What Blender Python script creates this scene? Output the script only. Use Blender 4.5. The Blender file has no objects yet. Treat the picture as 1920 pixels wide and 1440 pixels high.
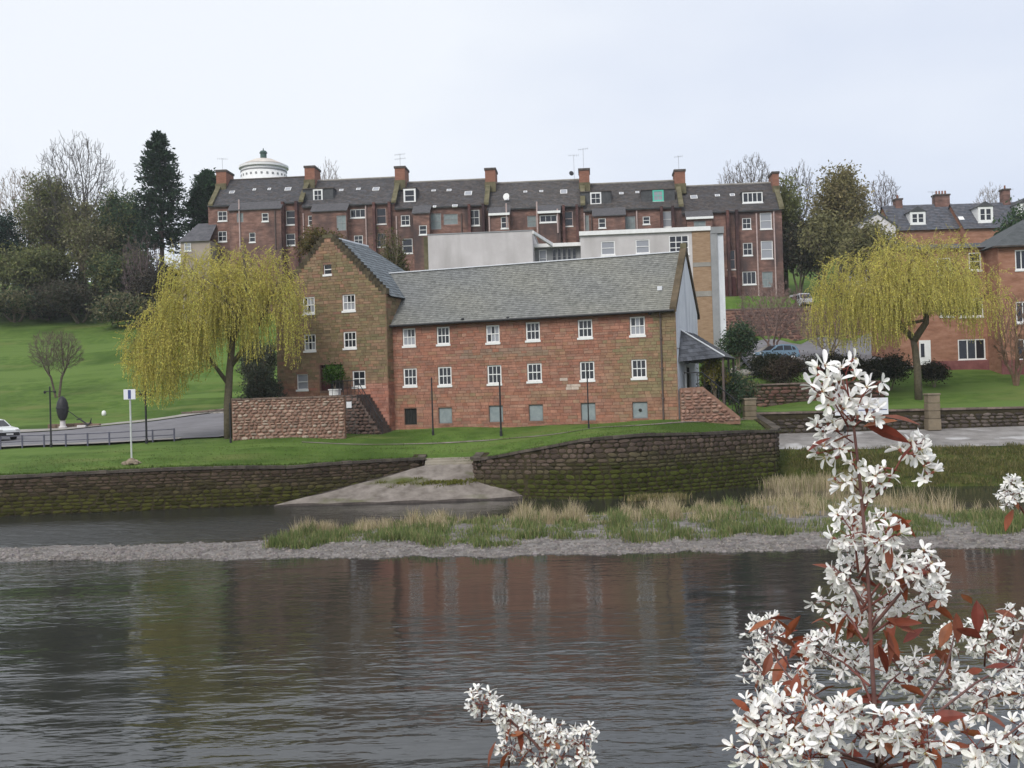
import bpy, math, random
import numpy as np
from mathutils import Vector, Matrix

S = bpy.context.scene
COL = S.collection
R = random.Random(11)
NR = np.random.default_rng(5)
rad = math.radians
HAZE = 0.00025

# ------------------------------------------------------------------ camera
FPX = 2027.0                       # focal length in pixels of a 1920 wide frame
EYE = Vector((0.0, 0.0, 6.0))      # 6 m above the river
PITCH, ROLL = rad(0.707), rad(1.7)
FWD = Vector((0, math.cos(PITCH), math.sin(PITCH)))
_up0 = Vector((0, -math.sin(PITCH), math.cos(PITCH)))
RIGHT = Vector((1, 0, 0)) * math.cos(ROLL) - _up0 * math.sin(ROLL)
UP = Vector((1, 0, 0)) * math.sin(ROLL) + _up0 * math.cos(ROLL)
cd = bpy.data.cameras.new("camera")
cd.sensor_width = 36.0
cd.lens = FPX / 1920.0 * 36.0
cd.clip_start, cd.clip_end = 0.1, 9000
cam = bpy.data.objects.new("camera", cd)
COL.objects.link(cam)
M = Matrix.Identity(4)
for i in range(3):
    M[i][0], M[i][1], M[i][2], M[i][3] = RIGHT[i], UP[i], -FWD[i], EYE[i]
cam.matrix_world = M
S.camera = cam

# ------------------------------------------------------------------ exposure
S.view_settings.view_transform = 'Standard'
S.view_settings.look = 'None'
S.view_settings.exposure = 0.55
S.view_settings.gamma = 1.0
S.view_settings.use_curve_mapping = False

# ------------------------------------------------------------------ sky and sun
SUN_EL, SUN_AZ = rad(42), rad(205)          # high behind the camera, a little to the left
w = bpy.data.worlds.new("World"); S.world = w; w.use_nodes = True
nt = w.node_tree; nt.nodes.clear()
N = lambda t: nt.nodes.new(t)
out = N('ShaderNodeOutputWorld'); bg = N('ShaderNodeBackground'); bg.inputs[1].default_value = 0.1
sky = N('ShaderNodeTexSky'); sky.sky_type = 'NISHITA'; sky.sun_disc = False
sky.sun_elevation = SUN_EL; sky.sun_rotation = SUN_AZ
tc = N('ShaderNodeTexCoord')
mp = N('ShaderNodeMapping'); mp.inputs['Scale'].default_value = (1.0, 1.0, 2.6)
nz = N('ShaderNodeTexNoise'); nz.inputs['Scale'].default_value = 1.7; nz.inputs['Detail'].default_value = 4.0; nz.inputs['Roughness'].default_value = .5
sep = N('ShaderNodeSeparateXYZ')
mz = N('ShaderNodeMath'); mz.operation = 'MULTIPLY_ADD'; mz.inputs[1].default_value = 0.85; mz.inputs[2].default_value = -0.08
mx = N('ShaderNodeMath'); mx.operation = 'MULTIPLY_ADD'; mx.inputs[1].default_value = -0.42; mx.inputs[2].default_value = 0.0
ad = N('ShaderNodeMath'); ad.operation = 'ADD'
ad2 = N('ShaderNodeMath'); ad2.operation = 'ADD'
cr = N('ShaderNodeValToRGB')
cr.color_ramp.elements[0].position = 0.30; cr.color_ramp.elements[0].color = (0.60, 0.67, 0.84, 1)
cr.color_ramp.elements[1].position = 0.86; cr.color_ramp.elements[1].color = (0.895, 0.93, 0.985, 1)
sc = N('ShaderNodeVectorMath'); sc.operation = 'SCALE'; sc.inputs['Scale'].default_value = 7.3
mix = N('ShaderNodeMix'); mix.data_type = 'RGBA'; mix.inputs[0].default_value = 0.93
L = nt.links.new
L(tc.outputs['Generated'], mp.inputs[0]); L(mp.outputs[0], nz.inputs['Vector']); L(tc.outputs['Generated'], sep.inputs[0])
L(sep.outputs['Z'], mz.inputs[0]); L(sep.outputs['X'], mx.inputs[0]); L(mz.outputs[0], ad.inputs[0]); L(nz.outputs['Fac'], ad.inputs[1])
L(mx.outputs[0], ad2.inputs[0]); L(ad.outputs[0], ad2.inputs[1]); L(ad2.outputs[0], cr.inputs[0])
L(cr.outputs[0], sc.inputs[0]); L(sky.outputs[0], mix.inputs[6]); L(sc.outputs[0], mix.inputs[7]); L(mix.outputs[2], bg.inputs[0]); L(bg.outputs[0], out.inputs[0])
ld = bpy.data.lights.new("sun", 'SUN'); ld.energy = 1.5; ld.angle = rad(25); ld.color = (1.0, 0.965, 0.91)
sun = bpy.data.objects.new("sun", ld); COL.objects.link(sun)
sd = Vector((math.sin(SUN_AZ) * math.cos(SUN_EL), math.cos(SUN_AZ) * math.cos(SUN_EL), math.sin(SUN_EL)))
sun.rotation_euler = (-sd).to_track_quat('-Z', 'Y').to_euler(); sun.location = (0, -20, 60)

# ------------------------------------------------------------------ measuring helpers
def ray(px, py):
    return FWD + RIGHT * ((px - 960) / FPX) + UP * ((720 - py) / FPX)
def at(px, py, Y):
    d = ray(px, py); return EYE + d * (Y / d.y)
def flat(px, py, z):
    d = ray(px, py); return EYE + d * ((z - EYE.z) / d.z)
class Frame:
    """a vertical plane in plan: u runs along it, w runs away from the river, z is height"""
    def __init__(s, x, y, yaw):
        s.x, s.y, s.yaw = x, y, yaw
        s.t = Vector((math.cos(yaw), math.sin(yaw), 0)); s.n = Vector((-math.sin(yaw), math.cos(yaw), 0)); s.o = Vector((x, y, 0))
    def p(s, u, w, z):
        return s.o + s.t * u + s.n * w + Vector((0, 0, z))
    def pix(s, px, py, w=0.0):
        d = ray(px, py); k = (w + (s.o - EYE).dot(s.n) - 0.0) / d.dot(s.n)
        q = EYE + d * k
        return (q - s.o).dot(s.t), q.z

# ------------------------------------------------------------------ objects
def thing(name, label, cat, loc=(0, 0, 0), rotz=0.0, group=None):
    o = bpy.data.objects.new(name, None); COL.objects.link(o)
    o.location = loc; o.rotation_euler = (0, 0, rotz); o.empty_display_size = .3
    o['label'] = label; o['category'] = cat
    if group: o['group'] = group
    return o
def tag(o, label, cat, group=None):
    o['label'] = label; o['category'] = cat
    if group: o['group'] = group
    return o
def setting(o, kind='structure', label=None):
    o['kind'] = kind
    if label: o['label'] = label
    return o
def inst(name, me, parent, loc=(0, 0, 0), rot=(0, 0, 0), scale=(1, 1, 1), color=None):
    o = bpy.data.objects.new(name, me); COL.objects.link(o)
    o.parent = parent; o.location = loc; o.rotation_euler = rot; o.scale = scale
    if color: o.color = (*color, 1)
    return o
def root_inv(o):
    r = o
    while r.parent: r = r.parent
    return (Matrix.Translation(r.location) @ Matrix.Rotation(r.rotation_euler.z, 4, 'Z')).inverted()

class MB:
    def __init__(s): s.v, s.f, s.c = [], [], []
    def face(s, pts, c=(1, 1, 1)):
        k = len(s.v); s.v.extend(tuple(p) for p in pts); s.f.append(tuple(range(k, k + len(pts)))); s.c.append(c)
    def box(s, x0, x1, y0, y1, z0, z1, c=(1, 1, 1)):
        k = len(s.v)
        s.v += [(x0, y0, z0), (x1, y0, z0), (x1, y1, z0), (x0, y1, z0), (x0, y0, z1), (x1, y0, z1), (x1, y1, z1), (x0, y1, z1)]
        for q in ((0, 3, 2, 1), (4, 5, 6, 7), (0, 1, 5, 4), (1, 2, 6, 5), (2, 3, 7, 6), (3, 0, 4, 7)):
            s.f.append(tuple(k + i for i in q)); s.c.append(c)
        return s
    def hexa(s, P, c=(1, 1, 1)):
        k = len(s.v); s.v += [tuple(p) for p in P]
        for q in ((0, 3, 2, 1), (4, 5, 6, 7), (0, 1, 5, 4), (1, 2, 6, 5), (2, 3, 7, 6), (3, 0, 4, 7)):
            s.f.append(tuple(k + i for i in q)); s.c.append(c)
        return s
    def prism(s, poly, y0, y1, c=(1, 1, 1)):
        """poly in (x,z), extruded along y"""
        n = len(poly); k = len(s.v)
        s.v += [(x, y0, z) for x, z in poly] + [(x, y1, z) for x, z in poly]
        s.f.append(tuple(range(k, k + n))); s.c.append(c)
        s.f.append(tuple(range(k + 2 * n - 1, k + n - 1, -1))); s.c.append(c)
        for i in range(n):
            j = (i + 1) % n; s.f.append((k + j, k + i, k + n + i, k + n + j)); s.c.append(c)
        return s
    def tube(s, pts, radii, n=8, c=(1, 1, 1), cap=True):
        pts = [Vector(p) for p in pts]
        if not hasattr(radii, '__len__'): radii = [radii] * len(pts)
        k = len(s.v); a = None
        for i, p in enumerate(pts):
            d = (pts[min(i + 1, len(pts) - 1)] - pts[max(i - 1, 0)]).normalized()
            if a is None: a = d.orthogonal().normalized()
            else:
                a = a - d * a.dot(d)
                a = a.normalized() if a.length > 1e-6 else d.orthogonal().normalized()
            b = d.cross(a)
            for j in range(n):
                t = 2 * math.pi * j / n; s.v.append(tuple(p + (a * math.cos(t) + b * math.sin(t)) * radii[i]))
        for i in range(len(pts) - 1):
            for j in range(n):
                j2 = (j + 1) % n
                s.f.append((k + i * n + j, k + i * n + j2, k + (i + 1) * n + j2, k + (i + 1) * n + j)); s.c.append(c)
        if cap:
            s.f.append(tuple(k + j for j in range(n - 1, -1, -1))); s.c.append(c)
            e = k + (len(pts) - 1) * n; s.f.append(tuple(e + j for j in range(n))); s.c.append(c)
        return s
    def lathe(s, prof, n=24, cx=0, cy=0, c=(1, 1, 1)):
        k = len(s.v)
        for r, z in prof:
            for j in range(n):
                t = 2 * math.pi * j / n; s.v.append((cx + r * math.cos(t), cy + r * math.sin(t), z))
        for i in range(len(prof) - 1):
            for j in range(n):
                j2 = (j + 1) % n
                s.f.append((k + i * n + j, k + i * n + j2, k + (i + 1) * n + j2, k + (i + 1) * n + j)); s.c.append(c)
        e = k + (len(prof) - 1) * n
        s.f.append(tuple(k + j for j in range(n - 1, -1, -1))); s.c.append(c)
        s.f.append(tuple(e + j for j in range(n))); s.c.append(c)
        return s
    def mesh(s, name, mat, inv=None, smooth=False):
        v = s.v
        if inv is not None: v = [tuple(inv @ Vector(p)) for p in v]
        me = bpy.data.meshes.new(name); me.from_pydata(v, [], s.f)
        at_ = me.attributes.new('Col', 'FLOAT_COLOR', 'FACE')
        at_.data.foreach_set('color', np.array([(*c, 1.0) for c in s.c], dtype=np.float32).ravel())
        if smooth: me.polygons.foreach_set('use_smooth', np.ones(len(me.polygons), bool))
        if mat: me.materials.append(mat)
        return me
    def build(s, name, mat, parent=None, world=False, smooth=False, bevel=0):
        me = s.mesh(name, mat, root_inv(parent) if (world and parent) else None, smooth)
        o = bpy.data.objects.new(name, me); COL.objects.link(o); o.parent = parent
        if bevel:
            b = o.modifiers.new('bevel', 'BEVEL'); b.width = bevel; b.segments = 2; b.limit_method = 'ANGLE'
        return o

def poly_obj(name, V, C, mat, parent=None, inv=None, k=4):
    """V (n,k,3) separate k-gons, C (n,3)"""
    n = len(V); P = V.reshape(-1, 3).astype(np.float64)
    if inv is not None:
        m = np.array(inv); P = P @ m[:3, :3].T + m[:3, 3]
    me = bpy.data.meshes.new(name)
    me.vertices.add(n * k); me.vertices.foreach_set('co', P.astype(np.float32).ravel())
    me.loops.add(n * k); me.loops.foreach_set('vertex_index', np.arange(n * k, dtype=np.int32))
    me.polygons.add(n); me.polygons.foreach_set('loop_start', np.arange(0, n * k, k, dtype=np.int32))
    a = me.attributes.new('Col', 'FLOAT_COLOR', 'FACE')
    a.data.foreach_set('color', np.concatenate([C, np.ones((n, 1))], 1).astype(np.float32).ravel())
    me.materials.append(mat); me.update(); me.validate()
    o = bpy.data.objects.new(name, me); COL.objects.link(o); o.parent = parent
    return o

def seg_obj(name, segs, cols, mat, parent=None, inv=None, n=4):
    """segs: (m,8) p0 p1 r0 r1 -> open prisms in one mesh"""
    A = np.array(segs, dtype=np.float64); m = len(A)
    p0, p1, r0, r1 = A[:, :3], A[:, 3:6], A[:, 6:7], A[:, 7:8]
    d = p1 - p0; d /= np.maximum(np.linalg.norm(d, axis=1, keepdims=True), 1e-9)
    ref = np.where(np.abs(d[:, 2:3]) < .9, np.array([[0, 0, 1.]]), np.array([[1., 0, 0]]))
    a = np.cross(d, ref); a /= np.linalg.norm(a, axis=1, keepdims=True); b = np.cross(d, a)
    Q = []
    ang = [2 * math.pi * j / n for j in range(n)]
    ring0 = [p0 + (a * math.cos(t) + b * math.sin(t)) * r0 for t in ang]
    ring1 = [p1 + (a * math.cos(t) + b * math.sin(t)) * r1 for t in ang]
    for j in range(n):
        j2 = (j + 1) % n
        Q.append(np.stack([ring0[j], ring0[j2], ring1[j2], ring1[j]], 1))
    V = np.concatenate(Q, 0)
    C = np.tile(np.array(cols, dtype=np.float64).reshape(-1, 3) if np.ndim(cols) > 1 else np.tile(np.array(cols, dtype=np.float64), (m, 1)), (n, 1))
    return poly_obj(name, V, C, mat, parent, inv)

# ------------------------------------------------------------------ materials
def mat(name, cols, scale=1.0, detail=5.0, rough=0.85, bump=0.0, bscale=None, stretch=(1, 1, 1), spec=0.3, coord='pos', second=None, metal=0.0, bdist=0.05, var=0.0, trans=0.0):
    """noise ramp x face colour x object colour; second = (colour, scale, lo, hi, stretch) a patchy overlay"""
    m = bpy.data.materials.new(name); m.use_nodes = True
    t = m.node_tree; nn = t.nodes.new; ln = t.links.new
    bs = t.nodes['Principled BSDF']
    bs.inputs['Roughness'].default_value = rough; bs.inputs['Metallic'].default_value = metal
    bs.inputs['Specular IOR Level'].default_value = spec
    if coord == 'pos':
        g = nn('ShaderNodeNewGeometry'); src = g.outputs['Position']
    else:
        g = nn('ShaderNodeTexCoord'); src = g.outputs['Object']
    mpn = nn('ShaderNodeMapping'); mpn.inputs['Scale'].default_value = stretch; ln(src, mpn.inputs[0])
    no = nn('ShaderNodeTexNoise'); no.inputs['Scale'].default_value = scale; no.inputs['Detail'].default_value = detail; no.inputs['Roughness'].default_value = .62
    ln(mpn.outputs[0], no.inputs['Vector'])
    ra = nn('ShaderNodeValToRGB'); e = ra.color_ramp.elements
    k = len(cols)
    for i, c in enumerate(cols):
        pos = 0.33 + 0.34 * (i / max(k - 1, 1))
        if i < 2: el = e[i]; el.position = pos if k > 1 else 0
        else: el = e.new(pos)
        el.color = (*c, 1)
    if k == 1: e[1].color = (*cols[0], 1)
    ln(no.outputs['Fac'], ra.inputs[0]); cur = ra.outputs[0]
    if second:
        for sc2 in (second if isinstance(second, list) else [second]):
            c2, s2, lo, hi, st2 = sc2
            m2 = nn('ShaderNodeMapping'); m2.inputs['Scale'].default_value = st2; m2.inputs['Location'].default_value = (s2 * 3.1, 7.7, 1.3); ln(src, m2.inputs[0])
            n2 = nn('ShaderNodeTexNoise'); n2.inputs['Scale'].default_value = s2; n2.inputs['Detail'].default_value = 5; ln(m2.outputs[0], n2.inputs['Vector'])
            mr = nn('ShaderNodeMapRange'); mr.inputs[1].default_value = lo; mr.inputs[2].default_value = hi; ln(n2.outputs['Fac'], mr.inputs[0])
            mi = nn('ShaderNodeMix'); mi.data_type = 'RGBA'; ln(mr.outputs[0], mi.inputs[0]); ln(cur, mi.inputs[6]); mi.inputs[7].default_value = (*c2, 1); cur = mi.outputs[2]
    for kind in ('attr', 'obj'):
        if kind == 'attr':
            q = nn('ShaderNodeAttribute'); q.attribute_name = 'Col'; o_ = q.outputs['Color']
        else:
            q = nn('ShaderNodeObjectInfo'); o_ = q.outputs['Color']
        mu = nn('ShaderNodeMix'); mu.data_type = 'RGBA'; mu.blend_type = 'MULTIPLY'; mu.inputs[0].default_value = 1.0
        ln(cur, mu.inputs[6]); ln(o_, mu.inputs[7]); cur = mu.outputs[2]
    ln(cur, bs.inputs['Base Color'])
    if bump:
        nb = nn('ShaderNodeTexNoise'); nb.inputs['Scale'].default_value = bscale or scale * 4; nb.inputs['Detail'].default_value = 6
        ln(mpn.outputs[0], nb.inputs['Vector'])
        bu = nn('ShaderNodeBump'); bu.inputs['Strength'].default_value = bump; bu.inputs['Distance'].default_value = bdist
        ln(nb.outputs['Fac'], bu.inputs['Height']); ln(bu.outputs[0], bs.inputs['Normal'])
    if trans:
        tr = nn('ShaderNodeBsdfTranslucent'); ln(cur, tr.inputs[0])
        ms = nn('ShaderNodeMixShader'); ms.inputs[0].default_value = trans
        ou = t.nodes['Material Output']; ln(bs.outputs[0], ms.inputs[1]); ln(tr.outputs[0], ms.inputs[2]); ln(ms.outputs[0], ou.inputs[0])
    return m

def water_mat():
    m = bpy.data.materials.new('river_water'); m.use_nodes = True
    t = m.node_tree; nn = t.nodes.new; ln = t.links.new; bs = t.nodes['Principled BSDF']
    bs.inputs['Base Color'].default_value = (0.023, 0.024, 0.023, 1); bs.inputs['Roughness'].default_value = 0.055
    bs.inputs['IOR'].default_value = 1.333; bs.inputs['Specular IOR Level'].default_value = 0.5
    g = nn('ShaderNodeNewGeometry')
    def wave(scale, st, detail, rough=.5, dist=0.0, rz=0.0):
        mpn = nn('ShaderNodeMapping'); mpn.inputs['Scale'].default_value = st; mpn.inputs['Rotation'].default_value = (0, 0, rz); ln(g.outputs['Position'], mpn.inputs[0])
        no = nn('ShaderNodeTexNoise'); no.inputs['Scale'].default_value = scale; no.inputs['Detail'].default_value = detail
        no.inputs['Roughness'].default_value = rough; no.inputs['Distortion'].default_value = dist; ln(mpn.outputs[0], no.inputs['Vector']); return no.outputs['Fac']
    def math_(op, a, b):
        q = nn('ShaderNodeMath'); q.operation = op
        for i, x in enumerate((a, b)):
            if isinstance(x, (int, float)): q.inputs[i].default_value = x
            else: ln(x, q.inputs[i])
        return q.outputs[0]
    a = wave(1.8, (.5, 1.15, 1), 2.0, .45, .4, rad(8))
    b = wave(5.6, (.45, 1.1, 1), 2.0, .5, .3, rad(-10))
    c = wave(0.35, (.6, 1.0, 1), 1.5, .5, .0, rad(4))
    patch = wave(0.085, (.5, 1.5, 1), 3.0, .6, .6)
    mr = nn('ShaderNodeMapRange'); mr.inputs[1].default_value = .40; mr.inputs[2].default_value = .66; mr.inputs[3].default_value = .25; mr.inputs[4].default_value = 1.35; ln(patch, mr.inputs[0])
    sp = nn('ShaderNodeSeparateXYZ'); ln(g.outputs['Position'], sp.inputs[0])
    def ramp(sock, a, b, c_, d_):
        q = nn('ShaderNodeMapRange'); q.interpolation_type = 'SMOOTHSTEP'
        for k_, v_ in zip((1, 2, 3, 4), (a, b, c_, d_)): q.inputs[k_].default_value = v_
        ln(sock, q.inputs[0]); return q.outputs[0]
    calm = ramp(sp.outputs['Y'], 17, 36, 1.0, .34)                       # the far half of the pool runs smoother
    riffle = math_('MULTIPLY', ramp(sp.outputs['Y'], 47, 50, 0.0, 1.0), ramp(sp.outputs['X'], -14, -6, 1.0, 0.0))   # broken water in the side channel
    riffle = math_('MULTIPLY', riffle, ramp(sp.outputs['Y'], 54, 60, 1.0, .25))
    fast = math_('MULTIPLY', ramp(sp.outputs['X'], -13, -4, 1.0, 0.0), ramp(sp.outputs['Y'], 28, 37, 0.0, 1.1))
    ln(math_('ADD', math_('MULTIPLY', riffle, 0.26), 0.07), bs.inputs['Roughness'])
    h = math_('ADD', math_('MULTIPLY', a, 0.046), math_('MULTIPLY', b, 0.015))
    amp = math_('ADD', math_('ADD', math_('MULTIPLY', calm, mr.outputs[0]), math_('MULTIPLY', riffle, 5.0)), math_('MULTIPLY', fast, mr.outputs[0]))
    h = math_('MULTIPLY', h, amp)
    h = math_('ADD', h, math_('MULTIPLY', math_('MULTIPLY', c, 0.07), calm))
    bu = nn('ShaderNodeBump'); bu.inputs['Strength'].default_value = 1.0; bu.inputs['Distance'].default_value = 1.0
    ln(h, bu.inputs['Height']); ln(bu.outputs[0], bs.inputs['Normal'])
    return m

def glass(name, c, rough=.06):
    m = bpy.data.materials.new(name); m.use_nodes = True; b = m.node_tree.nodes['Principled BSDF']
    b.inputs['Base Color'].default_value = (*c, 1); b.inputs['Roughness'].default_value = rough; b.inputs['Specular IOR Level'].default_value = .6
    return m
MT = {}
def setup_mats():
    MT['grass'] = mat('mown_grass', [(.058, .104, .019), (.082, .140, .027), (.112, .170, .038)], scale=.9, bump=.6, bscale=9, detail=8, rough=.9, spec=.1,
                      second=[((.045, .085, .014), .10, .48, .62, (1, .35, 1)), ((.125, .155, .045), .22, .54, .72, (.6, 1.4, 1)), ((.105, .165, .038), .3, .50, .60, (.12, 1.0, 1))])
    MT['bank'] = mat('rough_bank', [(.035, .045, .012), (.07, .085, .02), (.12, .105, .04)], scale=.8, bump=.9, bscale=5, detail=8, rough=.95, spec=.1, bdist=.2)
    MT['asphalt'] = mat('asphalt', [(.15, .145, .155), (.20, .195, .21)], scale=.5, bump=.2, bscale=30, rough=.9)
    MT['paving'] = mat('pale_paving', [(.24, .225, .20), (.36, .34, .31)], scale=.8, bump=.4, bscale=8, rough=.9)
    MT['concrete'] = mat('weathered_concrete', [(.16, .15, .145), (.23, .215, .205), (.30, .285, .275)], scale=.7, bump=.4, bscale=6, rough=.9,
                         second=((.45, .44, .44), .35, .56, .66, (1, 1, 1)))
    MT['gravel'] = mat('river_gravel', [(.10, .092, .085), (.18, .165, .155), (.26, .24, .225)], scale=2.2, bump=1.0, bscale=7, detail=8, rough=.95, bdist=.12)
    MT['pebble'] = mat('pebbles', [(.13, .12, .112), (.27, .25, .235)], scale=6, rough=.9)
    MT['ramp'] = mat('cobbled_ramp', [(.125, .106, .09), (.19, .165, .145), (.25, .22, .195)], scale=1.3, bump=.7, bscale=5, rough=.9,
                     second=((.075, .085, .02), .5, .54, .70, (.7, 1, 1)))
    MT['stone'] = mat('dressed_sandstone', [(.82, .82, .82), (1.0, 1.0, 1.0), (1.15, 1.14, 1.12)], scale=2.2, bump=.5, bscale=14, rough=.92, spec=.15)
    MT['mortar'] = mat('old_mortar', [(.22, .125, .09), (.30, .185, .14)], scale=2, bump=.4, rough=.95, spec=.1)
    MT['rubble'] = mat('rubble_stone', [(.8, .8, .8), (1.0, 1.0, 1.0), (1.2, 1.19, 1.17)], scale=3, bump=.8, bscale=10, rough=.95, spec=.1)
    MT['darkmortar'] = mat('dark_joints', [(.032, .026, .014), (.060, .050, .028)], scale=2, bump=.4, rough=.95, spec=.1)
    MT['mosswall'] = mat('mossy_masonry', [(.022, .019, .013), (.045, .036, .024), (.075, .062, .045)], scale=.9, bump=.8, bscale=5, rough=.95, spec=.15, bdist=.1)
    MT['slate'] = mat('slate', [(.74, .75, .74), (1, 1, 1), (1.22, 1.22, 1.2)], scale=3.2, bump=.35, bscale=7, rough=.75, spec=.3)
    MT['slatebed'] = mat('slate_bed', [(.05, .052, .056), (.09, .092, .096)], scale=2, rough=.8)
    MT['lead'] = mat('pale_lead', [(.55, .57, .60), (.68, .70, .73)], scale=2, rough=.6)
    MT['white'] = mat('white_paint', [(.74, .74, .73), (.84, .84, .83)], scale=3, rough=.6)
    MT['render'] = mat('white_harling', [(.66, .68, .71), (.78, .80, .83)], scale=.7, bump=.5, bscale=9, rough=.95, spec=.1,
                       second=((.54, .56, .60), .7, .52, .72, (1.5, 1.5, .22)))
    MT['palewall'] = mat('pale_roughcast', [(.50, .475, .47), (.60, .575, .57)], scale=.5, bump=.35, bscale=10, rough=.95, spec=.1,
                         second=((.42, .40, .39), .5, .5, .75, (1.4, 1.4, .2)))
    MT['greyslab'] = mat('grey_concrete', [(.25, .255, .26), (.33, .335, .345)], scale=.8, bump=.2, rough=.9)
    MT['tanbrick'] = mat('tan_brick', [(.26, .172, .105), (.33, .222, .14), (.39, .275, .185)], scale=1.5, stretch=(1, 1, 5), bump=.3, rough=.9)
    MT['redstone'] = mat('terrace_sandstone', [(.130, .078, .066), (.215, .124, .102), (.31, .185, .150)], scale=.9, detail=7, stretch=(1, 1, 3.2), bump=.5, bscale=4, rough=.93, spec=.12,
                         second=((.085, .062, .060), .35, .47, .66, (1, 1, .5)))
    MT['flatstone'] = mat('orange_sandstone', [(.25, .125, .082), (.32, .165, .112), (.39, .215, .152)], scale=.9, stretch=(1, 1, 3), bump=.4, bscale=5, rough=.92, spec=.12)
    MT['plinth'] = mat('dark_red_plinth', [(.16, .055, .055), (.25, .10, .095)], scale=1.3, bump=.5, rough=.92)
    MT['chimney'] = mat('chimney_brick', [(.21, .098, .068), (.30, .145, .10)], scale=2, stretch=(1, 1, 3), bump=.4, rough=.92)
    MT['darkstone'] = mat('dark_coping', [(.06, .05, .045), (.12, .10, .09)], scale=2, bump=.3, rough=.92)
    MT['mossstone'] = mat('mossy_skew', [(.085, .078, .042), (.17, .15, .09)], scale=1.2, bump=.5, rough=.95)
    MT['iron'] = mat('black_iron', [(.018, .018, .02), (.03, .03, .033)], scale=5, rough=.5)
    MT['pipe'] = mat('drainpipe', [(.085, .062, .055), (.12, .09, .08)], scale=3, rough=.6)
    MT['palepipe'] = mat('pale_pipe', [(.40, .30, .28), (.52, .40, .38)], scale=3, rough=.6)
    MT['door'] = mat('maroon_door', [(.05, .015, .016), (.08, .024, .024)], scale=3, rough=.6)
    MT['pane'] = glass('window_glass', (.018, .02, .026))
    MT['pane2'] = glass('curtained_glass', (.30, .31, .34), .12)
    MT['shutter'] = mat('grey_green_board', [(.19, .225, .235), (.25, .285, .29)], scale=3, rough=.8)
    MT['darkboard'] = mat('dark_grille', [(.015, .016, .015), (.03, .03, .028)], scale=4, rough=.7)
    MT['bark'] = mat('bark', [(.075, .06, .045), (.13, .108, .08)], scale=6, bump=.8, rough=.95, spec=.1)
    MT['leaf'] = mat('leafage', [(.8, .8, .8), (1.15, 1.15, 1.15)], scale=.6, rough=.75, spec=.2, trans=.35)
    MT['petal'] = mat('white_petal', [(.90, .90, .885), (.95, .95, .935)], scale=30, rough=.55, spec=.25, trans=.22)
    MT['redleaf'] = mat('bronze_leaf', [(.8, .8, .8), (1.2, 1.2, 1.2)], scale=40, rough=.5, spec=.35, trans=.3)
    MT['twig'] = mat('plum_twig', [(.12, .055, .05), (.20, .11, .095)], scale=30, rough=.8)
    MT['carwhite'] = mat('white_car_paint', [(.78, .80, .80)], rough=.25, spec=.6)
    MT['carblue'] = mat('pale_blue_car_paint', [(.16, .25, .34)], rough=.25, spec=.6)
    MT['cargrey'] = mat('silver_grey_van_paint', [(.42, .42, .45)], rough=.3, spec=.6)
    MT['rubber'] = mat('tyre_rubber', [(.015, .015, .016)], rough=.85)
    MT['plastic'] = mat('dark_plastic', [(.03, .03, .034)], rough=.6)
    MT['rim'] = mat('pale_hubcap', [(.55, .56, .58)], rough=.35, spec=.5)
    MT['lamp'] = mat('clear_lamp', [(.6, .6, .58)], rough=.15, spec=.6)
    MT['redlamp'] = mat('red_lamp', [(.35, .03, .03)], rough=.2, spec=.6)
    MT['signwhite'] = mat('sign_face', [(.72, .73, .76)], rough=.5)
    MT['signblue'] = mat('sign_blue', [(.05, .07, .20)], rough=.5)
    MT['water'] = water_mat()
    MT['greenframe'] = mat('green_paint', [(.10, .50, .38)], rough=.6)
    MT['barkc'] = mat('bark_tinted', [(.75, .75, .75), (1.15, 1.15, 1.15)], scale=5, rough=.95, spec=.08)
setup_mats()
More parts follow.
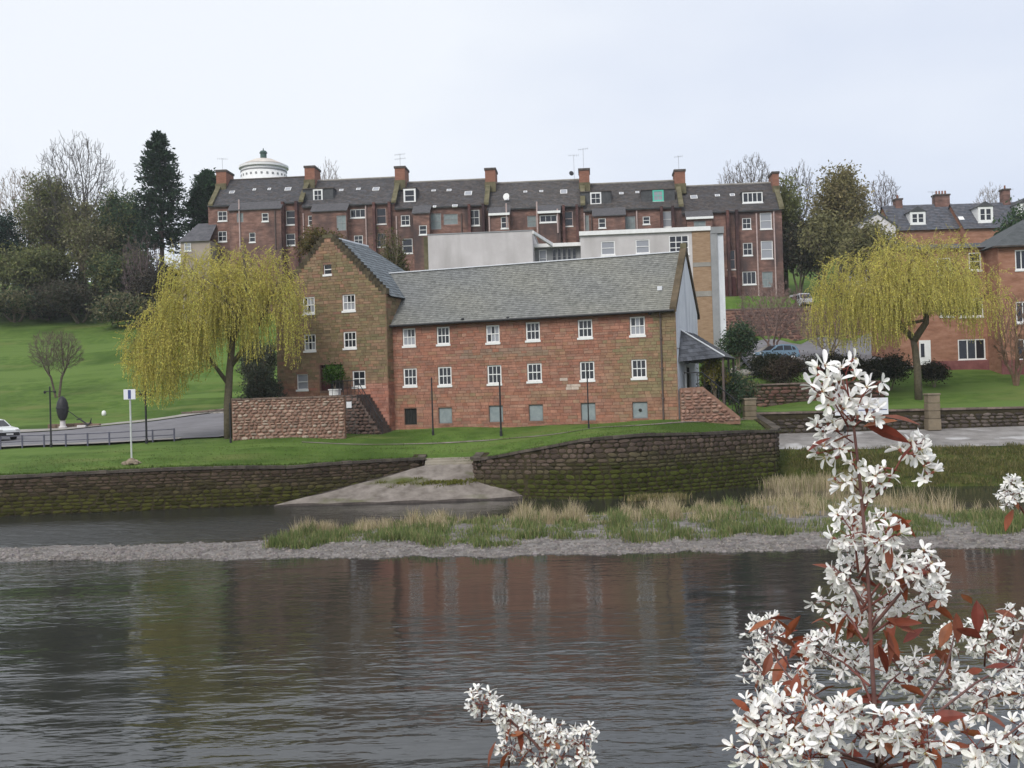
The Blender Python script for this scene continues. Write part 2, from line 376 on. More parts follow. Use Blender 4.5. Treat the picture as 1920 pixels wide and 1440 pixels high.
# ================================================================== the ground
CP = np.array([
 (-120, 58, 2.2), (-60, 61.5, 2.3), (-29.8, 63, 2.27), (-13.6, 65, 2.25), (-8, 66.8, 2.3), (-5.4, 68.2, 2.3), (-2.7, 68.2, 2.3), (-2.45, 65.8, 2.2),
 (1.3, 64.3, 2.85), (4.3, 62.7, 3.38), (7.5, 63.3, 3.55), (12, 66, 3.42), (17, 69.5, 3.3),
 (-35, 75, 3.45), (-23, 75, 3.6), (-60, 75, 3.3), (-15, 73, 3.75), (-1, 73, 3.6), (5, 70, 3.78), (-5.4, 74, 3.65),
 (11, 73, 4.35), (16, 76, 4.1), (-9, 79, 3.85), (-20, 82, 4.0), (-15.5, 80, 3.9), (0, 77, 4.0), (8, 76, 4.3),
 (-39, 85, 3.8), (-36, 95, 4.64), (-27, 100, 5.5), (-60, 95, 4.5), (-42, 98, 5.0), (-20, 100, 5.6),
 (-57, 130, 11.1), (-70, 165, 19.8), (-52, 145, 15.0), (-27, 120, 9.4), (-90, 120, 9), (-110, 165, 20), (-150, 150, 16), (-40, 165, 20),
 (-8, 100, 8.5), (8, 98, 9.0), (18, 98, 9.6), (-33, 147, 19.5), (-10, 144, 18.8), (10, 143, 18.2), (30, 141, 18.0),
 (28, 127.5, 11.2), (28, 131.5, 16.5), (40, 127.5, 11.2), (40, 131.5, 16.5), (24, 120, 10.3), (32, 120, 10.3), (36, 126, 11.0), (22, 126, 11.1), (26, 115, 9.8), (34, 113, 9.6), (29, 124, 10.8), (24, 131.5, 16.5), (34, 131.5, 16.6), (34, 128, 11.2), (-70, 200, 30), (-110, 200, 31), (-90, 185, 26), (-60, 185, 26), (-50, 200, 28), (10, 128, 12.5), (10, 134, 17), (38, 135, 16.9), (60, 130, 13), (60, 140, 16),
 (24, 98, 8.4), (30, 104, 9.0), (26, 110, 9.4), (33, 92, 6.6), (22, 90, 6.5), (20, 86, 4.6), (28, 86.5, 5.2),
 (22, 80, 4.5), (29, 79, 4.36), (36, 79, 4.25), (40, 92, 6.5), (33, 88, 5.5), (44, 95, 6.9), (70, 80, 4.5), (80, 100, 8), (120, 80, 5), (17.4, 77.5, 4.2), (60, 78, 4.2),
 (-120, 220, 26), (-30, 200, 25), (60, 170, 23), (60, 220, 33), (45, 150, 19), (50, 200, 32), (80, 200, 32), (20, 200, 30), (120, 150, 16), (0, 300, 27), (-200, 300, 28), (200, 300, 25), (0, 420, 28), (-240, 100, 6), (240, 100, 7),
], dtype=float)
_d = np.sqrt(((CP[:, None, :2] - CP[None, :, :2]) ** 2).sum(-1))
_n = len(CP)
_A = np.zeros((_n + 1, _n + 1)); _A[:_n, :_n] = -_d - np.eye(_n) * 0.25; _A[:_n, _n] = 1; _A[_n, :_n] = 1
_w = np.linalg.solve(_A, np.append(CP[:, 2], 0))
def hz(x, y):
    x = np.atleast_1d(np.asarray(x, float)); y = np.atleast_1d(np.asarray(y, float))
    k = np.minimum(1.0, 240 / np.maximum(np.abs(x), 1e-6)); xx = x * k; yy = np.minimum(y, 420)
    d = np.sqrt((xx[:, None] - CP[:, 0]) ** 2 + (yy[:, None] - CP[:, 1]) ** 2)
    return -d @ _w[:_n] + _w[_n]
def gz(x, y): return float(hz(x, y)[0])

EDGE = [(-1400, 40), (-300, 48), (-120, 58), (-60, 61.5), (-29.8, 63), (-13.6, 65), (-5.4, 68.2), (-2.7, 68.25), (-2.45, 65.8), (0.3, 64.9), (2.2, 63.6), (4.3, 62.75), (6, 62.8), (7.5, 63.3),
        (9.5, 64.4), (12, 66), (14.5, 67.8), (17.1, 69.5), (17.35, 77.6), (23, 78), (31, 78), (45, 77.5), (60, 76), (200, 66), (1400, 50)]
ex, ey = np.array([e[0] for e in EDGE], float), np.array([e[1] for e in EDGE], float)
def edge(x): return np.interp(x, ex, ey)

def sheet(name, xs, ts, fy, fz, material, smooth=True):
    """grid of x columns and rows t: y = fy(x,t), z = fz(x,y,t)"""
    X, T = np.meshgrid(xs, ts); Y = fy(X, T); Z = fz(X.ravel(), Y.ravel(), T.ravel()).reshape(X.shape)
    nx, nyy = len(xs), len(ts)
    V = np.stack([X, Y, Z], -1).reshape(-1, 3)
    idx = np.arange(nx * nyy).reshape(nyy, nx)
    F = np.stack([idx[:-1, :-1], idx[:-1, 1:], idx[1:, 1:], idx[1:, :-1]], -1).reshape(-1, 4)
    me = bpy.data.meshes.new(name); me.from_pydata(V.tolist(), [], F.tolist())
    a = me.attributes.new('Col', 'FLOAT_COLOR', 'FACE'); a.data.foreach_set('color', np.ones(len(F) * 4, np.float32))
    if smooth: me.polygons.foreach_set('use_smooth', np.ones(len(F), bool))
    me.materials.append(material)
    o = bpy.data.objects.new(name, me); COL.objects.link(o); return o

xs = np.unique(np.concatenate([[-1400, -800, -500, -300, -200, -150, -120, -100, -85], np.arange(-75, 75.1, 1.25), ex, [85, 100, 120, 150, 200, 300, 500, 800, 1400]]))
ts = np.concatenate([np.arange(0, 12, .6), np.arange(12, 80, 1.3), np.arange(80, 160, 4), [170, 185, 200, 230, 270, 330, 400, 600, 1000, 1400]])
bumpy = lambda x, y: 0.05 * np.sin(x * .9 + 1.3 * np.sin(y * .5)) * np.sin(y * .7)
ground = sheet('lawn', xs, ts, lambda X, T: edge(X) + T, lambda x, y, t: hz(x, y) + bumpy(x, y) * np.minimum(1, t / 3), MT['grass'])
setting(ground)

# lower right bank: towing path and rough grass down to the side channel
LOW = [(16.7, 71.9), (17.2, 71.2), (18.2, 69.6), (19.6, 67.2), (23.2, 63.6), (29.8, 62), (45, 60), (70, 57), (150, 50), (400, 44)]
lx, ly = np.array([e[0] for e in LOW], float), np.array([e[1] for e in LOW], float)
def low_fz(x, y, t):
    s = np.clip(t, 0, 1)
    prof = np.interp(s, [0, .06, .2, .44, .52, 1], [-.5, .12, .72, 1.6, 1.92, 2.95])
    return prof + .10 * np.sin(x * 1.7 + y) * np.sin(y * 1.9) * np.clip((.5 - s) * 4, 0, 1)
lxs = np.unique(np.concatenate([np.arange(17.2, 60, .8), [16.7], lx, [70, 90, 120, 200, 300, 400]]))
bank = sheet('bank_slope', lxs, np.linspace(0, 1, 34), lambda X, T: np.interp(X, lx, ly) + (edge(np.maximum(X, 17.35)) + .3 - np.interp(X, lx, ly)) * T, low_fz, MT['bank'])
setting(bank)
pathm = sheet('path', lxs, np.linspace(.515, .99, 14), lambda X, T: np.interp(X, lx, ly) + (edge(np.maximum(X, 17.35)) + .3 - np.interp(X, lx, ly)) * T,
              lambda x, y, t: low_fz(x, y, t) + .02, MT['concrete'])
setting(pathm)

# near bank below the photographer
nb = sheet('near_bank', np.concatenate([[-400, -200, -100, -50], np.arange(-30, 31, 2), [50, 100, 200, 400]]), np.array([-1200, -300, -60, -20, -6, -1, 1.2, 2.4, 3.5, 5, 7, 9, 11, 13, 15, 17]), lambda X, T: T + 0 * X,
           lambda x, y, t: np.interp(y, [-300, -20, 2.6, 15.5, 17], [6, 4.5, 4.35, -.15, -.6]) + .04 * np.sin(x * 1.1 + y), MT['bank'])
setting(nb)

# the river: one sheet, and a bed below it
def flat_sheet(name, x0, x1, y0, y1, z, m, nx=2, ny=2):
    return sheet(name, np.linspace(x0, x1, nx), np.linspace(y0, y1, ny), lambda X, T: T + 0 * X, lambda x, y, t: 0 * x + z, m, False)
river = setting(flat_sheet('river_water', -1350, 1350, 10, 86, 0.0, MT['water']))
rbed = setting(flat_sheet('river_bed', -1350, 1350, -40, 90, -1.6, MT['bank']))

# pale gravel bar in mid river
FR = [(-140, 44.6), (-60, 43.9), (-20.5, 43.2), (-12, 42.0), (-6, 41.2), (0, 40.4), (5, 40.3), (11, 39.7), (18.3, 38.9), (26, 38.4), (60, 37), (140, 35)]
BK = [(-140, 47.5), (-60, 48.2), (-20.5, 48.8), (-14, 48.2), (-11.5, 48.5), (-9.6, 50), (-4.2, 54), (0, 54.4), (6.5, 55), (13, 58), (17.5, 58.6), (19.5, 51.6), (24, 49.3), (30, 49), (60, 46), (140, 43)]
fx, fy_ = np.array([e[0] for e in FR], float), np.array([e[1] for e in FR], float)
bx, by_ = np.array([e[0] for e in BK], float), np.array([e[1] for e in BK], float)
wob = lambda x: .22 * np.sin(x * 1.3) + .16 * np.sin(x * 2.9 + 1) + .1 * np.sin(x * 6.1)
def bar_front(x): return np.interp(x, fx, fy_) + wob(np.asarray(x))
def bar_back(x): return np.interp(x, bx, by_) + wob(np.asarray(x) + 40)
def bar_fz(x, y, t):
    wdt = bar_back(x) - bar_front(x)
    d = np.minimum(t * wdt, (1 - t) * wdt * .8)
    return np.clip(-.10 + .20 * d / (1 + .32 * d), -.3, .5) + .03 * np.sin(x * 2.2 + y * 1.3) * np.sin(y * 3.1) * (d > .4)
gxs = np.unique(np.concatenate([[-140, -100, -80, -60, -45], np.arange(-36, 40, .5), [45, 60, 80, 140]]))
bar = sheet('gravel_bar', gxs, np.linspace(0, 1, 30), lambda X, T: bar_front(X) + (bar_back(X) - bar_front(X)) * T, bar_fz, MT['gravel'])
setting(bar)
def bar_z(x, y):
    f, b = bar_front(x), bar_back(x); t = np.clip((y - f) / (b - f), 0, 1); return bar_fz(x, y, t)

# pebbles lying on the bar
def pebble_field(n):
    x = NR.uniform(-27, 32, n); f, b = bar_front(x), bar_back(x)
    t = np.abs(NR.normal(0, .33, n)) % 1; wd = np.minimum(b - f, 7.5); y = f + .15 + t * wd * .95
    z = bar_z(x, y); r = NR.lognormal(-3.05, .42, n).clip(.025, .17)
    ok = z > -.05; x, y, z, r = x[ok], y[ok], z[ok], r[ok]; n = len(x)
    ph = NR.uniform(0, 6.28, n); st = NR.uniform(.6, 1, n)
    ring = []
    for j in range(5):
        a = ph + j * 2 * math.pi / 5 + NR.uniform(-.3, .3, n); q = r * NR.uniform(.75, 1.2, n)
        ring.append((x + np.cos(a) * q, y + np.sin(a) * q * st, z - .01))
    top = []
    for j in range(5):
        top.append((x + (ring[j][0] - x) * .55, y + (ring[j][1] - y) * .55, z + r * .55))
    V, C = [], []
    v = NR.uniform(.65, 1.25, n); tint = np.stack([v, v * NR.uniform(.93, 1.0, n), v * NR.uniform(.9, 1.02, n)], 1)
    for j in range(5):
        k = (j + 1) % 5
        V.append(np.stack([np.stack(ring[j], 1), np.stack(ring[k], 1), np.stack(top[k], 1), np.stack(top[j], 1)], 1)); C.append(tint)
    for tri in ((0, 1, 2, 3), (0, 3, 4, 4)):
        q = [top[i] for i in tri]
        if tri[3] == 4: q = [top[0], top[3], top[4], tuple((np.array(top[4]) + np.array(top[0])) / 2)]
        V.append(np.stack([np.stack(p, 1) for p in q], 1)); C.append(tint)
    return poly_obj('gravel', np.concatenate(V), np.concatenate(C), MT['pebble'])
setting(pebble_field(11000), 'stuff')

# road and roadside on the left, with a pale kerb, and the pale path along the lawn
def ribbon(name, line_a, line_b, material, lift, n=60, rows=6):
    A = np.array(line_a, float); B = np.array(line_b, float)
    def res(Q):
        s = np.concatenate([[0], np.cumsum(np.linalg.norm(np.diff(Q, axis=0), axis=1))]); u = np.linspace(0, s[-1], n)
        return np.stack([np.interp(u, s, Q[:, 0]), np.interp(u, s, Q[:, 1])], 1)
    A, B = res(A), res(B); mb = MB(); P = []
    for k in range(rows + 1):
        q = A + (B - A) * k / rows; z = hz(q[:, 0], q[:, 1]) + bumpy(q[:, 0], q[:, 1]) + lift
        P.append(np.column_stack([q, z]))
    for k in range(rows):
        for i in range(n - 1): mb.face([P[k][i], P[k][i + 1], P[k + 1][i + 1], P[k + 1][i]])
    return mb.build(name, material, smooth=True)
road_near = [(-140, 75), (-60, 76.2), (-36, 76.3), (-23.5, 76.6), (-19, 77.4), (-17.5, 78)]
road_far = [(-140, 90), (-60, 90), (-40, 90), (-33, 94), (-27, 98.5), (-18, 100)]
setting(ribbon('road', road_near, road_far, MT['asphalt'], .10, 70, 10))
setting(ribbon('kerb', [(-140, 75), (-60, 75.3), (-36, 75.4), (-23.5, 75.9)], [(-140, 76), (-60, 76.3), (-36, 76.4), (-23.5, 76.8)], MT['paving'], .16, 50, 2))
setting(ribbon('kerb', [(-21, 77.0), (-18.5, 77.4), (-16.2, 77.4)], [(-21, 77.5), (-18.5, 78.4), (-16.2, 78.5)], MT['paving'], .17, 20, 2))
setting(ribbon('pavement', [(-46, 89.6), (-40, 90), (-33, 94), (-27, 98.5), (-18, 100)], [(-46, 91.3), (-40, 91.8), (-33.6, 95.6), (-27.4, 100.2), (-18, 101.6)], MT['paving'], .18, 40, 2))
setting(ribbon('footpath', [(-14, 71.4), (-3, 71.5), (2, 70.4), (7, 69.6), (13, 71.2), (16.5, 74.5)], [(-14, 71.62), (-3, 71.72), (2, 70.65), (7, 69.9), (13, 71.7), (16.5, 75.4)], MT['ramp'], .035, 60, 2))
setting(ribbon('car_park', [(20.5, 93), (26, 94), (38, 97)], [(19.5, 127), (28, 127.6), (50, 127.4)], MT['asphalt'], .26, 30, 30))

# ================================================================== stonework helpers
def unit_stones(n_var, irregular, name='stone_block'):
    out = []
    for k in range(n_var):
        r = random.Random(100 + k); mb = MB()
        j = .10 if irregular else .02
        if irregular:
            m = 7
            pts = []
            for i in range(m):
                a = 2 * math.pi * (i + .5) / m; c, s = math.cos(a), math.sin(a); q = max(abs(c), abs(s)) ** .55
                pts.append((.5 * c / q * r.uniform(.86, 1.0), .5 * s / q * r.uniform(.86, 1.0)))
            ins = .80
            back = [(x, 0, z) for x, z in pts]; front = [(x * ins, -1 * r.uniform(.7, 1), z * ins) for x, z in pts]
            c0 = (0, -1.15, 0)
            for i in range(m):
                i2 = (i + 1) % m; mb.face([back[i], back[i2], front[i2], front[i]]); mb.face([front[i], front[i2], c0])
        else:
            b = [(-.5, 0, -.5), (.5, 0, -.5), (.5, 0, .5), (-.5, 0, .5)]
            f = [(x * .965 + r.uniform(-j, j) * .4, -r.uniform(.75, 1.0), z * .93 + r.uniform(-j, j) * .4) for x, _, z in b]
            for i in range(4):
                i2 = (i + 1) % 4; mb.face([b[i], b[i2], f[i2], f[i]])
            mb.face(f)
        out.append(mb)
    return out
ASH = unit_stones(5, False); RUB = unit_stones(8, True)
ASH_ME = {}; RUB_ME = {}

def lay(root, rects, posf, colf, material, depth, irregular=False, nmax=300, name='stone', rest='stonework'):
    """rects: (u0,u1,z0,z1); posf(u,z) -> ((x,y,z) local, yaw). Largest nmax are objects, the others one mesh."""
    src = RUB if irregular else ASH
    cache = RUB_ME if irregular else ASH_ME
    if material.name not in cache: cache[material.name] = [m.mesh('stone', material) for m in src]
    rects = sorted(rects, key=lambda q: -(q[1] - q[0]) * (q[3] - q[2]))
    mb = MB()
    for i, (u0, u1, z0, z1) in enumerate(rects):
        uc, zc = (u0 + u1) / 2, (z0 + z1) / 2
        p, yaw = posf(uc, zc); c = colf(uc, zc); d = depth * R.uniform(.7, 1.3); k = R.randrange(len(src))
        sx, sz = (u1 - u0), (z1 - z0)
        if i < nmax:
            if irregular: inst(name, cache[material.name][k], root, (p[0], p[1], p[2] + R.uniform(-.03, .03)), (0, R.gauss(0, .07), yaw), (sx * R.uniform(.92, 1.12), d, sz * R.uniform(.85, 1.2)), c)
            else: inst(name, cache[material.name][k], root, p, (0, 0, yaw), (sx, d, sz), c)
        else:
            ca, sa = math.cos(yaw), math.sin(yaw)
            b0 = len(mb.v)
            mb.v += [(p[0] + x * sx * ca - y * d * sa, p[1] + x * sx * sa + y * d * ca, p[2] + z * sz) for x, y, z in src[k].v]
            mb.f += [tuple(b0 + j for j in f) for f in src[k].f]; mb.c += [c] * len(src[k].f)
    if mb.v:
        o = mb.build(rest, material, root); o['kind'] = 'stuff'

def courses(u0, u1, z0f, z1f, hh, ll, rnd, gap=.018, holes=(), inside=None, wav=0.0):
    """list of stone rectangles between u0 and u1, from z0f to z1f, split at holes and kept where inside(u,z)"""
    out = []; z = z0f
    while z < z1f - .05:
        h = min(rnd.uniform(*hh), z1f - z)
        if z1f - (z + h) < hh[0] * .5: h = z1f - z
        u = u0 - rnd.uniform(0, ll[0])
        while u < u1:
            l = rnd.uniform(*ll); a, b = max(u, u0), min(u + l, u1); u += l
            if b - a < .08: continue
            spans = [(a, b)]
            for (h0, h1, g0, g1) in holes:
                if z + h > g0 + .01 and z < g1 - .01:
                    ns = []
                    for s0, s1 in spans:
                        if s1 <= h0 or s0 >= h1: ns.append((s0, s1)); continue
                        if s0 < h0: ns.append((s0, h0))
                        if s1 > h1: ns.append((h1, s1))
                    spans = ns
            for s0, s1 in spans:
                if s1 - s0 < .07: continue
                if inside and not (inside(s0, z + h) and inside(s1, z + h)):
                    continue
                out.append((s0 + gap / 2, s1 - gap / 2, z + gap / 2, z + h - gap / 2))
        z += h
    return out

class Path2:
    """polyline in plan with arc length"""
    def __init__(s, pts):
        s.p = [Vector((x, y, 0)) for x, y in pts]; s.s = [0]
        for a, b in zip(s.p, s.p[1:]): s.s.append(s.s[-1] + (b - a).length)
        s.len = s.s[-1]
    def at(s, u):
        u = max(0, min(s.len - 1e-6, u))
        for i in range(len(s.p) - 1):
            if u <= s.s[i + 1]:
                d = (s.p[i + 1] - s.p[i]).normalized(); return s.p[i] + d * (u - s.s[i]), math.atan2(d.y, d.x)
    def xy(s, u):
        q, a = s.at(u); return q.x, q.y

def wall_body(mb, path, z0, ztop, thick, step=1.0, front=0.0, c=(1, 1, 1)):
    """solid wall: front face on the path (path runs left to right seen from the river)"""
    n = max(2, int(path.len / step) + 1); us = np.linspace(0, path.len, n); prof = []
    for u in us:
        q, a = path.at(u); nrm = Vector((-math.sin(a), math.cos(a), 0)); zt = ztop(u); zb = z0(u) if callable(z0) else z0
        f = q + nrm * front; b = q + nrm * thick
        prof.append([(f.x, f.y, zb), (f.x, f.y, zt), (b.x, b.y, zt), (b.x, b.y, zb)])
    for i in range(n - 1):
        for j in range(4):
            j2 = (j + 1) % 4; mb.face([prof[i][j], prof[i + 1][j], prof[i + 1][j2], prof[i][j2]][::-1], c)
    mb.face(prof[0], c); mb.face(prof[-1][::-1], c)

# ------------------------------------------------------------------ river walls
def river_wall(label, pts, ztop, colf, nstone_h, nstone_l, u_vis, group):
    path = Path2(pts)
    root = thing('river_wall', label, 'river wall', (pts[0][0], pts[0][1], 0), 0, group)
    mb = MB(); wall_body(mb, path, -1.2, lambda u: ztop(u) + .02, .75, .8); mb.build('wall_core', MT['darkmortar'], root, True)
    rr = random.Random(3)
    rects = []
    for r in courses(u_vis[0], u_vis[1], -.35, 5.0, nstone_h, nstone_l, rr, .012):
        uc = (r[0] + r[1]) / 2
        if r[3] < ztop(uc) - .06: rects.append(r)
    o = Vector((pts[0][0], pts[0][1], 0))
    def posf(u, z):
        q, a = path.at(u); q = q - o; return (q.x, q.y, z), a
    lay(root, rects, posf, colf, MT['rubble'], .042, True, 300)
    # coping stones
    mb2 = None; u = u_vis[0]; k = 0
    while u < u_vis[1] - .4 and k < 110:
        l = rr.uniform(.45, .8); q, a = path.at(u + l / 2); za, zb = ztop(u), ztop(min(u + l, path.len)); z = (za + zb) / 2; v = rr.uniform(.6, 1.1)
        m = MB(); m.box(-l / 2 + .008, l / 2 - .008, -.10, .42, -.12, .045 + rr.uniform(-.02, .02)); me = m.mesh('coping_stone', MT['darkstone'])
        inst('coping_stone', me, root, (q.x - o.x, q.y - o.y, z), (0, -math.atan2(zb - za, l), a), (1, 1, 1), (v, v, v * .9)); u += l; k += 1
    return root
def mossy(top_at):
    def f(u, z):
        v = R.uniform(.55, 1.2); k = max(0, min(1, (top_at(u) - .9 - z) / 1.1 + R.uniform(-.3, .3)))
        a = (.115 * v, .085 * v, .068 * v); b = (.058 * v, .066 * v, .014 * v)
        return tuple(a[i] * (1 - k) + b[i] * k for i in range(3))
    return f
LW = [(x, float(edge(x)) - .34) for x in (-60, -45, -29.8, -20, -13.6, -9.5)] + [(-5.75, 67.95), (-5.6, 68.9)]
pl = Path2(LW)
ltop = lambda u: gz(*(lambda q: (q[0], q[1] + .4))(pl.xy(u)))
def lcol(u, z):
    v = R.uniform(.5, 1.2); k = min(1, max(0, (1.7 - z) / .9 + R.uniform(-.4, .3)))
    return tuple((1 - k) * a * v + k * b * v for a, b in zip((.085, .062, .045), (.062, .062, .015)))
river_wall('low dark river wall with mossy face under the left lawn', LW, ltop, lcol, (.15, .27), (.3, .75), (22, pl.len), 'stone river walls')
RW = [(-2.3, 68.3), (-2.55, 66.6), (-2.3, 65.6), (-1.2, 65.0)] + [(x, float(edge(x)) - .34) for x in (.6, 2.2, 3.4, 4.3, 5.2, 6, 7.5, 9.5, 12, 14.5, 16.6)] + [(17.15, 70.0), (17.25, 73.5), (17.3, 77.7)]
pr = Path2(RW)
rtop = lambda u: gz(*(lambda q: (min(q[0] + .1, 17), max(q[1] + .4, float(edge(min(q[0], 17))))))(pr.xy(u))) + .08
river_wall('tall curved rubble river wall, mossy below and bare above', RW, rtop, mossy(rtop), (.18, .32), (.28, .75), (0, pr.len), 'stone river walls')

# ------------------------------------------------------------------ slipway between them
sl = thing('slipway', 'fan-shaped cobbled slipway with steps at its head between the river walls', 'slipway', (-5, 65, 0))
mb = MB(); nA, nB = 14, 10
topL, topR, botR, botL = Vector((-5.5, 67.5, 1.85)), Vector((-2.45, 67.3, 1.75)), Vector((.45, 63.9, .16)), Vector((-14.2, 63.6, .10))
G = []
for j in range(nB + 1):
    t = j / nB; a = topL.lerp(botL, t); b = topR.lerp(botR, t); row = []
    zt = 1.8 * (1 - t) ** 1.15 + .13
    for i in range(nA + 1):
        s = i / nA; q = a.lerp(b, s); q.z = zt + .03 * math.sin(i * 2.1 + j * 1.7) + (.0 if t < 1 else R.uniform(-.03, .02)); q.y += (.0 if t < 1 else R.uniform(-.08, .08)) - .35 * math.sin(s * math.pi) * t
        row.append(q)
    G.append(row)
for j in range(nB):
    for i in range(nA): mb.face([G[j + 1][i], G[j + 1][i + 1], G[j][i + 1], G[j][i]])
mb.build('ramp', MT['ramp'], sl, True)
mb = MB()
for i in range(nA):
    a, b = G[nB][i], G[nB][i + 1]
    mb.face([(a.x, a.y, -1), (b.x, b.y, -1), b, a])
mb.face([(botL.x, botL.y, -1), G[nB][0], G[0][0], (topL.x, topL.y, -1)]); mb.face([(botR.x, botR.y, -1), (topR.x, topR.y, -1), G[0][nA], G[nB][nA]][::-1])
mb.build('ramp_edge', MT['darkstone'], sl, True)
for k in range(4):
    m = MB(); y = 67.35 + k * .28; z = 1.72 + k * .15
    m.box(-5.6, -2.35, y, y + .34, z - .5, z + .15, (1.0, .95, .85)); m.build('step', MT['paving'], sl, True, bevel=.02)
# moss on the ramp
def tuft_field(name, pts, hgt, wid, cols, n_blade, lean=.35, parent=None):
    P = np.repeat(np.array(pts, float), n_blade, 0); n = len(P)
    P[:, :2] += NR.normal(0, 1, (n, 2)) * np.repeat(np.array([q[3] if len(q) > 3 else .3 for q in pts]), n_blade)[:, None] if P.shape[1] > 3 else NR.normal(0, .25, (n, 2))
    B = P[:, :3]; a = NR.uniform(0, 6.283, n); h = NR.uniform(hgt[0], hgt[1], n) * (P[:, 4] if P.shape[1] > 4 else 1)
    le = NR.uniform(.1, 1, n) * lean * h; w_ = NR.uniform(wid[0], wid[1], n)
    dx, dy = np.cos(a), np.sin(a); T = B + np.stack([dx * le, dy * le, h], 1); Mi = B + np.stack([dx * le * .3, dy * le * .3, h * .55], 1)
    b2 = NR.uniform(0, 6.283, n); sx = np.stack([np.cos(b2), np.sin(b2), 0 * b2], 1) * w_[:, None]
    V = np.concatenate([np.stack([B - sx, B + sx, Mi + sx * .8, Mi - sx * .8], 1), np.stack([Mi - sx * .8, Mi + sx * .8, T + sx * .15, T - sx * .15], 1)])
    c = np.array(cols)[NR.integers(0, len(cols), n)] * NR.uniform(.7, 1.25, (n, 1)); C = np.concatenate([c, c])
    o = poly_obj(name, V, C, MT['leaf'], parent); return o
def jit(c):
    def f(p):
        v = R.uniform(.65, 1.25); return (c[0] * v, c[1] * v, c[2] * v)
    return f
# ================================================================== buildings: helpers
def clip_poly(poly, axis, val, keep_less):
    out = []
    for i in range(len(poly)):
        a, b = poly[i], poly[(i + 1) % len(poly)]
        da, db = (val - a[axis]) * (1 if keep_less else -1), (val - b[axis]) * (1 if keep_less else -1)
        if da >= 0: out.append(a)
        if (da >= 0) != (db >= 0):
            t = da / (da - db); out.append((a[0] + (b[0] - a[0]) * t, a[1] + (b[1] - a[1]) * t))
    return out
def facade(mb, poly, holes, w=0.0, reveal=.16, c=(1, 1, 1)):
    us = sorted({p[0] for p in poly} | {h[i] for h in holes for i in (0, 1)}); zs = sorted({p[1] for p in poly} | {h[i] for h in holes for i in (2, 3)})
    for u0, u1 in zip(us, us[1:]):
        if u1 - u0 < 1e-5: continue
        for z0, z1 in zip(zs, zs[1:]):
            if z1 - z0 < 1e-5: continue
            uc, zc = (u0 + u1) / 2, (z0 + z1) / 2
            if any(h[0] < uc < h[1] and h[2] < zc < h[3] for h in holes): continue
            q = list(poly)
            for ax, v, kl in ((0, u0, False), (0, u1, True), (1, z0, False), (1, z1, True)):
                q = clip_poly(q, ax, v, kl)
                if len(q) < 3: break
            if len(q) >= 3: mb.face([(u, w, z) for u, z in q], c)
    for u0, u1, z0, z1 in holes:
        k = w + reveal
        mb.face([(u0, w, z0), (u0, w, z1), (u0, k, z1), (u0, k, z0)][::-1], c); mb.face([(u1, w, z0), (u1, w, z1), (u1, k, z1), (u1, k, z0)], c)
        mb.face([(u0, w, z1), (u1, w, z1), (u1, k, z1), (u0, k, z1)][::-1], c); mb.face([(u0, w, z0), (u1, w, z0), (u1, k, z0), (u0, k, z0)], c)

WIN = {}
_p = MB(); _p.box(-.5, .5, 0, .01, 0, 1); WIN[('pane', 'pane2')] = _p.mesh('pane', MT['pane2'])
def window(root, u, z, w, h, nx=3, ny=4, wall_w=0.0, reveal=.12, sill=True, fw=.055, bw=.022, pane='pane', frame='white', label=None, name='window', sash=True, sub_panes=None, sillmat='white', blind=False):
    """window standing in a hole centred on u with its foot at z. The window is a part, panes and sill its sub-parts"""
    key = (round(w, 2), round(h, 2), nx, ny, fw, bw, frame)
    W, H = key[0], key[1]
    if key not in WIN:
        m = MB(); x0, x1 = -W / 2, W / 2
        m.box(x0, x0 + fw, -.05, .03, 0, H).box(x1 - fw, x1, -.05, .03, 0, H).box(x0 + fw, x1 - fw, -.05, .03, 0, fw).box(x0 + fw, x1 - fw, -.05, .03, H - fw, H)
        if sash: m.box(x0 + fw, x1 - fw, -.04, .02, H / 2 - .03, H / 2 + .03)
        for i in range(1, nx):
            x = x0 + fw + (W - 2 * fw) * i / nx; m.box(x - bw / 2, x + bw / 2, -.03, .012, fw, H - fw)
        for j in range(1, ny):
            if sash and abs(j / ny - .5) < .01: continue
            q = fw + (H - 2 * fw) * j / ny; m.box(x0 + fw, x1 - fw, -.028, .010, q - bw / 2, q + bw / 2)
        WIN[key] = m.mesh('window', MT[frame])
        p = MB(); p.box(-.5, .5, 0, .01, 0, 1); WIN[('pane', pane)] = p.mesh('pane', MT[pane])
    if ('pane', pane) not in WIN:
        p = MB(); p.box(-.5, .5, 0, .01, 0, 1); WIN[('pane', pane)] = p.mesh('pane', MT[pane])
    o = inst(name, WIN[key], root, (u, wall_w + reveal, z))
    if label: o['label'] = label
    px_, pz_ = sub_panes or (1, 2 if sash else 1)
    for i in range(px_):
        for j in range(pz_):
            gw, gh = (W - 2 * fw) / px_, (H - 2 * fw) / pz_
            inst('pane', WIN[('pane', 'pane2' if blind and R.random() < (.75 if j == 0 else .3) else pane)], o, (-W / 2 + fw + gw * (i + .5), .001, fw + gh * j), (R.uniform(-.012, .012), 0, R.uniform(-.012, .012)), (gw, 1, gh))
    if sill:
        ks = ('sill', W, sillmat, round(reveal, 2))
        if ks not in WIN:
            s = MB(); s.box(-W / 2 - .06, W / 2 + .06, -reveal - .07, .0, -.15, -.004); WIN[ks] = s.mesh('sill', MT[sillmat])
        inst('sill', WIN[ks], o)
    return o

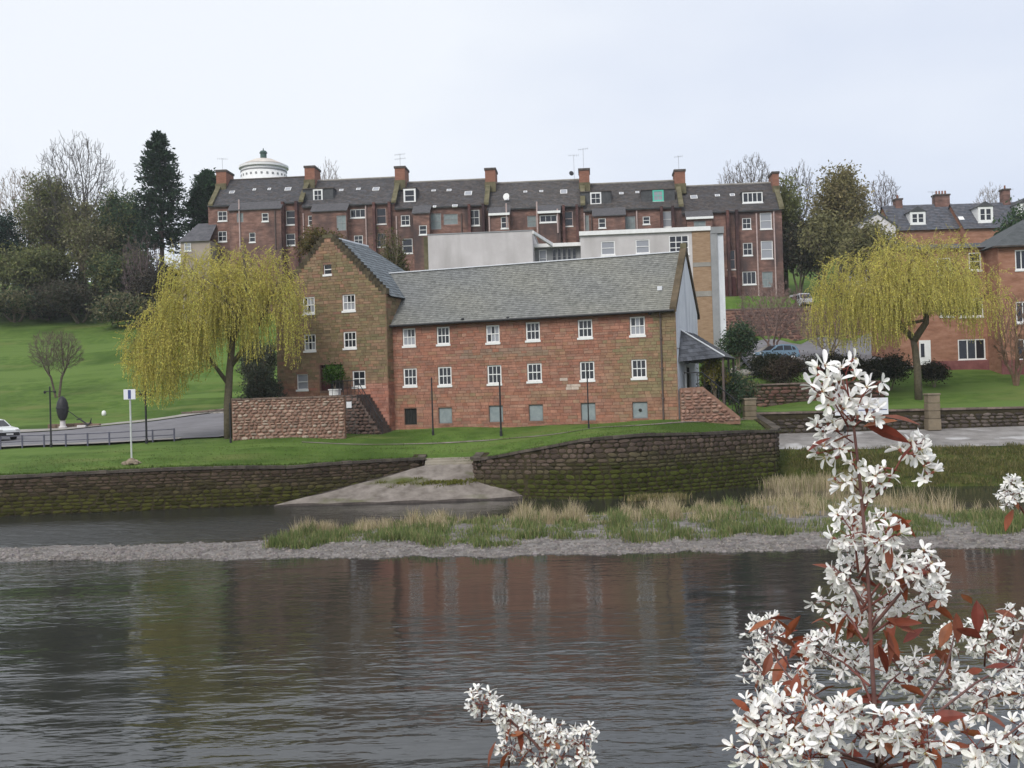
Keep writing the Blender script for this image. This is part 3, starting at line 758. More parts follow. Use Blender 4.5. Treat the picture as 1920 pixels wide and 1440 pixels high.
def slates(a, b, c, d, n, wd, colf, lift=.025, jit=.25):
    """a,b eave left/right, d,c ridge left/right -> list of quads with stepped courses"""
    a, b, c, d = map(Vector, (a, b, c, d)); nrm = (b - a).cross(d - a).normalized(); V, C = [], []
    for i in range(n):
        t0, t1 = i / n, (i + 1) / n
        l0, r0, l1, r1 = a.lerp(d, t0), b.lerp(c, t0), a.lerp(d, t1), b.lerp(c, t1)
        Ln = (r0 - l0).length
        m = max(1, int(Ln / wd)); off = .5 * (i % 2)
        for k in range(-1, m + 1):
            s0, s1 = max(0, (k + off) / m), min(1, (k + 1 + off) / m)
            if s1 - s0 < 1e-4: continue
            li = lift * R.uniform(1 - jit, 1 + jit); e = .004 * (k % 2)
            q0, q1, q2, q3 = l0.lerp(r0, s0), l0.lerp(r0, s1), l1.lerp(r1, s1), l1.lerp(r1, s0)
            V.append([q0 + nrm * (li + e), q1 + nrm * (li + e), q2 + nrm * e * .5, q3 + nrm * e * .5]); C.append(colf(q0))
            V.append([q0 - nrm * .004, q1 - nrm * .004, q1 + nrm * (li + e), q0 + nrm * (li + e)]); C.append(colf(q0))
    return V, C
def slate_obj(root, quads, name='slating', bedmat='slatebed', surf='slate'):
    V, C = [], []
    for v, c in quads: V += v; C += c
    o = poly_obj(name, np.array([[tuple(p) for p in q] for q in V]), np.array(C), MT[surf], root); o['kind'] = 'stuff'; return o

def aerial(mb, x, y, z, h, k=0):
    mb.tube([(x, y, z), (x, y, z + h)], .022, 5)
    a = R.uniform(-.6, .6)
    for zz in ((h - .1,) if k == 0 else (h - .1, h - .7)):
        L_ = R.uniform(.55, .85); dx, dy = math.cos(a) * L_, math.sin(a) * L_
        mb.tube([(x - dx, y - dy, z + zz), (x + dx, y + dy, z + zz)], .016, 4)
        for t in np.linspace(-.9, .9, 6):
            q = .22; mb.tube([(x + dx * t - dy * q, y + dy * t + dx * q, z + zz), (x + dx * t + dy * q, y + dy * t - dx * q, z + zz)], .010, 3)
            mb.tube([(x + dx * t, y + dy * t, z + zz - .17), (x + dx * t, y + dy * t, z + zz + .17)], .010, 3)

# ================================================================== the stone mill
MF = Frame(-8.77, 79.0, rad(-20))
mill = thing('stone_mill', 'long red sandstone riverside mill with taller olive gabled tower at its left end', 'mill', (MF.x, MF.y, 0), MF.yaw)
mp_ = MF.pix
Lw = 21.05; ZE = 11.65; ZR = 15.8; DW = 8.0; ZB = 3.2
# window holes of the wing measured on its face
wing_win = [(767, 632, 23, 32, 1), (831, 629, 23, 32, 1), (924, 626, 24, 32, 1), (999, 621, 25, 33, 1), (1097, 616, 26, 33, 1), (1195, 611, 27, 34, 1),
            (769, 707, 24, 32, 1), (834, 705, 24, 34, 1), (927, 702, 25, 34, 1), (1002, 698, 26, 33, 1), (1101, 695, 26, 34, 1), (1198, 691, 27, 34, 1),
            (770, 781, 22, 30, 2), (835, 779, 24, 29, 3), (930, 776, 25, 30, 3), (1005, 774, 25, 30, 3), (1103, 772, 26, 32, 3), (1200, 769, 27, 30, 4)]
holes = []; wl = []
for px, py, pw, ph, kind in wing_win:
    u, z = mp_(px, py); u0, _ = mp_(px - pw / 2, py); u1, _ = mp_(px + pw / 2, py); _, z1 = mp_(px, py - ph / 2); _, z0 = mp_(px, py + ph / 2)
    W, H = round(u1 - u0 + .04, 2), round(z1 - z0 + .02, 2); holes.append((u - W / 2, u + W / 2, z - H / 2, z + H / 2)); wl.append((u, z - H / 2, W, H, kind))
mb = MB(); facade(mb, [(0, ZB), (Lw, ZB), (Lw, ZE), (0, ZE)], holes, 0, .22)
mb.face([(0, DW, ZB), (Lw, DW, ZB), (Lw, DW, ZE), (0, DW, ZE)][::-1])
mb.build('wall', MT['mortar'], mill)
def red_col(u, z):
    v = R.uniform(.88, 1.11)
    c = R.choice([(.34, .158, .108), (.33, .165, .118), (.31, .15, .108), (.37, .185, .13), (.31, .17, .125), (.35, .20, .145)])
    k = 0
    if u > 15.2 and z < 9.6: k = max(k, min(1, (u - 15.2) / 2.2) * .75 * (1 if z > 5.6 else .35))
    if u > 19.3: k = max(k, .85 if z > 6.2 else .3)
    k = max(k, .35 * max(0, 1 - abs(z - 8.9) / .7) * (1 if 6 < u < 13.5 else .3))
    k = max(k, .55 * max(0, 1 - abs(z - 6.1) / .55) * (.9 if math.sin(u * 1.1 + 1) > .1 else .25))
    k = max(0, min(1, k * R.uniform(.6, 1.4) - .05 + (.35 if R.random() < .10 else 0)))
    o = (.235, .195, .11)
    if 5.2 < u < 12.2 and 8.85 < z < 9.5 and math.sin(u * 9) > -.5: c = tuple(a * .45 + b * .55 for a, b in zip(c, (.25, .205, .165)))
    if abs(u - 13.6) < .55 and abs(z - 6.85) < .4 and R.random() < .6: c = (.52, .43, .37); k = 0
    return tuple((a * (1 - k) + b * k) * v for a, b in zip(c, o))
rr = random.Random(21)
wing_st = courses(0.0, Lw - .02, ZB + .2, ZE - .12, (.16, .25), (.28, .72), rr, .012, [(h[0] - .02, h[1] + .02, h[2], h[3]) for h in holes])
# tower
TW0, TW1 = -9.35, -0.30; TWF = -.95
tu0, _ = mp_(520, 700, TWF); tu1, _ = mp_(727, 700, TWF)
TE, TA = 13.9, 18.25
tc = (tu0 + tu1) / 2
tpoly = [(tu0, ZB), (tu1, ZB), (tu1, TE), (tc + .35, TA), (tc - .35, TA), (tu0, TE)]
tower_win = [(579, 572, 21, 30, 1), (654, 567, 23, 30, 1), (581, 642, 21, 30, 1), (656, 637, 23, 30, 1), (567, 716, 20, 28, 5), (673, 710, 23, 29, 6), (614, 505, 14, 18, 7), (621, 708, 42, 48, 8)]
tholes, twl = [], []
for px, py, pw, ph, kind in tower_win:
    u, z = mp_(px, py, TWF); u0, _ = mp_(px - pw / 2, py, TWF); u1, _ = mp_(px + pw / 2, py, TWF); _, z1 = mp_(px, py - ph / 2, TWF); _, z0 = mp_(px, py + ph / 2, TWF)
    W, H = round(u1 - u0 + .04, 2), round(z1 - z0 + .02, 2); tholes.append((u - W / 2, u + W / 2, z - H / 2, z + H / 2)); twl.append((u, z - H / 2, W, H, kind))
mb = MB(); facade(mb, tpoly, tholes, TWF, .24)
TD = 13.0
mb.face([(tu1, TWF, ZB), (tu1, TD, ZB), (tu1, TD, TE), (tu1, TWF, TE)]); mb.face([(tu0, TWF, ZB), (tu0, TWF, TE), (tu0, TD, TE), (tu0, TD, ZB)])
mb.face([(tu0, TD, ZB), (tu0, TD, TE), (tu1, TD, TE), (tu1, TD, ZB)])
mb.build('wall', MT['mortar'], mill)
def tow_col(u, z):
    v = R.uniform(.82, 1.14)
    k = min(1, max(0, (z - 6.4) / 1.6)) * .85
    if z < 7.4 and u > tu1 - 2.6: k *= .15
    elif z < 7: k = max(k, .35)
    if z > 17: k *= .75
    k = max(0, min(1, k * R.uniform(.8, 1.3) - (.35 if R.random() < .10 else 0)))
    c = R.choice([(.36, .16, .115), (.31, .15, .115), (.40, .20, .15)]); o = R.choice([(.205, .168, .092), (.225, .178, .102), (.19, .162, .092), (.24, .178, .112)])
    return tuple((a * (1 - k) + b * k) * v for a, b in zip(c, o))
def in_gable(u, z):
    if z <= TE: return True
    q = (z - TE) / (TA - TE); return tu0 + (tc - .35 - tu0) * q <= u <= tu1 - (tu1 - tc - .35) * q
tow_st = courses(tu0, tu1, ZB + .2, TA - .05, (.16, .25), (.28, .7), rr, .012, [(h[0] - .02, h[1] + .02, h[2], h[3]) for h in tholes], in_gable)
side_st = courses(TWF, 2.0, ZB + .2, TE - .1, (.22, .32), (.4, .8), rr, .016)
allst = [(r, 'w') for r in wing_st] + [(r, 't') for r in tow_st]
# the biggest of both faces become single stones, the others are joined
wing_st.sort(key=lambda q: -(q[1] - q[0]) * (q[3] - q[2])); tow_st.sort(key=lambda q: -(q[1] - q[0]) * (q[3] - q[2]))
lay(mill, wing_st, lambda u, z: ((u, .0, z), 0), red_col, MT['stone'], .030, False, 190)
lay(mill, tow_st, lambda u, z: ((u, TWF, z), 0), tow_col, MT['stone'], .032, False, 110)
lay(mill, side_st, lambda u, z: ((tu1, u, z), math.pi / 2), lambda u, z: tow_col(-5 if z > 8 else 0, z), MT['stone'], .03, False, 0)
# windows of both
for (u, z, W, H, k), wp in [(x, 0.0) for x in wl] + [(x, TWF) for x in twl]:
    if k == 1: window(mill, u, z, W, H, 3, 2, wp, .10, sub_panes=(3, 2), fw=.09, bw=.045, blind=R.random() < .35)
    elif k == 6: window(mill, u, z, W, H, 2, 2, wp, .10, sub_panes=(2, 2), fw=.08, bw=.04, label='four-pane window by the stair')
    elif k == 5: window(mill, u, z, W, H, 1, 2, wp, .12, pane='pane2', fw=.06, label='pale curtained window left of the doorway')
    elif k == 7: window(mill, u, z, W, H, 1, 2, wp, .14, fw=.04, label='tiny attic window in the gable')
    elif k == 2:
        m = MB(); m.box(-W / 2, W / 2, .14, .18, 0, H)
        for i in range(8): m.box(-W / 2 + .06 + i * (W - .12) / 7 - .02, -W / 2 + .06 + i * (W - .12) / 7 + .02, .10, .14, .03, H - .03)
        o = m.build('vent_grille', MT['darkboard'], mill); o.location = (u, wp, z)
    elif k in (3, 4):
        m = MB(); m.box(-W / 2, W / 2, .12, .18, 0, H); m.box(-W / 2 + .06, W / 2 - .06, .10, .12, .06, H - .06, (1.08, 1.08, 1.08))
        o = m.build('shutter', MT['shutter'], mill); o.location = (u, wp, z); o['label'] = 'blank grey-green window board'
        if k == 4:
            m = MB(); m.lathe([(.11, 0), (.11, .05), (.05, .06)], 14); d = m.build('vent', MT['darkboard'], o); d.location = (0, .10, H * .5); d.rotation_euler = (math.pi / 2, 0, 0)
        s = MB(); s.box(-W / 2 - .08, W / 2 + .08, -.05, .1, -.16, -.004, (2.4, 1.5, 1.2)); d = s.build('sill', MT['darkstone'], o)
    elif k == 8:
        m = MB(); m.box(-W / 2, W / 2, .9, .95, 0, H); o = m.build('doorway', MT['darkboard'], mill); o.location = (u, wp, z); o['label'] = 'dark recessed doorway behind the potted shrub'
        m = MB(); m.box(-W / 2, -W / 2 + .72, .28, .33, 0, H - .1); d = m.build('door', MT['door'], o)
        m = MB(); m.box(-W / 2, W / 2, -.05, .2, -.16, -.004, (2, 1.6, 1.4)); m.build('threshold', MT['darkstone'], o)
        DOOR = (u, z, W, H)
# roofs
def wing_slate(p):
    v = R.uniform(.86, 1.14); n = math.sin(p.x * .9 + p.z * 1.7) * .5 + math.sin(p.x * .37 - p.z) * .5
    g = max(0, min(1, .45 + .35 * n + .03 * (p.x - 8)))
    a, b = (.175, .180, .178), (.215, .213, .188)
    return tuple((x * (1 - g) + y * g) * v for x, y in zip(a, b))
ux0 = -.35
mb = MB()
rz = lambda w: ZE - .12 + (w + .35) * (ZR - ZE + .12) / 4.35
mb.face([(ux0 + .02, -.35, rz(-.35)), (Lw - .25, -.35, rz(-.35)), (Lw - .25, 4, ZR), (-2.2, 4, ZR), (ux0 + .02, 2.0, rz(2.0))])
mb.face([(-2.2, 4, ZR), (Lw - .25, 4, ZR), (Lw - .25, 8.35, rz(-.35)), (-2.2, 8.35, rz(-.35))])
mb.face([(ux0, -.35, rz(-.35) - .1), (Lw - .25, -.35, rz(-.35) - .1), (Lw - .25, -.35, rz(-.35)), (ux0, -.35, rz(-.35))])
mb.face([(ux0, -.35, rz(-.35) - .1), (ux0, .05, rz(-.35) - .1), (Lw - .25, .05, rz(-.35) - .1), (Lw - .25, -.35, rz(-.35) - .1)][::-1])
roof = mb.build('roof', MT['slatebed'], mill)
q1 = slates((ux0, -.38, rz(-.38)), (Lw - .27, -.38, rz(-.38)), (Lw - .27, 2.0, rz(2.0)), (ux0, 2.0, rz(2.0)), 16, .20, wing_slate)
q2 = slates((ux0, 2.0, rz(2.0)), (Lw - .27, 2.0, rz(2.0)), (Lw - .27, 4.0, ZR + .01), (-2.05, 4.0, ZR + .01), 13, .20, wing_slate)
slate_obj(roof, [q1, q2])
m = MB(); m.box(-2.1, Lw - .2, 3.86, 4.14, ZR + .01, ZR + .10); m.build('ridge_cap', MT['lead'], mill, bevel=.03)
m = MB(); m.tube([(-2.15, 3.98, ZR + .06), (-1.6, 3.35, ZR - .55), (-.95, 2.6, ZR - 1.24), (-.10, 1.72, rz(1.72) + .10)], [.13, .12, .12, .10], 6); m.build('lead_flashing', MT['lead'], mill)
m = MB(); m.tube([(0, -.48, rz(-.35) - .10), (Lw, -.48, rz(-.35) - .10)], .085, 8); m.build('gutter', MT['iron'], mill)
for px in (736, 1242):
    u = mp_(px, 700)[0]; m = MB(); m.tube([(u, -.42, rz(-.35) - .12), (u, -.12, rz(-.35) - .55), (u, -.12, gz(*MF.p(u, -.1, 0)[:2]) - .05)], .06, 8)
    for z in (5.6, 7.6, 9.6): m.box(u - .09, u + .09, -.19, -.02, z, z + .07)
    m.build('drainpipe', MT['pipe'], mill)
for px in (870, 955, 1043, 1220):        # small lamp brackets under the eave
    u, z = mp_(px, 598 - (px - 870) * .03); m = MB(); m.box(u - .05, u + .05, -.22, .0, z - .03, z + .05); m.lathe([(.05, z - .12), (.13, z - .06), (.13, z), (.04, z + .06)], 10, u, -.26); m.build('eave_lamp', MT['iron'], mill)
m = MB(); uu, zz = mp_(1238, 548, 1.2); m.box(uu - .16, uu + .16, 1.0, 1.3, rz(1.1), rz(1.1) + .28); m.build('roof_vent', MT['lead'], mill)
# tower roof with hip behind, and stepped skews
def tow_slate(p):
    v = R.uniform(.7, 1.25); return (.15 * v, .17 * v, .185 * v)
mb = MB(); RB, RH = TD, TWF + 6.3
for sgn in (1, -1):
    ev = tc + sgn * ((tu1 - tu0) / 2 + .28); zev = TE - .30
    mb.face([(ev, TWF + .3, zev), (ev, RB, zev), (tc, RH, TA), (tc, TWF + .3, TA)][::sgn])
    if sgn > 0:
        sl_q = slates((ev, TWF + .32, zev), (ev, RB, zev), (tc, RH, TA), (tc, TWF + .32, TA), 20, .27, tow_slate)
ev0, ev1 = tc - (tu1 - tu0) / 2 - .28, tc + (tu1 - tu0) / 2 + .28
mb.face([(ev1, RB, TE - .3), (ev0, RB, TE - .3), (tc, RH, TA)])
mb.face([(ev0, TWF + .3, TE - .32), (ev1, TWF + .3, TE - .32), (ev1, RB, TE - .32), (ev0, RB, TE - .32)])
roof2 = mb.build('roof', MT['slatebed'], mill); slate_obj(roof2, [sl_q])
m = MB(); m.tube([(tc, TWF + .3, TA + .03), (tc, RH, TA + .03)], .12, 6); m.build('ridge_cap', MT['lead'], mill)
n_step = 17
for sgn in (1, -1):
    for k in range(n_step):
        t0, t1 = k / n_step, (k + 1) / n_step
        xa = tc + sgn * ((tu1 - tu0) / 2 * (1 - t0) + .35 * t0 + .10); xb = tc + sgn * ((tu1 - tu0) / 2 * (1 - t1) + .35 * t1 - .06)
        za = TE + (TA - TE) * t0 - .15; zb = TE + (TA - TE) * t1 + .03
        m = MB(); m.box(min(xa, xb), max(xa, xb), TWF - .05, TWF + .42, za, zb); v = R.uniform(.6, 1.0)
        o = m.build('skew_stone', MT['mossstone'], mill); o.color = (v * .72, v * .66, v * .72, 1)
m = MB(); m.box(tc - .42, tc + .42, TWF - .06, TWF + .5, TA - .1, TA + .16); m.build('skew_stone', MT['mossstone'], mill)
# right white gable of the wing with mossy skews
mb = MB(); mb.face([(Lw, 0, ZB), (Lw, DW, ZB), (Lw, DW, ZE), (Lw, 4, ZR), (Lw, 0, ZE)]); o = mb.build('gable', MT['render'], mill)
for sgn, y0 in ((1, -.4), (-1, 8.4)):
    n = 9
    for k in range(n):
        ya, yb = y0 + sgn * (4.42 * k / n), y0 + sgn * (4.42 * (k + 1) / n); za, zb = ZE - .2 + (ZR - ZE + .45) * k / n, ZE - .2 + (ZR - ZE + .45) * (k + 1) / n
        m = MB(); g = .012; P = [(Lw - .32, ya, za - .12), (Lw + .12, ya, za - .12), (Lw + .12, yb, zb - .12), (Lw - .32, yb, zb - .12), (Lw - .32, ya, za + .22), (Lw + .12, ya, za + .22), (Lw + .12, yb, zb + .22), (Lw - .32, yb, zb + .22)]
        m.hexa(P); o = m.build('skew_stone', MT['mossstone'], mill); v = R.uniform(.6, 1.05); o.color = (v * .95, v * .82, v * .9, 1)
m = MB(); m.box(Lw - .3, Lw + .12, 3.8, 4.2, ZR + .2, ZR + .62); m.build('apex_stone', MT['mossstone'], mill, bevel=.03)
# porch roof on the gable
m = MB(); pz0, pz1 = 8.05, 10.2
P0, P1 = Lw + .02, Lw + 2.9
m.face([(P0, 1.6, pz1), (P0, 6.6, pz1), (P1, 6.6, pz0 + .25), (P1, 1.6, pz0 + .25)][::-1]); m.face([(P0, 1.6, pz1), (P1, 1.6, pz0 + .25), (P0, .4, pz0)][::-1])
m.face([(P0, .4, pz0), (P1, 1.6, pz0 + .25), (P1, 6.6, pz0 + .2), (P0, 6.6, pz0)])
pr_ = m.build('porch_roof', MT['slatebed'], mill)
V = slates((P1, 1.5, pz0 + .22), (P1, 6.7, pz0 + .22), (P0, 6.7, pz1), (P0, 1.5, pz1), 9, .3, jit((.075, .08, .095))); slate_obj(pr_, [V])
V = slates((P0, .3, pz0 - .02), (P1, 1.5, pz0 + .22), (P0 + .02, 1.6, pz1), (P0, 1.58, pz1), 8, .3, jit((.075, .08, .095)), .02); slate_obj(pr_, [V])
m = MB(); m.tube([(P0, 1.55, pz1 + .03), (P1, 1.52, pz0 + .30)], .05, 6); m.build('hip_strip', MT['lead'], mill)
for y in (1.7, 4.1, 6.4):
    m = MB(); m.box(P1 - .22, P1 - .08, y - .07, y + .07, 5.0, pz0 + .2); m.build('porch_post', MT['pipe'], mill)
m = MB(); m.box(P0, P0 + .08, 2.6, 3.7, 5.6, 7.7); o = m.build('door', MT['darkboard'], mill)
m = MB(); m.box(P0, P0 + .10, 2.45, 2.6, 5.6, 7.85); m.box(P0, P0 + .10, 3.7, 3.85, 5.6, 7.85); m.box(P0, P0 + .10, 2.6, 3.7, 7.7, 7.85); m.build('door_frame', MT['white'], mill)
m = MB(); m.tube([(P0, .9, 8.35), (P0 + .5, .9, 8.35)], .03, 6); m.lathe([(.05, 7.9), (.16, 7.95), (.16, 8.15), (.05, 8.3)], 10, P0 + .5, .9); m.build('gable_lamp', MT['iron'], mill)
m = MB(); m.tube([(Lw + .03, .05, 8.95), (Lw + .03, 7.9, 8.95)], .02, 5); m.build('cable', MT['pipe'], mill)

# faint old stain of washed lettering and one pale splash lie in the stones' own colours

# ------------------------------------------------------------------ stair, landing and low wall in front of the tower
su, sz = mp_(645, 745, TWF - 2.6)
stair = thing('stone_stair', 'outside stone stair with iron handrail rising to the dark mill doorway', 'stair', MF.p(0, 0, 0), MF.yaw)
ul0, zl = mp_(600, 742, TWF - 2.2); ul1, _ = mp_(668, 742, TWF - 2.2); ur1, _ = mp_(712, 800, TWF - 2.2)
GZ0 = 3.55
m = MB(); m.box(ul0, ul1, TWF - 2.1, TWF - .03, GZ0 - .4, zl); m.build('landing', MT['darkstone'], stair)
ns = 11
for k in range(ns):
    a = ul1 + (ur1 - ul1) * k / ns; b = ul1 + (ur1 - ul1) * (k + 1) / ns; z = zl - (zl - GZ0) * (k + 1) / (ns + 1)
    m = MB(); m.box(a, b, TWF - 2.0, TWF - .04, GZ0 - .4, z, (1.25, 1.1, 1.05)); m.build('step', MT['darkstone'], stair)
rect = []
for r in courses(ul0, ur1, GZ0 - .1, zl, (.2, .3), (.3, .6), rr, .03):
    uc = (r[0] + r[1]) / 2; lim = zl if uc < ul1 else zl - (zl - GZ0) * (uc - ul1) / (ur1 - ul1)
    if r[3] < lim + .02: rect.append(r)
lay(stair, rect, lambda u, z: ((u, TWF - 2.1, z), 0), lambda u, z: jit((.15, .10, .085))(0), MT['rubble'], .07, True, 300)
m = MB(); zr = 1.0
m.tube([(ul0 + .9, TWF - 2.0, zl + zr), (ul1, TWF - 2.0, zl + zr), (ur1 + .1, TWF - 2.0, GZ0 + zr)], .035, 6); m.tube([(ul0 + .9, TWF - 2.0, zl + .5), (ul1, TWF - 2.0, zl + .5), (ur1 + .1, TWF - 2.0, GZ0 + .5)], .022, 6)
m.build('handrail', MT['iron'], stair)
for k in range(14):
    u = ul0 + .9 + (ur1 - ul0 - .8) * k / 13; z = zl if u < ul1 else zl - (zl - GZ0) * (u - ul1) / (ur1 - ul1)
    m = MB(); m.tube([(u, TWF - 2.0, z - .05), (u, TWF - 2.0, z + zr)], .018, 5); m.build('baluster', MT['iron'], stair)
u_, z_ = mp_(655, 759, TWF - 2.2); pb = MB(); pb.box(u_ - .2, u_ + .2, TWF - 2.26, TWF - 2.21, z_ - .22, z_ + .22); o = pb.build('notice_board', MT['signwhite'], None); o.matrix_world = Matrix.Translation((MF.x, MF.y, 0)) @ Matrix.Rotation(MF.yaw, 4, 'Z'); tag(o, 'small white notice on the stair wall', 'notice')
# planter and green shrub at the door are things of their own (see plants)
PLANT_U, PLANT_Z = mp_(627, 738, TWF - 1.2)[0], zl
m = MB(); m.box(-.35, .35, -.25, .25, 0, .42); m.box(-.4, .4, -.3, .3, .36, .45); o = m.build('planter', MT['white'], None, bevel=.02); o.location = MF.p(mp_(628, 735, TWF - 1.5)[0], TWF - 1.5, zl); o.rotation_euler.z = MF.yaw
tag(o, 'white box planter on the stair landing before the doorway', 'planter')

WALLF = Frame(*at(435, 780, 73.6)[:2], rad(-2))
wl_ = WALLF.pix(646, 780)[0]
low = thing('rubble_wall', 'low rubble garden wall of pinkish stones in front of the tower, beside the willow', 'stone wall', (WALLF.x, WALLF.y, 0), WALLF.yaw)
_, zt0 = WALLF.pix(437, 749); _, zt1 = WALLF.pix(645, 743)
m = MB(); m.box(0, wl_, 0, .5, 3.0, zt0 - .05); m.build('wall_core', MT['mortar'], low)
rects = courses(0, wl_, 3.45, zt0 - .08, (.15, .27), (.22, .55), rr, .028)
def rub_col(u, z):
    v = R.uniform(.72, 1.18); return tuple(v * x for x in R.choice([(.31, .20, .155), (.33, .225, .175), (.28, .175, .135), (.35, .25, .195), (.26, .18, .14), (.40, .32, .26)]))
lay(low, rects, lambda u, z: ((u, 0, z), 0), rub_col, MT['rubble'], .09, True, 300)
u = 0
while u < wl_ - .3:
    l = R.uniform(.4, .8); l = min(l, wl_ - u); m = MB(); m.box(u + .01, u + l - .01, -.07, .57, zt0 - .06, zt0 + .06 + R.uniform(-.02, .02)); o = m.build('coping_stone', MT['darkstone'], low); v = R.uniform(1.5, 2.3); o.color = (v, v * .85, v * .75, 1); u += l
# rubble ramp wall to the right of the mill
RF = Frame(*at(1276, 750, 71.3)[:2], rad(-3))
rwall = thing('ramp_wall', 'sloping red rubble wall below the white gable and its porch', 'stone wall', (RF.x, RF.y, 0), RF.yaw)
pts = [RF.pix(px, py) for px, py in ((1274, 728), (1318, 725), (1388, 782))]
def rtopz(u): return float(np.interp(u, [p[0] for p in pts], [p[1] for p in pts]))
L_ = pts[-1][0]
m = MB(); m.prism([(0, 3.8), (L_, 3.8), (L_, pts[2][1]), (pts[1][0], pts[1][1]), (0, pts[0][1])], .02, .6); m.build('wall_core', MT['mortar'], rwall)
rects = [r for r in courses(0, L_, 4.0, pts[0][1] + .1, (.17, .3), (.25, .6), rr, .03) if r[3] < min(rtopz(r[0]), rtopz(r[1])) + .05]
lay(rwall, rects, lambda u, z: ((u, .02, z), 0), lambda u, z: jit(R.choice([(.30, .17, .13), (.27, .17, .135), (.34, .21, .165), (.29, .20, .155)]))(0), MT['rubble'], .09, True, 300)
m = MB(); m.tube([(pts[1][0] - 1.2, .3, pts[1][1] + .95), (pts[1][0], .3, pts[1][1] + .95), (L_, .3, pts[2][1] + .9)], .04, 6)
m.build('handrail', MT['iron'], rwall)
for k in range(9):
    u = pts[1][0] - 1.2 + (L_ - pts[1][0] + 1.2) * k / 8; m = MB(); m.tube([(u, .3, rtopz(u) - .1), (u, .3, rtopz(u) + .92)], .02, 5); m.build('baluster', MT['iron'], rwall)

# ================================================================== pale flat-roofed block behind the mill
PF = Frame(*at(802, 500, 100.0)[:2], rad(-4.5))
blk = thing('flat_roofed_block', 'modern pale rendered block with flat roof and white fascia behind the mill roof', 'building', (PF.x, PF.y, 0), PF.yaw)
pp = PF.pix
a0, zt = pp(802, 440); a1, zt_ = pp(998, 434); b0, zb_top = pp(1088, 443); b1, zb2 = pp(1297, 433); c1, zc = pp(1331, 431); d1, _ = pp(1356, 440)
zt = (zt + zt_) / 2; zb_ = (zb_top + zb2) / 2; ZP = 7.5
m = MB(); m.box(a0, a1, 0, 9, ZP, zt); m.build('wall', MT['palewall'], blk)
m = MB(); m.box(a0 - .45, a0 - .004, .3, 8.7, ZP, zt - .1); m.build('wall', MT['mossstone'], blk)
m = MB(); m.box(a0 - .05, a1 + .1, -.05, 9.05, zt + .003, zt + .10); m.build('roof', MT['greyslab'], blk)
# link with glazing
_, zl1 = pp(1040, 457, 3.0); l0, l1 = a1 + .01, b0 - .01
m = MB(); m.box(l0, l1, 3.3, 9, ZP, zl1 - .35); m.build('wall', MT['greyslab'], blk)
m = MB(); m.box(l0, l1, 2.6, 9, zl1 - .33, zl1); m.hexa([(l0, -.1, zt - .28), (l0 + .12, -.1, zt - .28), (l0 + 1.8, 2.7, zl1 - .3), (l0 + 1.6, 2.7, zl1 - .3), (l0, -.1, zt + .0), (l0 + .12, -.1, zt), (l0 + 1.8, 2.7, zl1 + .02), (l0 + 1.6, 2.7, zl1 + .02)]); m.build('fascia', MT['white'], blk)
for k in range(5):
    u = l0 + 1.6 + (l1 - l0 - 2.0) * (k + .5) / 5; window(blk, u, zl1 - 1.95, (l1 - l0 - 2.0) / 5 - .08, 1.5, 1, 2, 3.3, -.04, sill=False, frame='greyslab', sash=False, fw=.06)
window(blk, l0 + .75, zl1 - 2.2, .75, 1.7, 1, 2, 3.3, -.06, sill=False, pane='pane2', fw=.08)
# right hand block
hl = []; pw_ = []
for px, py, pw, ph, kind in ((1140, 465, 27, 25, 0), (1205, 462, 27, 25, 0), (1273, 459, 38, 34, 1)):
    u0, z1 = pp(px - pw / 2, py - ph / 2); u1, z0 = pp(px + pw / 2, py + ph / 2); hl.append((u0, u1, z0, z1)); pw_.append(((u0 + u1) / 2, z0, u1 - u0, z1 - z0, kind))
m = MB(); facade(m, [(b0, ZP), (b1, ZP), (b1, zb_ - .0), (b0, zb_)], hl, 0, .2); m.face([(b0, 0, ZP), (b0, 0, zb_), (b0, 10, zb_), (b0, 10, ZP)]); m.build('wall', MT['palewall'], blk)
for u, z, W, H, kind in pw_:
    if kind: window(blk, u, z, W, H, 3, 3, 0, .08, sub_panes=(3, 1), sash=False, fw=.09, bw=.07, label='wide window nearest the tan brick end')
    else: window(blk, u, z, W, H, 1, 2, 0, .08, pane='pane2', fw=.09)
m = MB(); m.box(b1 + .004, c1, -.06, 10, ZP, zb_ - .01); m.build('brick_end', MT['tanbrick'], blk)
for py0, py1 in ((492, 500), (546, 556)):
    _, q1 = pp(1315, py0); _, q0 = pp(1315, py1); m = MB(); m.box(b1 + .02, c1 - .02, -.10, -.05, q0, q1); m.build('string_course', MT['paving'], blk)
m = MB(); m.box(c1 + .004, c1 + .62, -.16, 10, ZP, zb_ - .05); m.build('corner_pier', MT['greyslab'], blk)
m = MB(); m.box(c1 + .624, d1, .02, 10, ZP, zb_ - .35); m.build('wall', MT['render'], blk)
m = MB(); m.box(b0 - .1, c1 + .05, -.22, 10.1, zb_ + .002, zb_ + .38); m.build('fascia', MT['white'], blk)
m = MB(); m.box(c1 + .06, d1 + .05, -.2, 10.1, zb_ - .30, zb_ + .30); m.build('roof_edge', MT['greyslab'], blk)

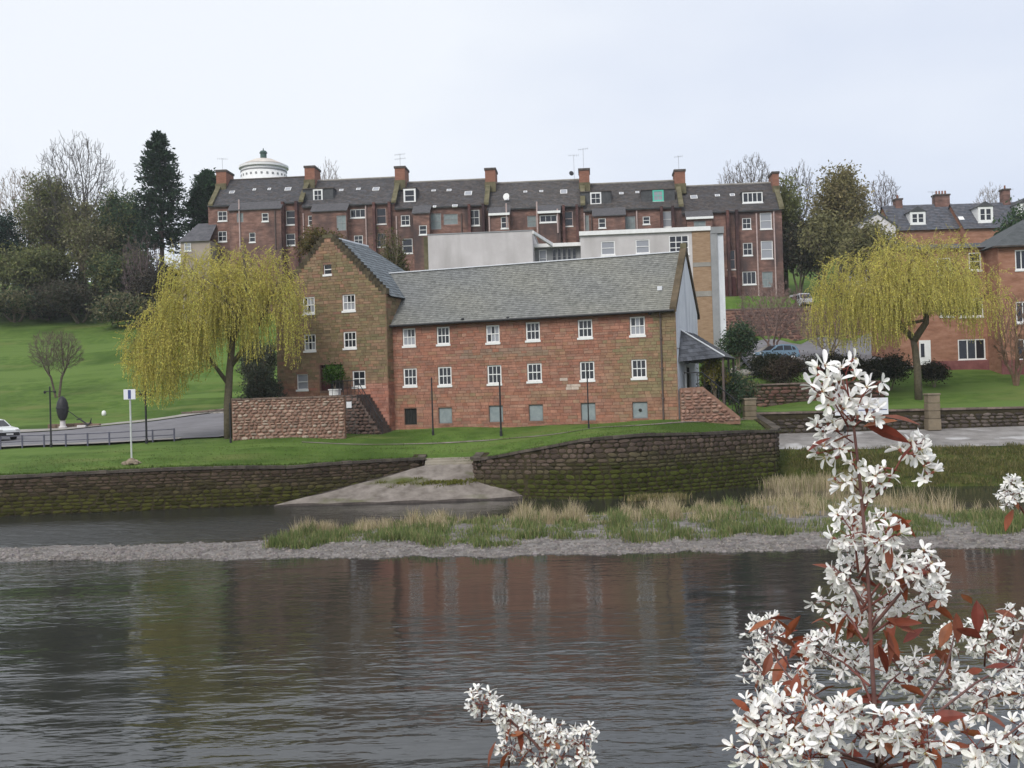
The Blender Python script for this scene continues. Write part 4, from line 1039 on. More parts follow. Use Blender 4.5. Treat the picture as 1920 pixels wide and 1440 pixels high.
# ================================================================== the terrace on the hill
TY = math.atan2(-5.4, 73.0)
TF = Frame(-39.1, 145.4, TY); tp = TF.pix
XCH = [415, 581, 749, 917, 1092, 1270, 1452]
UCH = [tp(x, 330, 4.5)[0] for x in XCH]; UCH[0] -= .4
RIDGE = []
for px, py in ((502, 335.5), (667, 336.5), (832, 340), (1005, 341), (1180, 343), (1361, 347)):
    RIDGE.append(tp(px, py, 5.0)[1])
HOUSE = [
 dict(win=[(417, 405, 17, 19, 'w'), (417, 443, 16, 20, 'w'), (497, 407, 12, 16, 'w'), (473, 445, 11, 18, 'd'), (545, 408, 16, 27, 'd'), (545, 449, 16, 22, 'd'), (450, 408, 12, 18, 'g')], sky=[(435, 361, 10, 8), (477, 356, 6, 6), (505, 355, 6, 6), (540, 355, 12, 10)],
      dorm=[], pipe=[(457, 378, 470, 1), (523, 398, 470, 0)], out=[(430, 527)], rec=[(531, 561)], desc='with no dormer, standing at the left end by the conifers'),
 dict(win=[(587, 413, 18, 19, 'w'), (640, 418, 17, 29, 'g'), (671, 400, 28, 17, 'w3'), (715, 405, 17, 30, 'd'), (672, 450, 16, 18, 'w'), (715, 450, 15, 26, 'd')], sky=[(640, 357, 8, 6), (672, 355, 8, 6), (705, 355, 13, 10), (595, 390, 6, 4), (604, 389, 8, 4)],
      dorm=[(596, 366, 17, 23, 20, 'white')], pipe=[(688, 385, 480, 1), (570, 400, 460, 1)], out=[(585, 650)], rec=[(701, 735)], desc='with white dormer between dark slate cheeks beside its left chimney'),
 dict(win=[(760, 413, 16, 20, 'w'), (764, 461, 18, 28, 'd'), (793, 431, 14, 18, 'r'), (817, 415, 19, 31, 'g'), (845, 411, 26, 21, 'g'), (889, 408, 19, 30, 'w')], sky=[(813, 358, 8, 5), (842, 357, 9, 6), (878, 363, 14, 12), (815, 388, 6, 5), (853, 388, 10, 6)],
      dorm=[(768, 367, 22, 27, 0, 'white')], pipe=[(745, 405, 480, 1), (866, 400, 440, 0)], out=[(775, 805)], rec=[(879, 910)], desc='with a narrow tall white dormer and boarded grey windows'),
 dict(win=[(946, 417, 13, 22, 'w'), (997, 415, 16, 22, 'g'), (1028, 405, 32, 17, 'w3'), (1066, 410, 15, 28, 'd')], sky=[(985, 360, 7, 5), (1015, 359, 7, 5), (1057, 360, 13, 12), (950, 374, 9, 7)],
      dorm=[], pipe=[(920, 405, 440, 1), (952, 385, 430, 1), (1009, 382, 440, 1), (1047, 395, 440, 1)], out=[(918, 955), (1010, 1050)], rec=[(1055, 1085)], desc='with white-edged flat-topped rear closet behind the pale block'),
 dict(win=[(1099, 418, 10, 30, 'g'), (1129, 417, 13, 19, 'w'), (1182, 418, 18, 26, 'g'), (1212, 413, 13, 15, 'w'), (1251, 411, 18, 30, 'b')], sky=[(1165, 363, 8, 6), (1195, 361, 7, 5)],
      dorm=[(1117, 372, 20, 24, 18, 'white'), (1234, 367, 20, 22, 20, 'green')], pipe=[(1083, 400, 440, 1), (1195, 395, 440, 1), (1110, 405, 440, 0)], out=[(1113, 1172)], rec=[(1238, 1264)], desc='with one white and one green dormer'),
 dict(win=[(1312, 415, 22, 20, 'g'), (1400, 419, 16, 21, 'w'), (1436, 414, 21, 31, 'b'), (1402, 467, 17, 24, 'w'), (1438, 468, 21, 34, 'b'), (1405, 521, 25, 25, 'w3'), (1439, 524, 19, 30, 'g'), (1371, 487, 14, 36, 'd')], sky=[(1301, 370, 13, 10), (1345, 367, 9, 6), (1373, 366, 9, 7)],
      dorm=[(1411, 370, 37, 21, 0, 'wide')], pipe=[(1386, 400, 555, 1), (1423, 400, 555, 1), (1456, 395, 560, 1), (1357, 440, 560, 0)], out=[(1288, 1336)], rec=[(1361, 1383)], desc='with wide four-light dormer, standing at the right end of the row'),
]
def terr_slate(base):
    def f(p):
        v = R.uniform(.75, 1.2); g = R.uniform(-.006, .006); return ((base[0] + g) * v, base[1] * v, (base[2] - g) * v)
    return f
DARKREC = (.55, .48, .52)
for i, H in enumerate(HOUSE):
    u0, u1 = UCH[i], UCH[i + 1]; uc = (u0 + u1) / 2; zr_ = RIDGE[i]; ze = zr_ - 4.15
    lo = TF.p(u0, 0, 0); hs = thing('terraced_house', 'red sandstone terraced house ' + H['desc'], 'house', (lo.x, lo.y, 0), TY, 'tenements in the hilltop terrace')
    Wd = u1 - u0; zb = 15.5
    lu = lambda px, py, w=0.0: (tp(px, py, w)[0] - u0, tp(px, py, w)[1])
    # bays that stand forward, and dark narrow recesses
    outs = [(lu(a, 420, -1.5)[0], lu(b, 420, -1.5)[0]) for a, b in H['out']]; recs = [(lu(a, 420)[0], lu(b, 420)[0]) for a, b in H['rec']]
    outs = [(max(.2, a), min(Wd - .1, b)) for a, b in outs]
    hol = []; wn = []; hol2 = {k: [] for k in range(len(outs))}
    for px, py, pw, ph, kd in H['win']:
        u, z = lu(px, py); k2 = -1; wv = 0.0
        for k, (a, b) in enumerate(outs):
            q = lu(px, py, -1.5)[0]
            if a + .2 < q < b - .2: k2 = k; wv = -1.5
        ua, za = lu(px - pw / 2, py + ph / 2, wv); ub, zb_w = lu(px + pw / 2, py - ph / 2, wv)
        top_lim = (ze - .15) if k2 < 0 else (ze - 1.55)
        if zb_w > top_lim: d = zb_w - top_lim; zb_w -= d; za -= d * .6
        ua, ub = max(.12, ua), min(Wd - .12, ub); wd_, hh_ = round(ub - ua, 2), round(zb_w - za, 2); r_ = ((ua + ub) / 2 - wd_ / 2, (ua + ub) / 2 + wd_ / 2, za, za + hh_)
        (hol if k2 < 0 else hol2[k2]).append(r_); wn.append(((ua + ub) / 2, za, wd_, hh_, kd, wv))
    m = MB(); facade(m, [(0, zb), (Wd, zb), (Wd, ze), (0, ze)], hol, 0, .2); m.face([(0, 0, zb), (0, 0, ze), (0, 5, zr_), (0, 10, ze), (0, 10, zb)]); m.face([(Wd, 0, zb), (Wd, 0, ze), (Wd, 5, zr_), (Wd, 10, ze), (Wd, 10, zb)][::-1]); m.face([(0, 10, zb), (0, 10, ze), (Wd, 10, ze), (Wd, 10, zb)])
    m.build('wall', MT['redstone'], hs)
    for k, (a, b) in enumerate(outs):
        zo = ze - 1.2; m = MB(); facade(m, [(a, zb), (b, zb), (b, zo), (a, zo)], hol2[k], -1.5, .2)
        m.face([(a, -1.5, zb), (a, -1.5, zo), (a, -.01, zo + .9), (a, -.01, zb)]); m.face([(b, -1.5, zb), (b, -1.5, zo), (b, -.01, zo + .9), (b, -.01, zb)][::-1]); m.build('rear_bay', MT['redstone'], hs)
        m = MB(); m.hexa([(a - .15, -1.75, zo - .12), (b + .15, -1.75, zo - .12), (b + .15, -.2, zo + 1.02), (a - .15, -.2, zo + 1.02), (a - .15, -1.75, zo), (b + .15, -1.75, zo), (b + .15, -.2, zo + 1.16), (a - .15, -.2, zo + 1.16)]); o = m.build('bay_roof', MT['slate'], hs); o.color = (.085, .082, .088, 1)
        if i in (3, 5):
            m = MB(); m.box(a - .1, b + .1, -1.85, -1.76, zo - .15, zo + .15); m.build('fascia', MT['white'], hs)
    for a, b in recs:      # projecting stair strips, tinted darker than the wall
        m = MB(); m.box(a, a + .35, -.9, -.01, zb, ze - .2); m.box(b - .35, b, -.9, -.01, zb, ze - .2); m.build('buttress', MT['redstone'], hs).color = (.62, .55, .6, 1)
    m = MB(); m.box(.02, Wd - .02, -.06, -.005, ze - .22, ze - .05); m.build('eave_band', MT['darkstone'], hs)
    for u, z, W, Hh, kd, wv in wn:
        kw = dict(wall_w=wv, reveal=.10, fw=.09, bw=.04)
        if kd == 'w': window(hs, u, z, W, Hh, 2 if W > 1.05 else 1, 2, **kw)
        elif kd == 'w3': window(hs, u, z, W, Hh, 3, 1, sash=False, sub_panes=(3, 1), **kw)
        elif kd == 'd': window(hs, u, z, W, Hh, 1, 2, frame='palepipe' if i % 2 else 'white', **{**kw, 'fw': .07})
        elif kd == 'b': window(hs, u, z, W, Hh, 1, 2, pane='pane2', **kw)
        elif kd == 'r': window(hs, u, z, W, Hh, 1, 2, sill=True, **kw)
        else: window(hs, u, z, W, Hh, 2, 2, frame='greyslab', pane='shutter', sill=False, **kw)
    if i == 5:
        a, z = lu(1370, 557); m = MB(); m.box(a - .65, a + .65, -.35, -.01, z, z + 2.6); m.build('door', MT['door'], hs)
    # roof
    m = MB(); e0 = ze - .3
    m.face([(0, -.35, e0), (Wd, -.35, e0), (Wd, 5, zr_), (0, 5, zr_)]); m.face([(0, 5, zr_), (Wd, 5, zr_), (Wd, 10.35, e0), (0, 10.35, e0)]); m.face([(0, -.35, e0 - .12), (Wd, -.35, e0 - .12), (Wd, -.35, e0), (0, -.35, e0)])
    rf = m.build('roof', MT['slatebed'], hs)
    base = [(.078, .074, .078), (.082, .076, .078), (.078, .070, .070), (.088, .080, .078), (.080, .072, .070), (.074, .066, .066)][i]
    slate_obj(rf, [slates((.02, -.38, e0), (Wd - .02, -.38, e0), (Wd - .02, 5, zr_ + .01), (.02, 5, zr_ + .01), 20, .38, terr_slate(base), .03)])
    m = MB(); m.tube([(.0, 5, zr_ + .06), (Wd, 5, zr_ + .06)], .13, 6); m.build('ridge_cap', MT['paving'] if i not in (0,) else MT['darkstone'], hs)
    on_roof = lambda w: e0 + (w + .35) * (zr_ - e0) / 5.35
    for px, py, pw, ph in H['sky']:
        # the roof plane: search the depth that matches the height
        wv = 2.5
        for _ in range(12): u, z = lu(px, py, wv); wv = max(-.3, min(4.8, (z - e0) / (zr_ - e0) * 5.35 - .35)) * .5 + wv * .5
        ww, hh = pw * .07, ph * .085; sl_ = math.atan2(zr_ - e0, 5.35)
        m = MB(); m.box(-ww / 2, ww / 2, -hh / 2, hh / 2, -.05, .09); o = m.build('skylight', MT['white'], hs); o.location = (u, wv, on_roof(wv)); o.rotation_euler = (sl_, 0, 0)
        m = MB(); m.box(-ww / 2 + .07, ww / 2 - .07, -hh / 2 + .07, hh / 2 - .07, .09, .10); m.build('pane', MT['pane2'], o)
    for px, py, pw, ph, cheek, sty in H['dorm']:
        wv = .9; u, z = lu(px, py, wv); ua, zlo = lu(px - pw / 2, py + ph / 2, wv); ub, zhi = lu(px + pw / 2, py - ph / 2, wv); W, Hh = round(ub - ua, 2), round(zhi - zlo, 2); ck = cheek * .07
        m = MB(); m.box(u - W / 2 - ck - .05, u - W / 2 - .01, wv + .05, wv + 3.6, zlo - .2, zhi + .05); m.box(u + W / 2 + .01, u + W / 2 + ck + .05, wv + .05, wv + 3.6, zlo - .2, zhi + .05); m.box(u - W / 2 - .01, u + W / 2 + .01, wv + .22, wv + 3.5, zlo - .2, zhi + .03)
        dm = m.build('dormer', MT['slatebed'], hs)
        m = MB(); m.box(u - W / 2 - ck - .12, u + W / 2 + ck + .12, wv - .08, wv + 3.9, zhi + .052, zhi + .17); m.build('dormer_roof', MT['darkstone'], dm)
        if sty == 'wide': window(dm, u, zlo, W, Hh, 4, 1, wv, .05, sash=False, sub_panes=(4, 1), fw=.13, bw=.10)
        else: window(dm, u, zlo, W, Hh, 2 if cheek else 1, 2, wv, .02, fw=.22 if not cheek else .18, bw=.05, label='green-painted dormer window' if sty == 'green' else None, pane='pane' if sty != 'green' else 'pane2', frame='white' if sty != 'green' else 'greenframe')
    for px, y0, y1, pale in H['pipe']:
        w_ = -.14
        u, za = lu(px, y1, w_); _, zb2_ = lu(px, y0, w_); u = max(.1, min(Wd - .1, u)); zb2_ = min(zb2_, ze + .9 if pale else ze)
        inout = any(a - .1 < lu(px, 420, -1.5)[0] < b + .1 for a, b in outs)
        m = MB(); m.tube([(u, -1.62 if inout else -.12, za), (u, -1.62 if inout else -.12, zb2_)], .10 if pale else .085, 6); m.build('drainpipe', MT['palepipe' if pale else 'pipe'], hs)
    # chimney on the right hand party wall (the first house has one at its left too), over a mossy raking skew
    for side in ([0, 1] if i == 0 else [1]):
        cu = Wd if side else .5
        m = MB(); m.hexa([(cu - .35, -.45, e0 + .0), (cu + .28, -.45, e0 + .0), (cu + .28, 4.6, zr_ + .0), (cu - .35, 4.6, zr_ + .0), (cu - .35, -.45, e0 + .32), (cu + .28, -.45, e0 + .32), (cu + .28, 4.6, zr_ + .25), (cu - .35, 4.6, zr_ + .25)]); m.build('skew', MT['mossstone'], hs)
        tall = .95
        cw = .45
        m = MB(); m.box(cu - cw, cu + .95 if (i < 5 or not side) else cu + .4, 3.4, 6.6, zr_ - 1.6, zr_ + tall); ch = m.build('chimney', MT['chimney'], hs)
        m = MB(); m.box(cu - cw - .1, cu + (1.05 if (i < 5 or not side) else .5), 3.3, 6.7, zr_ + tall + .002, zr_ + tall + .28); m.build('chimney_cap', MT['darkstone'], ch)
        m = MB(); m.box(cu - cw - .05, cu + (1.0 if (i < 5 or not side) else .45), 3.0, 3.398, zr_ - 2.1, zr_ - .75); m.build('chimney_base', MT['mossstone'], ch)
        if (i, side) in ((0, 0), (1, 1), (3, 1), (4, 1)):
            m = MB(); aerial(m, cu + .2, 4.2, zr_ + tall + .25, {(0, 0): 1.8, (1, 1): 1.9, (3, 1): 2.9, (4, 1): 2.0}[(i, side)], 1 if (i, side) == (1, 1) else 0)
            if (i, side) == (3, 1): aerial(m, cu - 1.1, 4.6, zr_ + .1, 3.3)
            m.build('television_aerial', MT['greyslab'], hs)
        if (i, side) in ((3, 1),):
            m = MB(); m.lathe([(.02, 0), (.22, .05), (.33, .14)], 14); o = m.build('satellite_dish', MT['plastic'], hs); o.location = (cu - 1.5, 3.3, zr_ + .55); o.rotation_euler = (rad(80), 0, rad(20))
    if i == 3:
        m = MB(); m.lathe([(.02, 0), (.3, .06), (.45, .18)], 16); o = m.build('satellite_dish', MT['white'], hs); u, z = lu(950, 369, .7); o.location = (u, .7, z); o.rotation_euler = (rad(80), 0, rad(-20))

# small slated annexe at the left end
AF = Frame(*at(338, 450, 143.0)[:2], TY); q = AF.pix
aw = q(394, 450)[0]; _, ae = q(370, 452); _, arz = q(380, 419, 3)
ann = thing('annexe', 'small slated stone annexe against the left end of the terrace', 'annexe', (AF.x, AF.y, 0), TY)
m = MB(); m.box(0, aw, 0, 6, 17.0, ae); m.build('wall', MT['palewall'], ann).color = (.62, .55, .48, 1)
m = MB(); m.face([(-.2, -.3, ae - .05), (aw, -.3, ae - .05), (aw, 3, arz), (1.4, 3, arz)]); m.face([(1.4, 3, arz), (aw, 3, arz), (aw, 6.3, ae), (-.2, 6.3, ae)]); m.face([(-.2, -.3, ae - .05), (1.4, 3, arz), (-.2, 6.3, ae)])
m.build('roof', MT['slatebed'], ann).color = (1.3, 1.25, 1.3, 1)
window(ann, q(352, 463)[0], q(352, 470)[1], .9, 1.0, 1, 2, 0, -.02, pane='pane2')

# white drum of the camera obscura tower
oc = at(495, 330, 172.0)
obs = thing('observatory_tower', 'round white tower with conical cap and green lantern above the terrace roofs', 'tower', (oc.x, oc.y, 24))
zrim = at(495, 313, 172).z - 24; zlant0 = at(495, 298, 172).z - 24; zlt = at(495, 282, 172).z - 24; rr_ = 45 * 172 / FPX
m = MB(); m.lathe([(rr_ * .94, 0), (rr_ * .94, zrim - .5)], 40); m.build('wall', MT['white'], obs, smooth=True)
m = MB(); m.lathe([(rr_ * .95, zrim - .5), (rr_ * 1.02, zrim - .35), (rr_ * 1.02, zrim), (rr_ * .98, zrim + .02)], 40); m.build('cornice', MT['white'], obs)
m = MB(); m.lathe([(rr_ * 1.0, zrim + .03), (rr_ * .8, zrim + .42), (rr_ * .42, zlant0 - .18), (.55, zlant0)], 40); m.build('roof', MT['paving'], obs, smooth=True).color = (1.9, 1.85, 1.85, 1)
m = MB(); m.lathe([(.5, zlant0), (.5, zlt - .5), (.65, zlt - .45), (.45, zlt - .1), (.1, zlt), (.06, zlt + .35)], 16); m.build('lantern', MT['slatebed'], obs).color = (.9, 1.45, 1.2, 1)
for k in range(26):
    a = 2 * math.pi * k / 26; m = MB(); m.box(-.16, .16, -.03, .04, 0, .30); o = m.build('vent_slot', MT['greyslab'], obs); o.location = (math.cos(a) * rr_ * .945, math.sin(a) * rr_ * .945, zrim - 1.75); o.rotation_euler = (0, 0, a + math.pi / 2)
m = MB(); m.lathe([(rr_ * .945, zrim - 1.0), (rr_ * .955, zrim - .98), (rr_ * .955, zrim - .8), (rr_ * .945, zrim - .78)], 40); m.build('band', MT['greyslab'], obs)

# ================================================================== sandstone flats on the right
FF = Frame(*at(1700, 690, 97.0)[:2], rad(-3)); fp = FF.pix
flats = thing('sandstone_flats', 'orange sandstone flats with dark red plinth behind the right willow', 'flats', (FF.x, FF.y, 0), FF.yaw)
fl1, zg = fp(1873, 690); _, zpl = fp(1800, 676); _, ze_ = fp(1800, 466)
fh = []; fwl = []
for px, py, pw, ph, kd in ((1822, 655, 50, 40, 3), (1820, 576, 46, 36, 3), (1828, 490, 22, 34, 1), (1775, 576, 24, 34, 1), (1770, 500, 24, 34, 1)):
    ua, z0 = fp(px - pw / 2, py + ph / 2); ub, z1 = fp(px + pw / 2, py - ph / 2); W, Hh = round(ub - ua, 2), round(z1 - z0, 2); u = (ua + ub) / 2
    fh.append((u - W / 2, u + W / 2, z0, z0 + Hh)); fwl.append((u, z0, W, Hh, kd))
fx0 = fp(1688, 690)[0]
m = MB(); facade(m, [(fx0, 4.5), (fl1, 4.5), (fl1, ze_), (fx0, ze_)], fh, 0, .2); m.face([(fx0, 0, 4.5), (fx0, 0, ze_), (fx0, 9, ze_), (fx0, 9, 4.5)]); m.build('wall', MT['flatstone'], flats)
for u, z, W, Hh, kd in fwl: window(flats, u, z, W, Hh, kd, 1 if kd == 3 else 2, 0, .08, sash=kd != 3, sub_panes=(kd, 1) if kd == 3 else None, fw=.10, bw=.09, sill=True)
m = MB(); m.box(fp(1745, 690)[0], fl1, -.12, .0, 5.0, zpl); m.build('plinth', MT['plinth'], flats)
m = MB(); m.hexa([(fx0 - .3, -.4, ze_ + .003), (fl1, -.4, ze_ + .003), (fl1, 9, ze_ + .003), (fx0 - .3, 9, ze_ + .003), (fx0 + 2, 3.5, ze_ + .9), (fl1, 3.5, ze_ + .9), (fl1, 5, ze_ + .9), (fx0 + 2, 5, ze_ + .9)]); m.build('roof', MT['slatebed'], flats)
ud, zd = fp(1735, 684); m = MB(); m.box(ud - .5, ud + .5, -.06, .06, zd, zd + 2.2); o = m.build('door', MT['white'], flats); m = MB(); m.box(ud - .38, ud - .06, -.09, -.062, zd + .7, zd + 1.9); m.build('pane', MT['pane'], o)
m = MB(); m.tube([(fp(1874, 600)[0], -.5, 5.5), (fp(1874, 600)[0], -.5, ze_ - .3)], .08, 6); m.build('drainpipe', MT['pipe'], flats)
# right hand projecting block with hipped roof
PY = -3.0; r0, _ = fp(1876, 600, PY); _, re = fp(1900, 461, PY); r1 = r0 + 11
h2 = []; w2 = []
for px, py, pw, ph in ((1915, 487, 22, 38), (1918, 585, 24, 40), (1921, 655, 30, 40)):
    ua, z0 = fp(px - pw / 2, py + ph / 2, PY); ub, z1 = fp(px + pw / 2, py - ph / 2, PY); W, Hh = round(ub - ua, 2), round(z1 - z0, 2); u = (ua + ub) / 2; h2.append((u - W / 2, u + W / 2, z0, z0 + Hh)); w2.append((u, z0, W, Hh))
m = MB(); facade(m, [(r0, 4.5), (r1, 4.5), (r1, re), (r0, re)], h2, PY, .2); m.face([(r0, PY, 4.5), (r0, PY, re), (r0, 9, re), (r0, 9, 4.5)]); m.build('wall', MT['flatstone'], flats)
for u, z, W, Hh in w2: window(flats, u, z, W, Hh, 2, 1, PY, .08, sash=False, sub_panes=(2, 1), fw=.10, bw=.08)
m = MB(); m.box(r0 - .05, r1, PY - .12, PY, 5.0, fp(1900, 675, PY)[1]); m.build('plinth', MT['plinth'], flats)
m = MB(); m.hexa([(r0 - .5, PY - .5, re + .004), (r1 + .5, PY - .5, re + .004), (r1 + .5, 9.5, re + .004), (r0 - .5, 9.5, re + .004), (r0 + 5, PY + 5.5, re + 3.2), (r1 - 4.5, PY + 5.5, re + 3.2), (r1 - 4.5, 4, re + 3.2), (r0 + 5, 4, re + 3.2)]); m.build('roof', MT['slatebed'], flats).color = (1.0, 1.06, 1.04, 1)
m = MB(); m.box(r0 - .5, r1 + .5, PY - .52, PY - .02, re - .12, re); m.build('eave_board', MT['darkstone'], flats)

# ================================================================== far houses on the right skyline
def far_house(label, x0, x1, py_r, py_e, Y, chims, dorms, wallmat, sky_=()):
    F = Frame(*at(x0, py_e, Y)[:2], rad(-1.5)); f = F.pix
    L1 = f(x1, py_e)[0]; _, ze = f((x0 + x1) / 2, py_e); _, zr = f((x0 + x1) / 2, py_r, 4.5)
    h = thing('far_house', label, 'house', (F.x, F.y, 0), F.yaw, 'slate-roofed houses on the right skyline')
    m = MB(); m.prism([(0, 10), (L1, 10), (L1, ze), (0, ze)], 0, 9); m.face([(0, 0, ze), (0, 4.5, zr), (0, 9, ze)]); m.face([(L1, 0, ze), (L1, 9, ze), (L1, 4.5, zr)]); m.build('wall', MT[wallmat], h)
    m = MB(); m.face([(-.2, -.35, ze - .25), (L1 + .2, -.35, ze - .25), (L1 + .2, 4.5, zr + .05), (-.2, 4.5, zr + .05)]); m.face([(-.2, 4.5, zr + .05), (L1 + .2, 4.5, zr + .05), (L1 + .2, 9.3, ze - .25), (-.2, 9.3, ze - .25)])
    rf = m.build('roof', MT['slatebed'], h); slate_obj(rf, [slates((-.2, -.4, ze - .25), (L1 + .2, -.4, ze - .25), (L1 + .2, 4.5, zr + .06), (-.2, 4.5, zr + .06), 16, .4, terr_slate((.095, .098, .115)), .03)])
    for cx, ytop, ybot, wpx, tall in chims:
        u, zt = f(cx, ytop, 4.5); m = MB(); m.box(u - wpx * .037, u + wpx * .037, 3.9, 5.2, zr - 1, zt); c = m.build('chimney', MT['redstone'], h); m = MB(); m.box(u - wpx * .037 - .1, u + wpx * .037 + .1, 3.8, 5.3, zt + .002, zt + .22); m.build('chimney_cap', MT['darkstone'], c)
        for k in range(tall):
            m = MB(); m.lathe([(.14, 0), (.12, .55)], 8); o = m.build('chimney_pot', MT['chimney'], c); o.location = (u + (k - (tall - 1) / 2) * .42, 4.5, zt + .22)
    for px, py, pw, ph in dorms:
        wv = .6; ua, z0 = f(px - pw / 2, py + ph / 2, wv); ub, z1 = f(px + pw / 2, py - ph / 2, wv); u = (ua + ub) / 2; W, Hh = round(ub - ua, 2), round(z1 - z0, 2)
        m = MB(); m.box(u - W / 2, u + W / 2, wv + .25, wv + 3, z0 - .2, z1); dm = m.build('dormer', MT['white'], h); m = MB(); m.prism([(u - W / 2 - .2, z1 + .003), (u + W / 2 + .2, z1 + .003), (u, z1 + .75)], wv - .1, wv + 3.4); m.build('dormer_roof', MT['slatebed'], dm)
        window(dm, u, z0, W, Hh, 2, 2, wv, .03, fw=.32, bw=.22)
    for px, py in sky_:
        u, z = f(px, py, 2); m = MB(); m.box(-.35, .35, -.4, .4, -.02, .08); o = m.build('skylight', MT['white'], h); o.location = (u, 1.6, ze - .25 + 2.0 * (zr - ze + .3) / 4.9); o.rotation_euler = (math.atan2(zr - ze + .3, 4.9), 0, 0)
    m = MB(); aerial(m, f((x0 + x1) / 2 + 8, py_r, 4.5)[0], 4.5, zr, 1.9); m.build('television_aerial', MT['greyslab'], h)
    return h
far_house('slate-roofed house with square white dormer and broad ridge chimney', 1676, 1806, 384, 428, 150, [(1683, 376, 400, 13, 1), (1764, 368, 390, 28, 4)], [(1721, 409, 28, 25)], 'flatstone')
far_house('slate-roofed house with pointed white bay dormer at the skyline edge', 1808, 1960, 380, 424, 148, [(1884, 358, 400, 13, 1)], [(1848, 402, 27, 30), (1921, 392, 16, 22)], 'flatstone', [(1800, 410)])
GF = Frame(*at(1603, 450, 146)[:2], rad(0)); g = GF.pix
gw, _ = g(1680, 450); _, ge = g(1640, 425); _, ga = g(1645, 399)
gab = thing('white_gabled_house', 'white rendered gable house half hidden by trees left of the skyline dormers', 'house', (GF.x, GF.y, 0), 0)
m = MB(); m.prism([(0, 10), (gw, 10), (gw, ge), (gw * .55, ga), (0, ge)], 0, 8); m.build('wall', MT['palewall'], gab).color = (1.25, 1.25, 1.3, 1)
m = MB(); m.hexa([(gw * .55, -.2, ga - .05), (gw + .3, -.2, ge - .2), (gw + .3, 8.2, ge - .2), (gw * .55, 8.2, ga - .05), (gw * .55, -.2, ga + .2), (gw + .3, -.2, ge + .05), (gw + .3, 8.2, ge + .05), (gw * .55, 8.2, ga + .2)])
m.hexa([(-.3, -.2, ge - .2), (gw * .55, -.2, ga - .052), (gw * .55, 8.2, ga - .052), (-.3, 8.2, ge - .2), (-.3, -.2, ge + .05), (gw * .55, -.2, ga + .198), (gw * .55, 8.2, ga + .198), (-.3, 8.2, ge + .05)]); m.build('roof', MT['slatebed'], gab)

# ================================================================== walls and fences on the right
def rubble_run(label, F, L1, z0, ztop, cols, mat_core, hh, ll, nmax=200, thick=.5, name='stone_wall', cop=True, depth=.07, group=None):
    w_ = thing(name, label, 'stone wall', (F.x, F.y, 0), F.yaw, group)
    m = MB(); n = 12
    for k in range(n):
        a, b = L1 * k / n, L1 * (k + 1) / n; m.hexa([(a, 0, z0), (b, 0, z0), (b, thick, z0), (a, thick, z0), (a, 0, ztop(a)), (b, 0, ztop(b)), (b, thick, ztop(b)), (a, thick, ztop(a))])
    m.build('wall_core', MT[mat_core], w_)
    zmax = max(ztop(L1 * k / 10) for k in range(11))
    rects = [r for r in courses(0, L1, z0 + .2, zmax, hh, ll, rr, .03) if r[3] <= ztop((r[0] + r[1]) / 2) - .02]
    lay(w_, rects, lambda u, z: ((u, 0, z), 0), lambda u, z: jit(R.choice(cols))(0), MT['rubble'], depth, True, nmax)
    if cop:
        u = 0
        while u < L1 - .2:
            l = min(R.uniform(.6, 1.1), L1 - u); m = MB(); z = ztop(u + l / 2); m.box(u + .012, u + l - .012, -.1, thick + .08, z + .002, z + .14 + R.uniform(-.015, .015)); o = m.build('coping_stone', MT['darkstone'], w_); v = R.uniform(1.2, 2.4); o.color = (v, v * .92, v * .86, 1); u += l
    return w_
BR = [(.16, .085, .07), (.13, .075, .065), (.19, .11, .085), (.11, .08, .065)]
DK = [(.085, .068, .06), (.11, .09, .078), (.07, .058, .05), (.14, .115, .10)]
F1 = Frame(*at(1414, 800, 77.4)[:2], rad(-.2)); l1 = F1.pix(1960, 790)[0]
z_a = F1.pix(1520, 774)[1]; z_b = F1.pix(1850, 768)[1]
rubble_run('long low dark wall between the right lawn and the riverside path', F1, l1, 2.0, lambda u: z_a + (z_b - z_a) * u / l1, DK, 'darkmortar', (.2, .32), (.35, .8), 250)
F2 = Frame(*at(1356, 610, 128.5)[:2], rad(-2)); l2 = F2.pix(1640, 610)[0]; zw2 = F2.pix(1420, 580)[1]
rubble_run('high red-brown retaining wall below the terrace garden', F2, l2, 9.0, lambda u: zw2, BR, 'mortar', (.3, .45), (.5, 1.1), 250, 1.2)
F3 = Frame(*at(1392, 760, 86.0)[:2], rad(-1)); l3 = F3.pix(1660, 740)[0]; z3 = F3.pix(1450, 722)[1]
rubble_run('dark red retaining wall below the car park hedge', F3, l3, 3.6, lambda u: z3, BR, 'darkmortar', (.22, .36), (.4, .9), 250)
def pier(px, py0, py1, Y, wpx, label):
    b = at(px, py1, Y); zt = at(px, py0, Y).z; wd = wpx * Y / FPX
    t = thing('gate_pier', label, 'stone pier', (b.x, b.y, b.z - .15), 0, 'stone piers by the riverside path')
    h = zt - b.z; k = 4
    for i in range(k):
        m = MB(); q = R.uniform(.94, 1.03); m.box(-wd / 2 * q, wd / 2 * q, -wd / 2, wd / 2, .15 + h * i / k + .012, .15 + h * (i + 1) / k - .012) if i else m.box(-wd / 2 * 1.1, wd / 2 * 1.1, -wd / 2, wd / 2, -.1, .15 + h / k - .012)
        o = m.build('block', MT['stone'], t, bevel=.03); v = R.uniform(.8, 1.1); o.color = (.21 * v, .17 * v, .12 * v, 1)
    m = MB(); m.box(-wd / 2 * 1.12, wd / 2 * 1.12, -wd / 2 * 1.12, wd / 2 * 1.12, .15 + h, .15 + h + .14); o = m.build('cap', MT['stone'], t, bevel=.04); o.color = (.21, .175, .13, 1)
pier(1406, 750, 792, 74.5, 22, 'pale block pier at the foot of the sloping red wall')
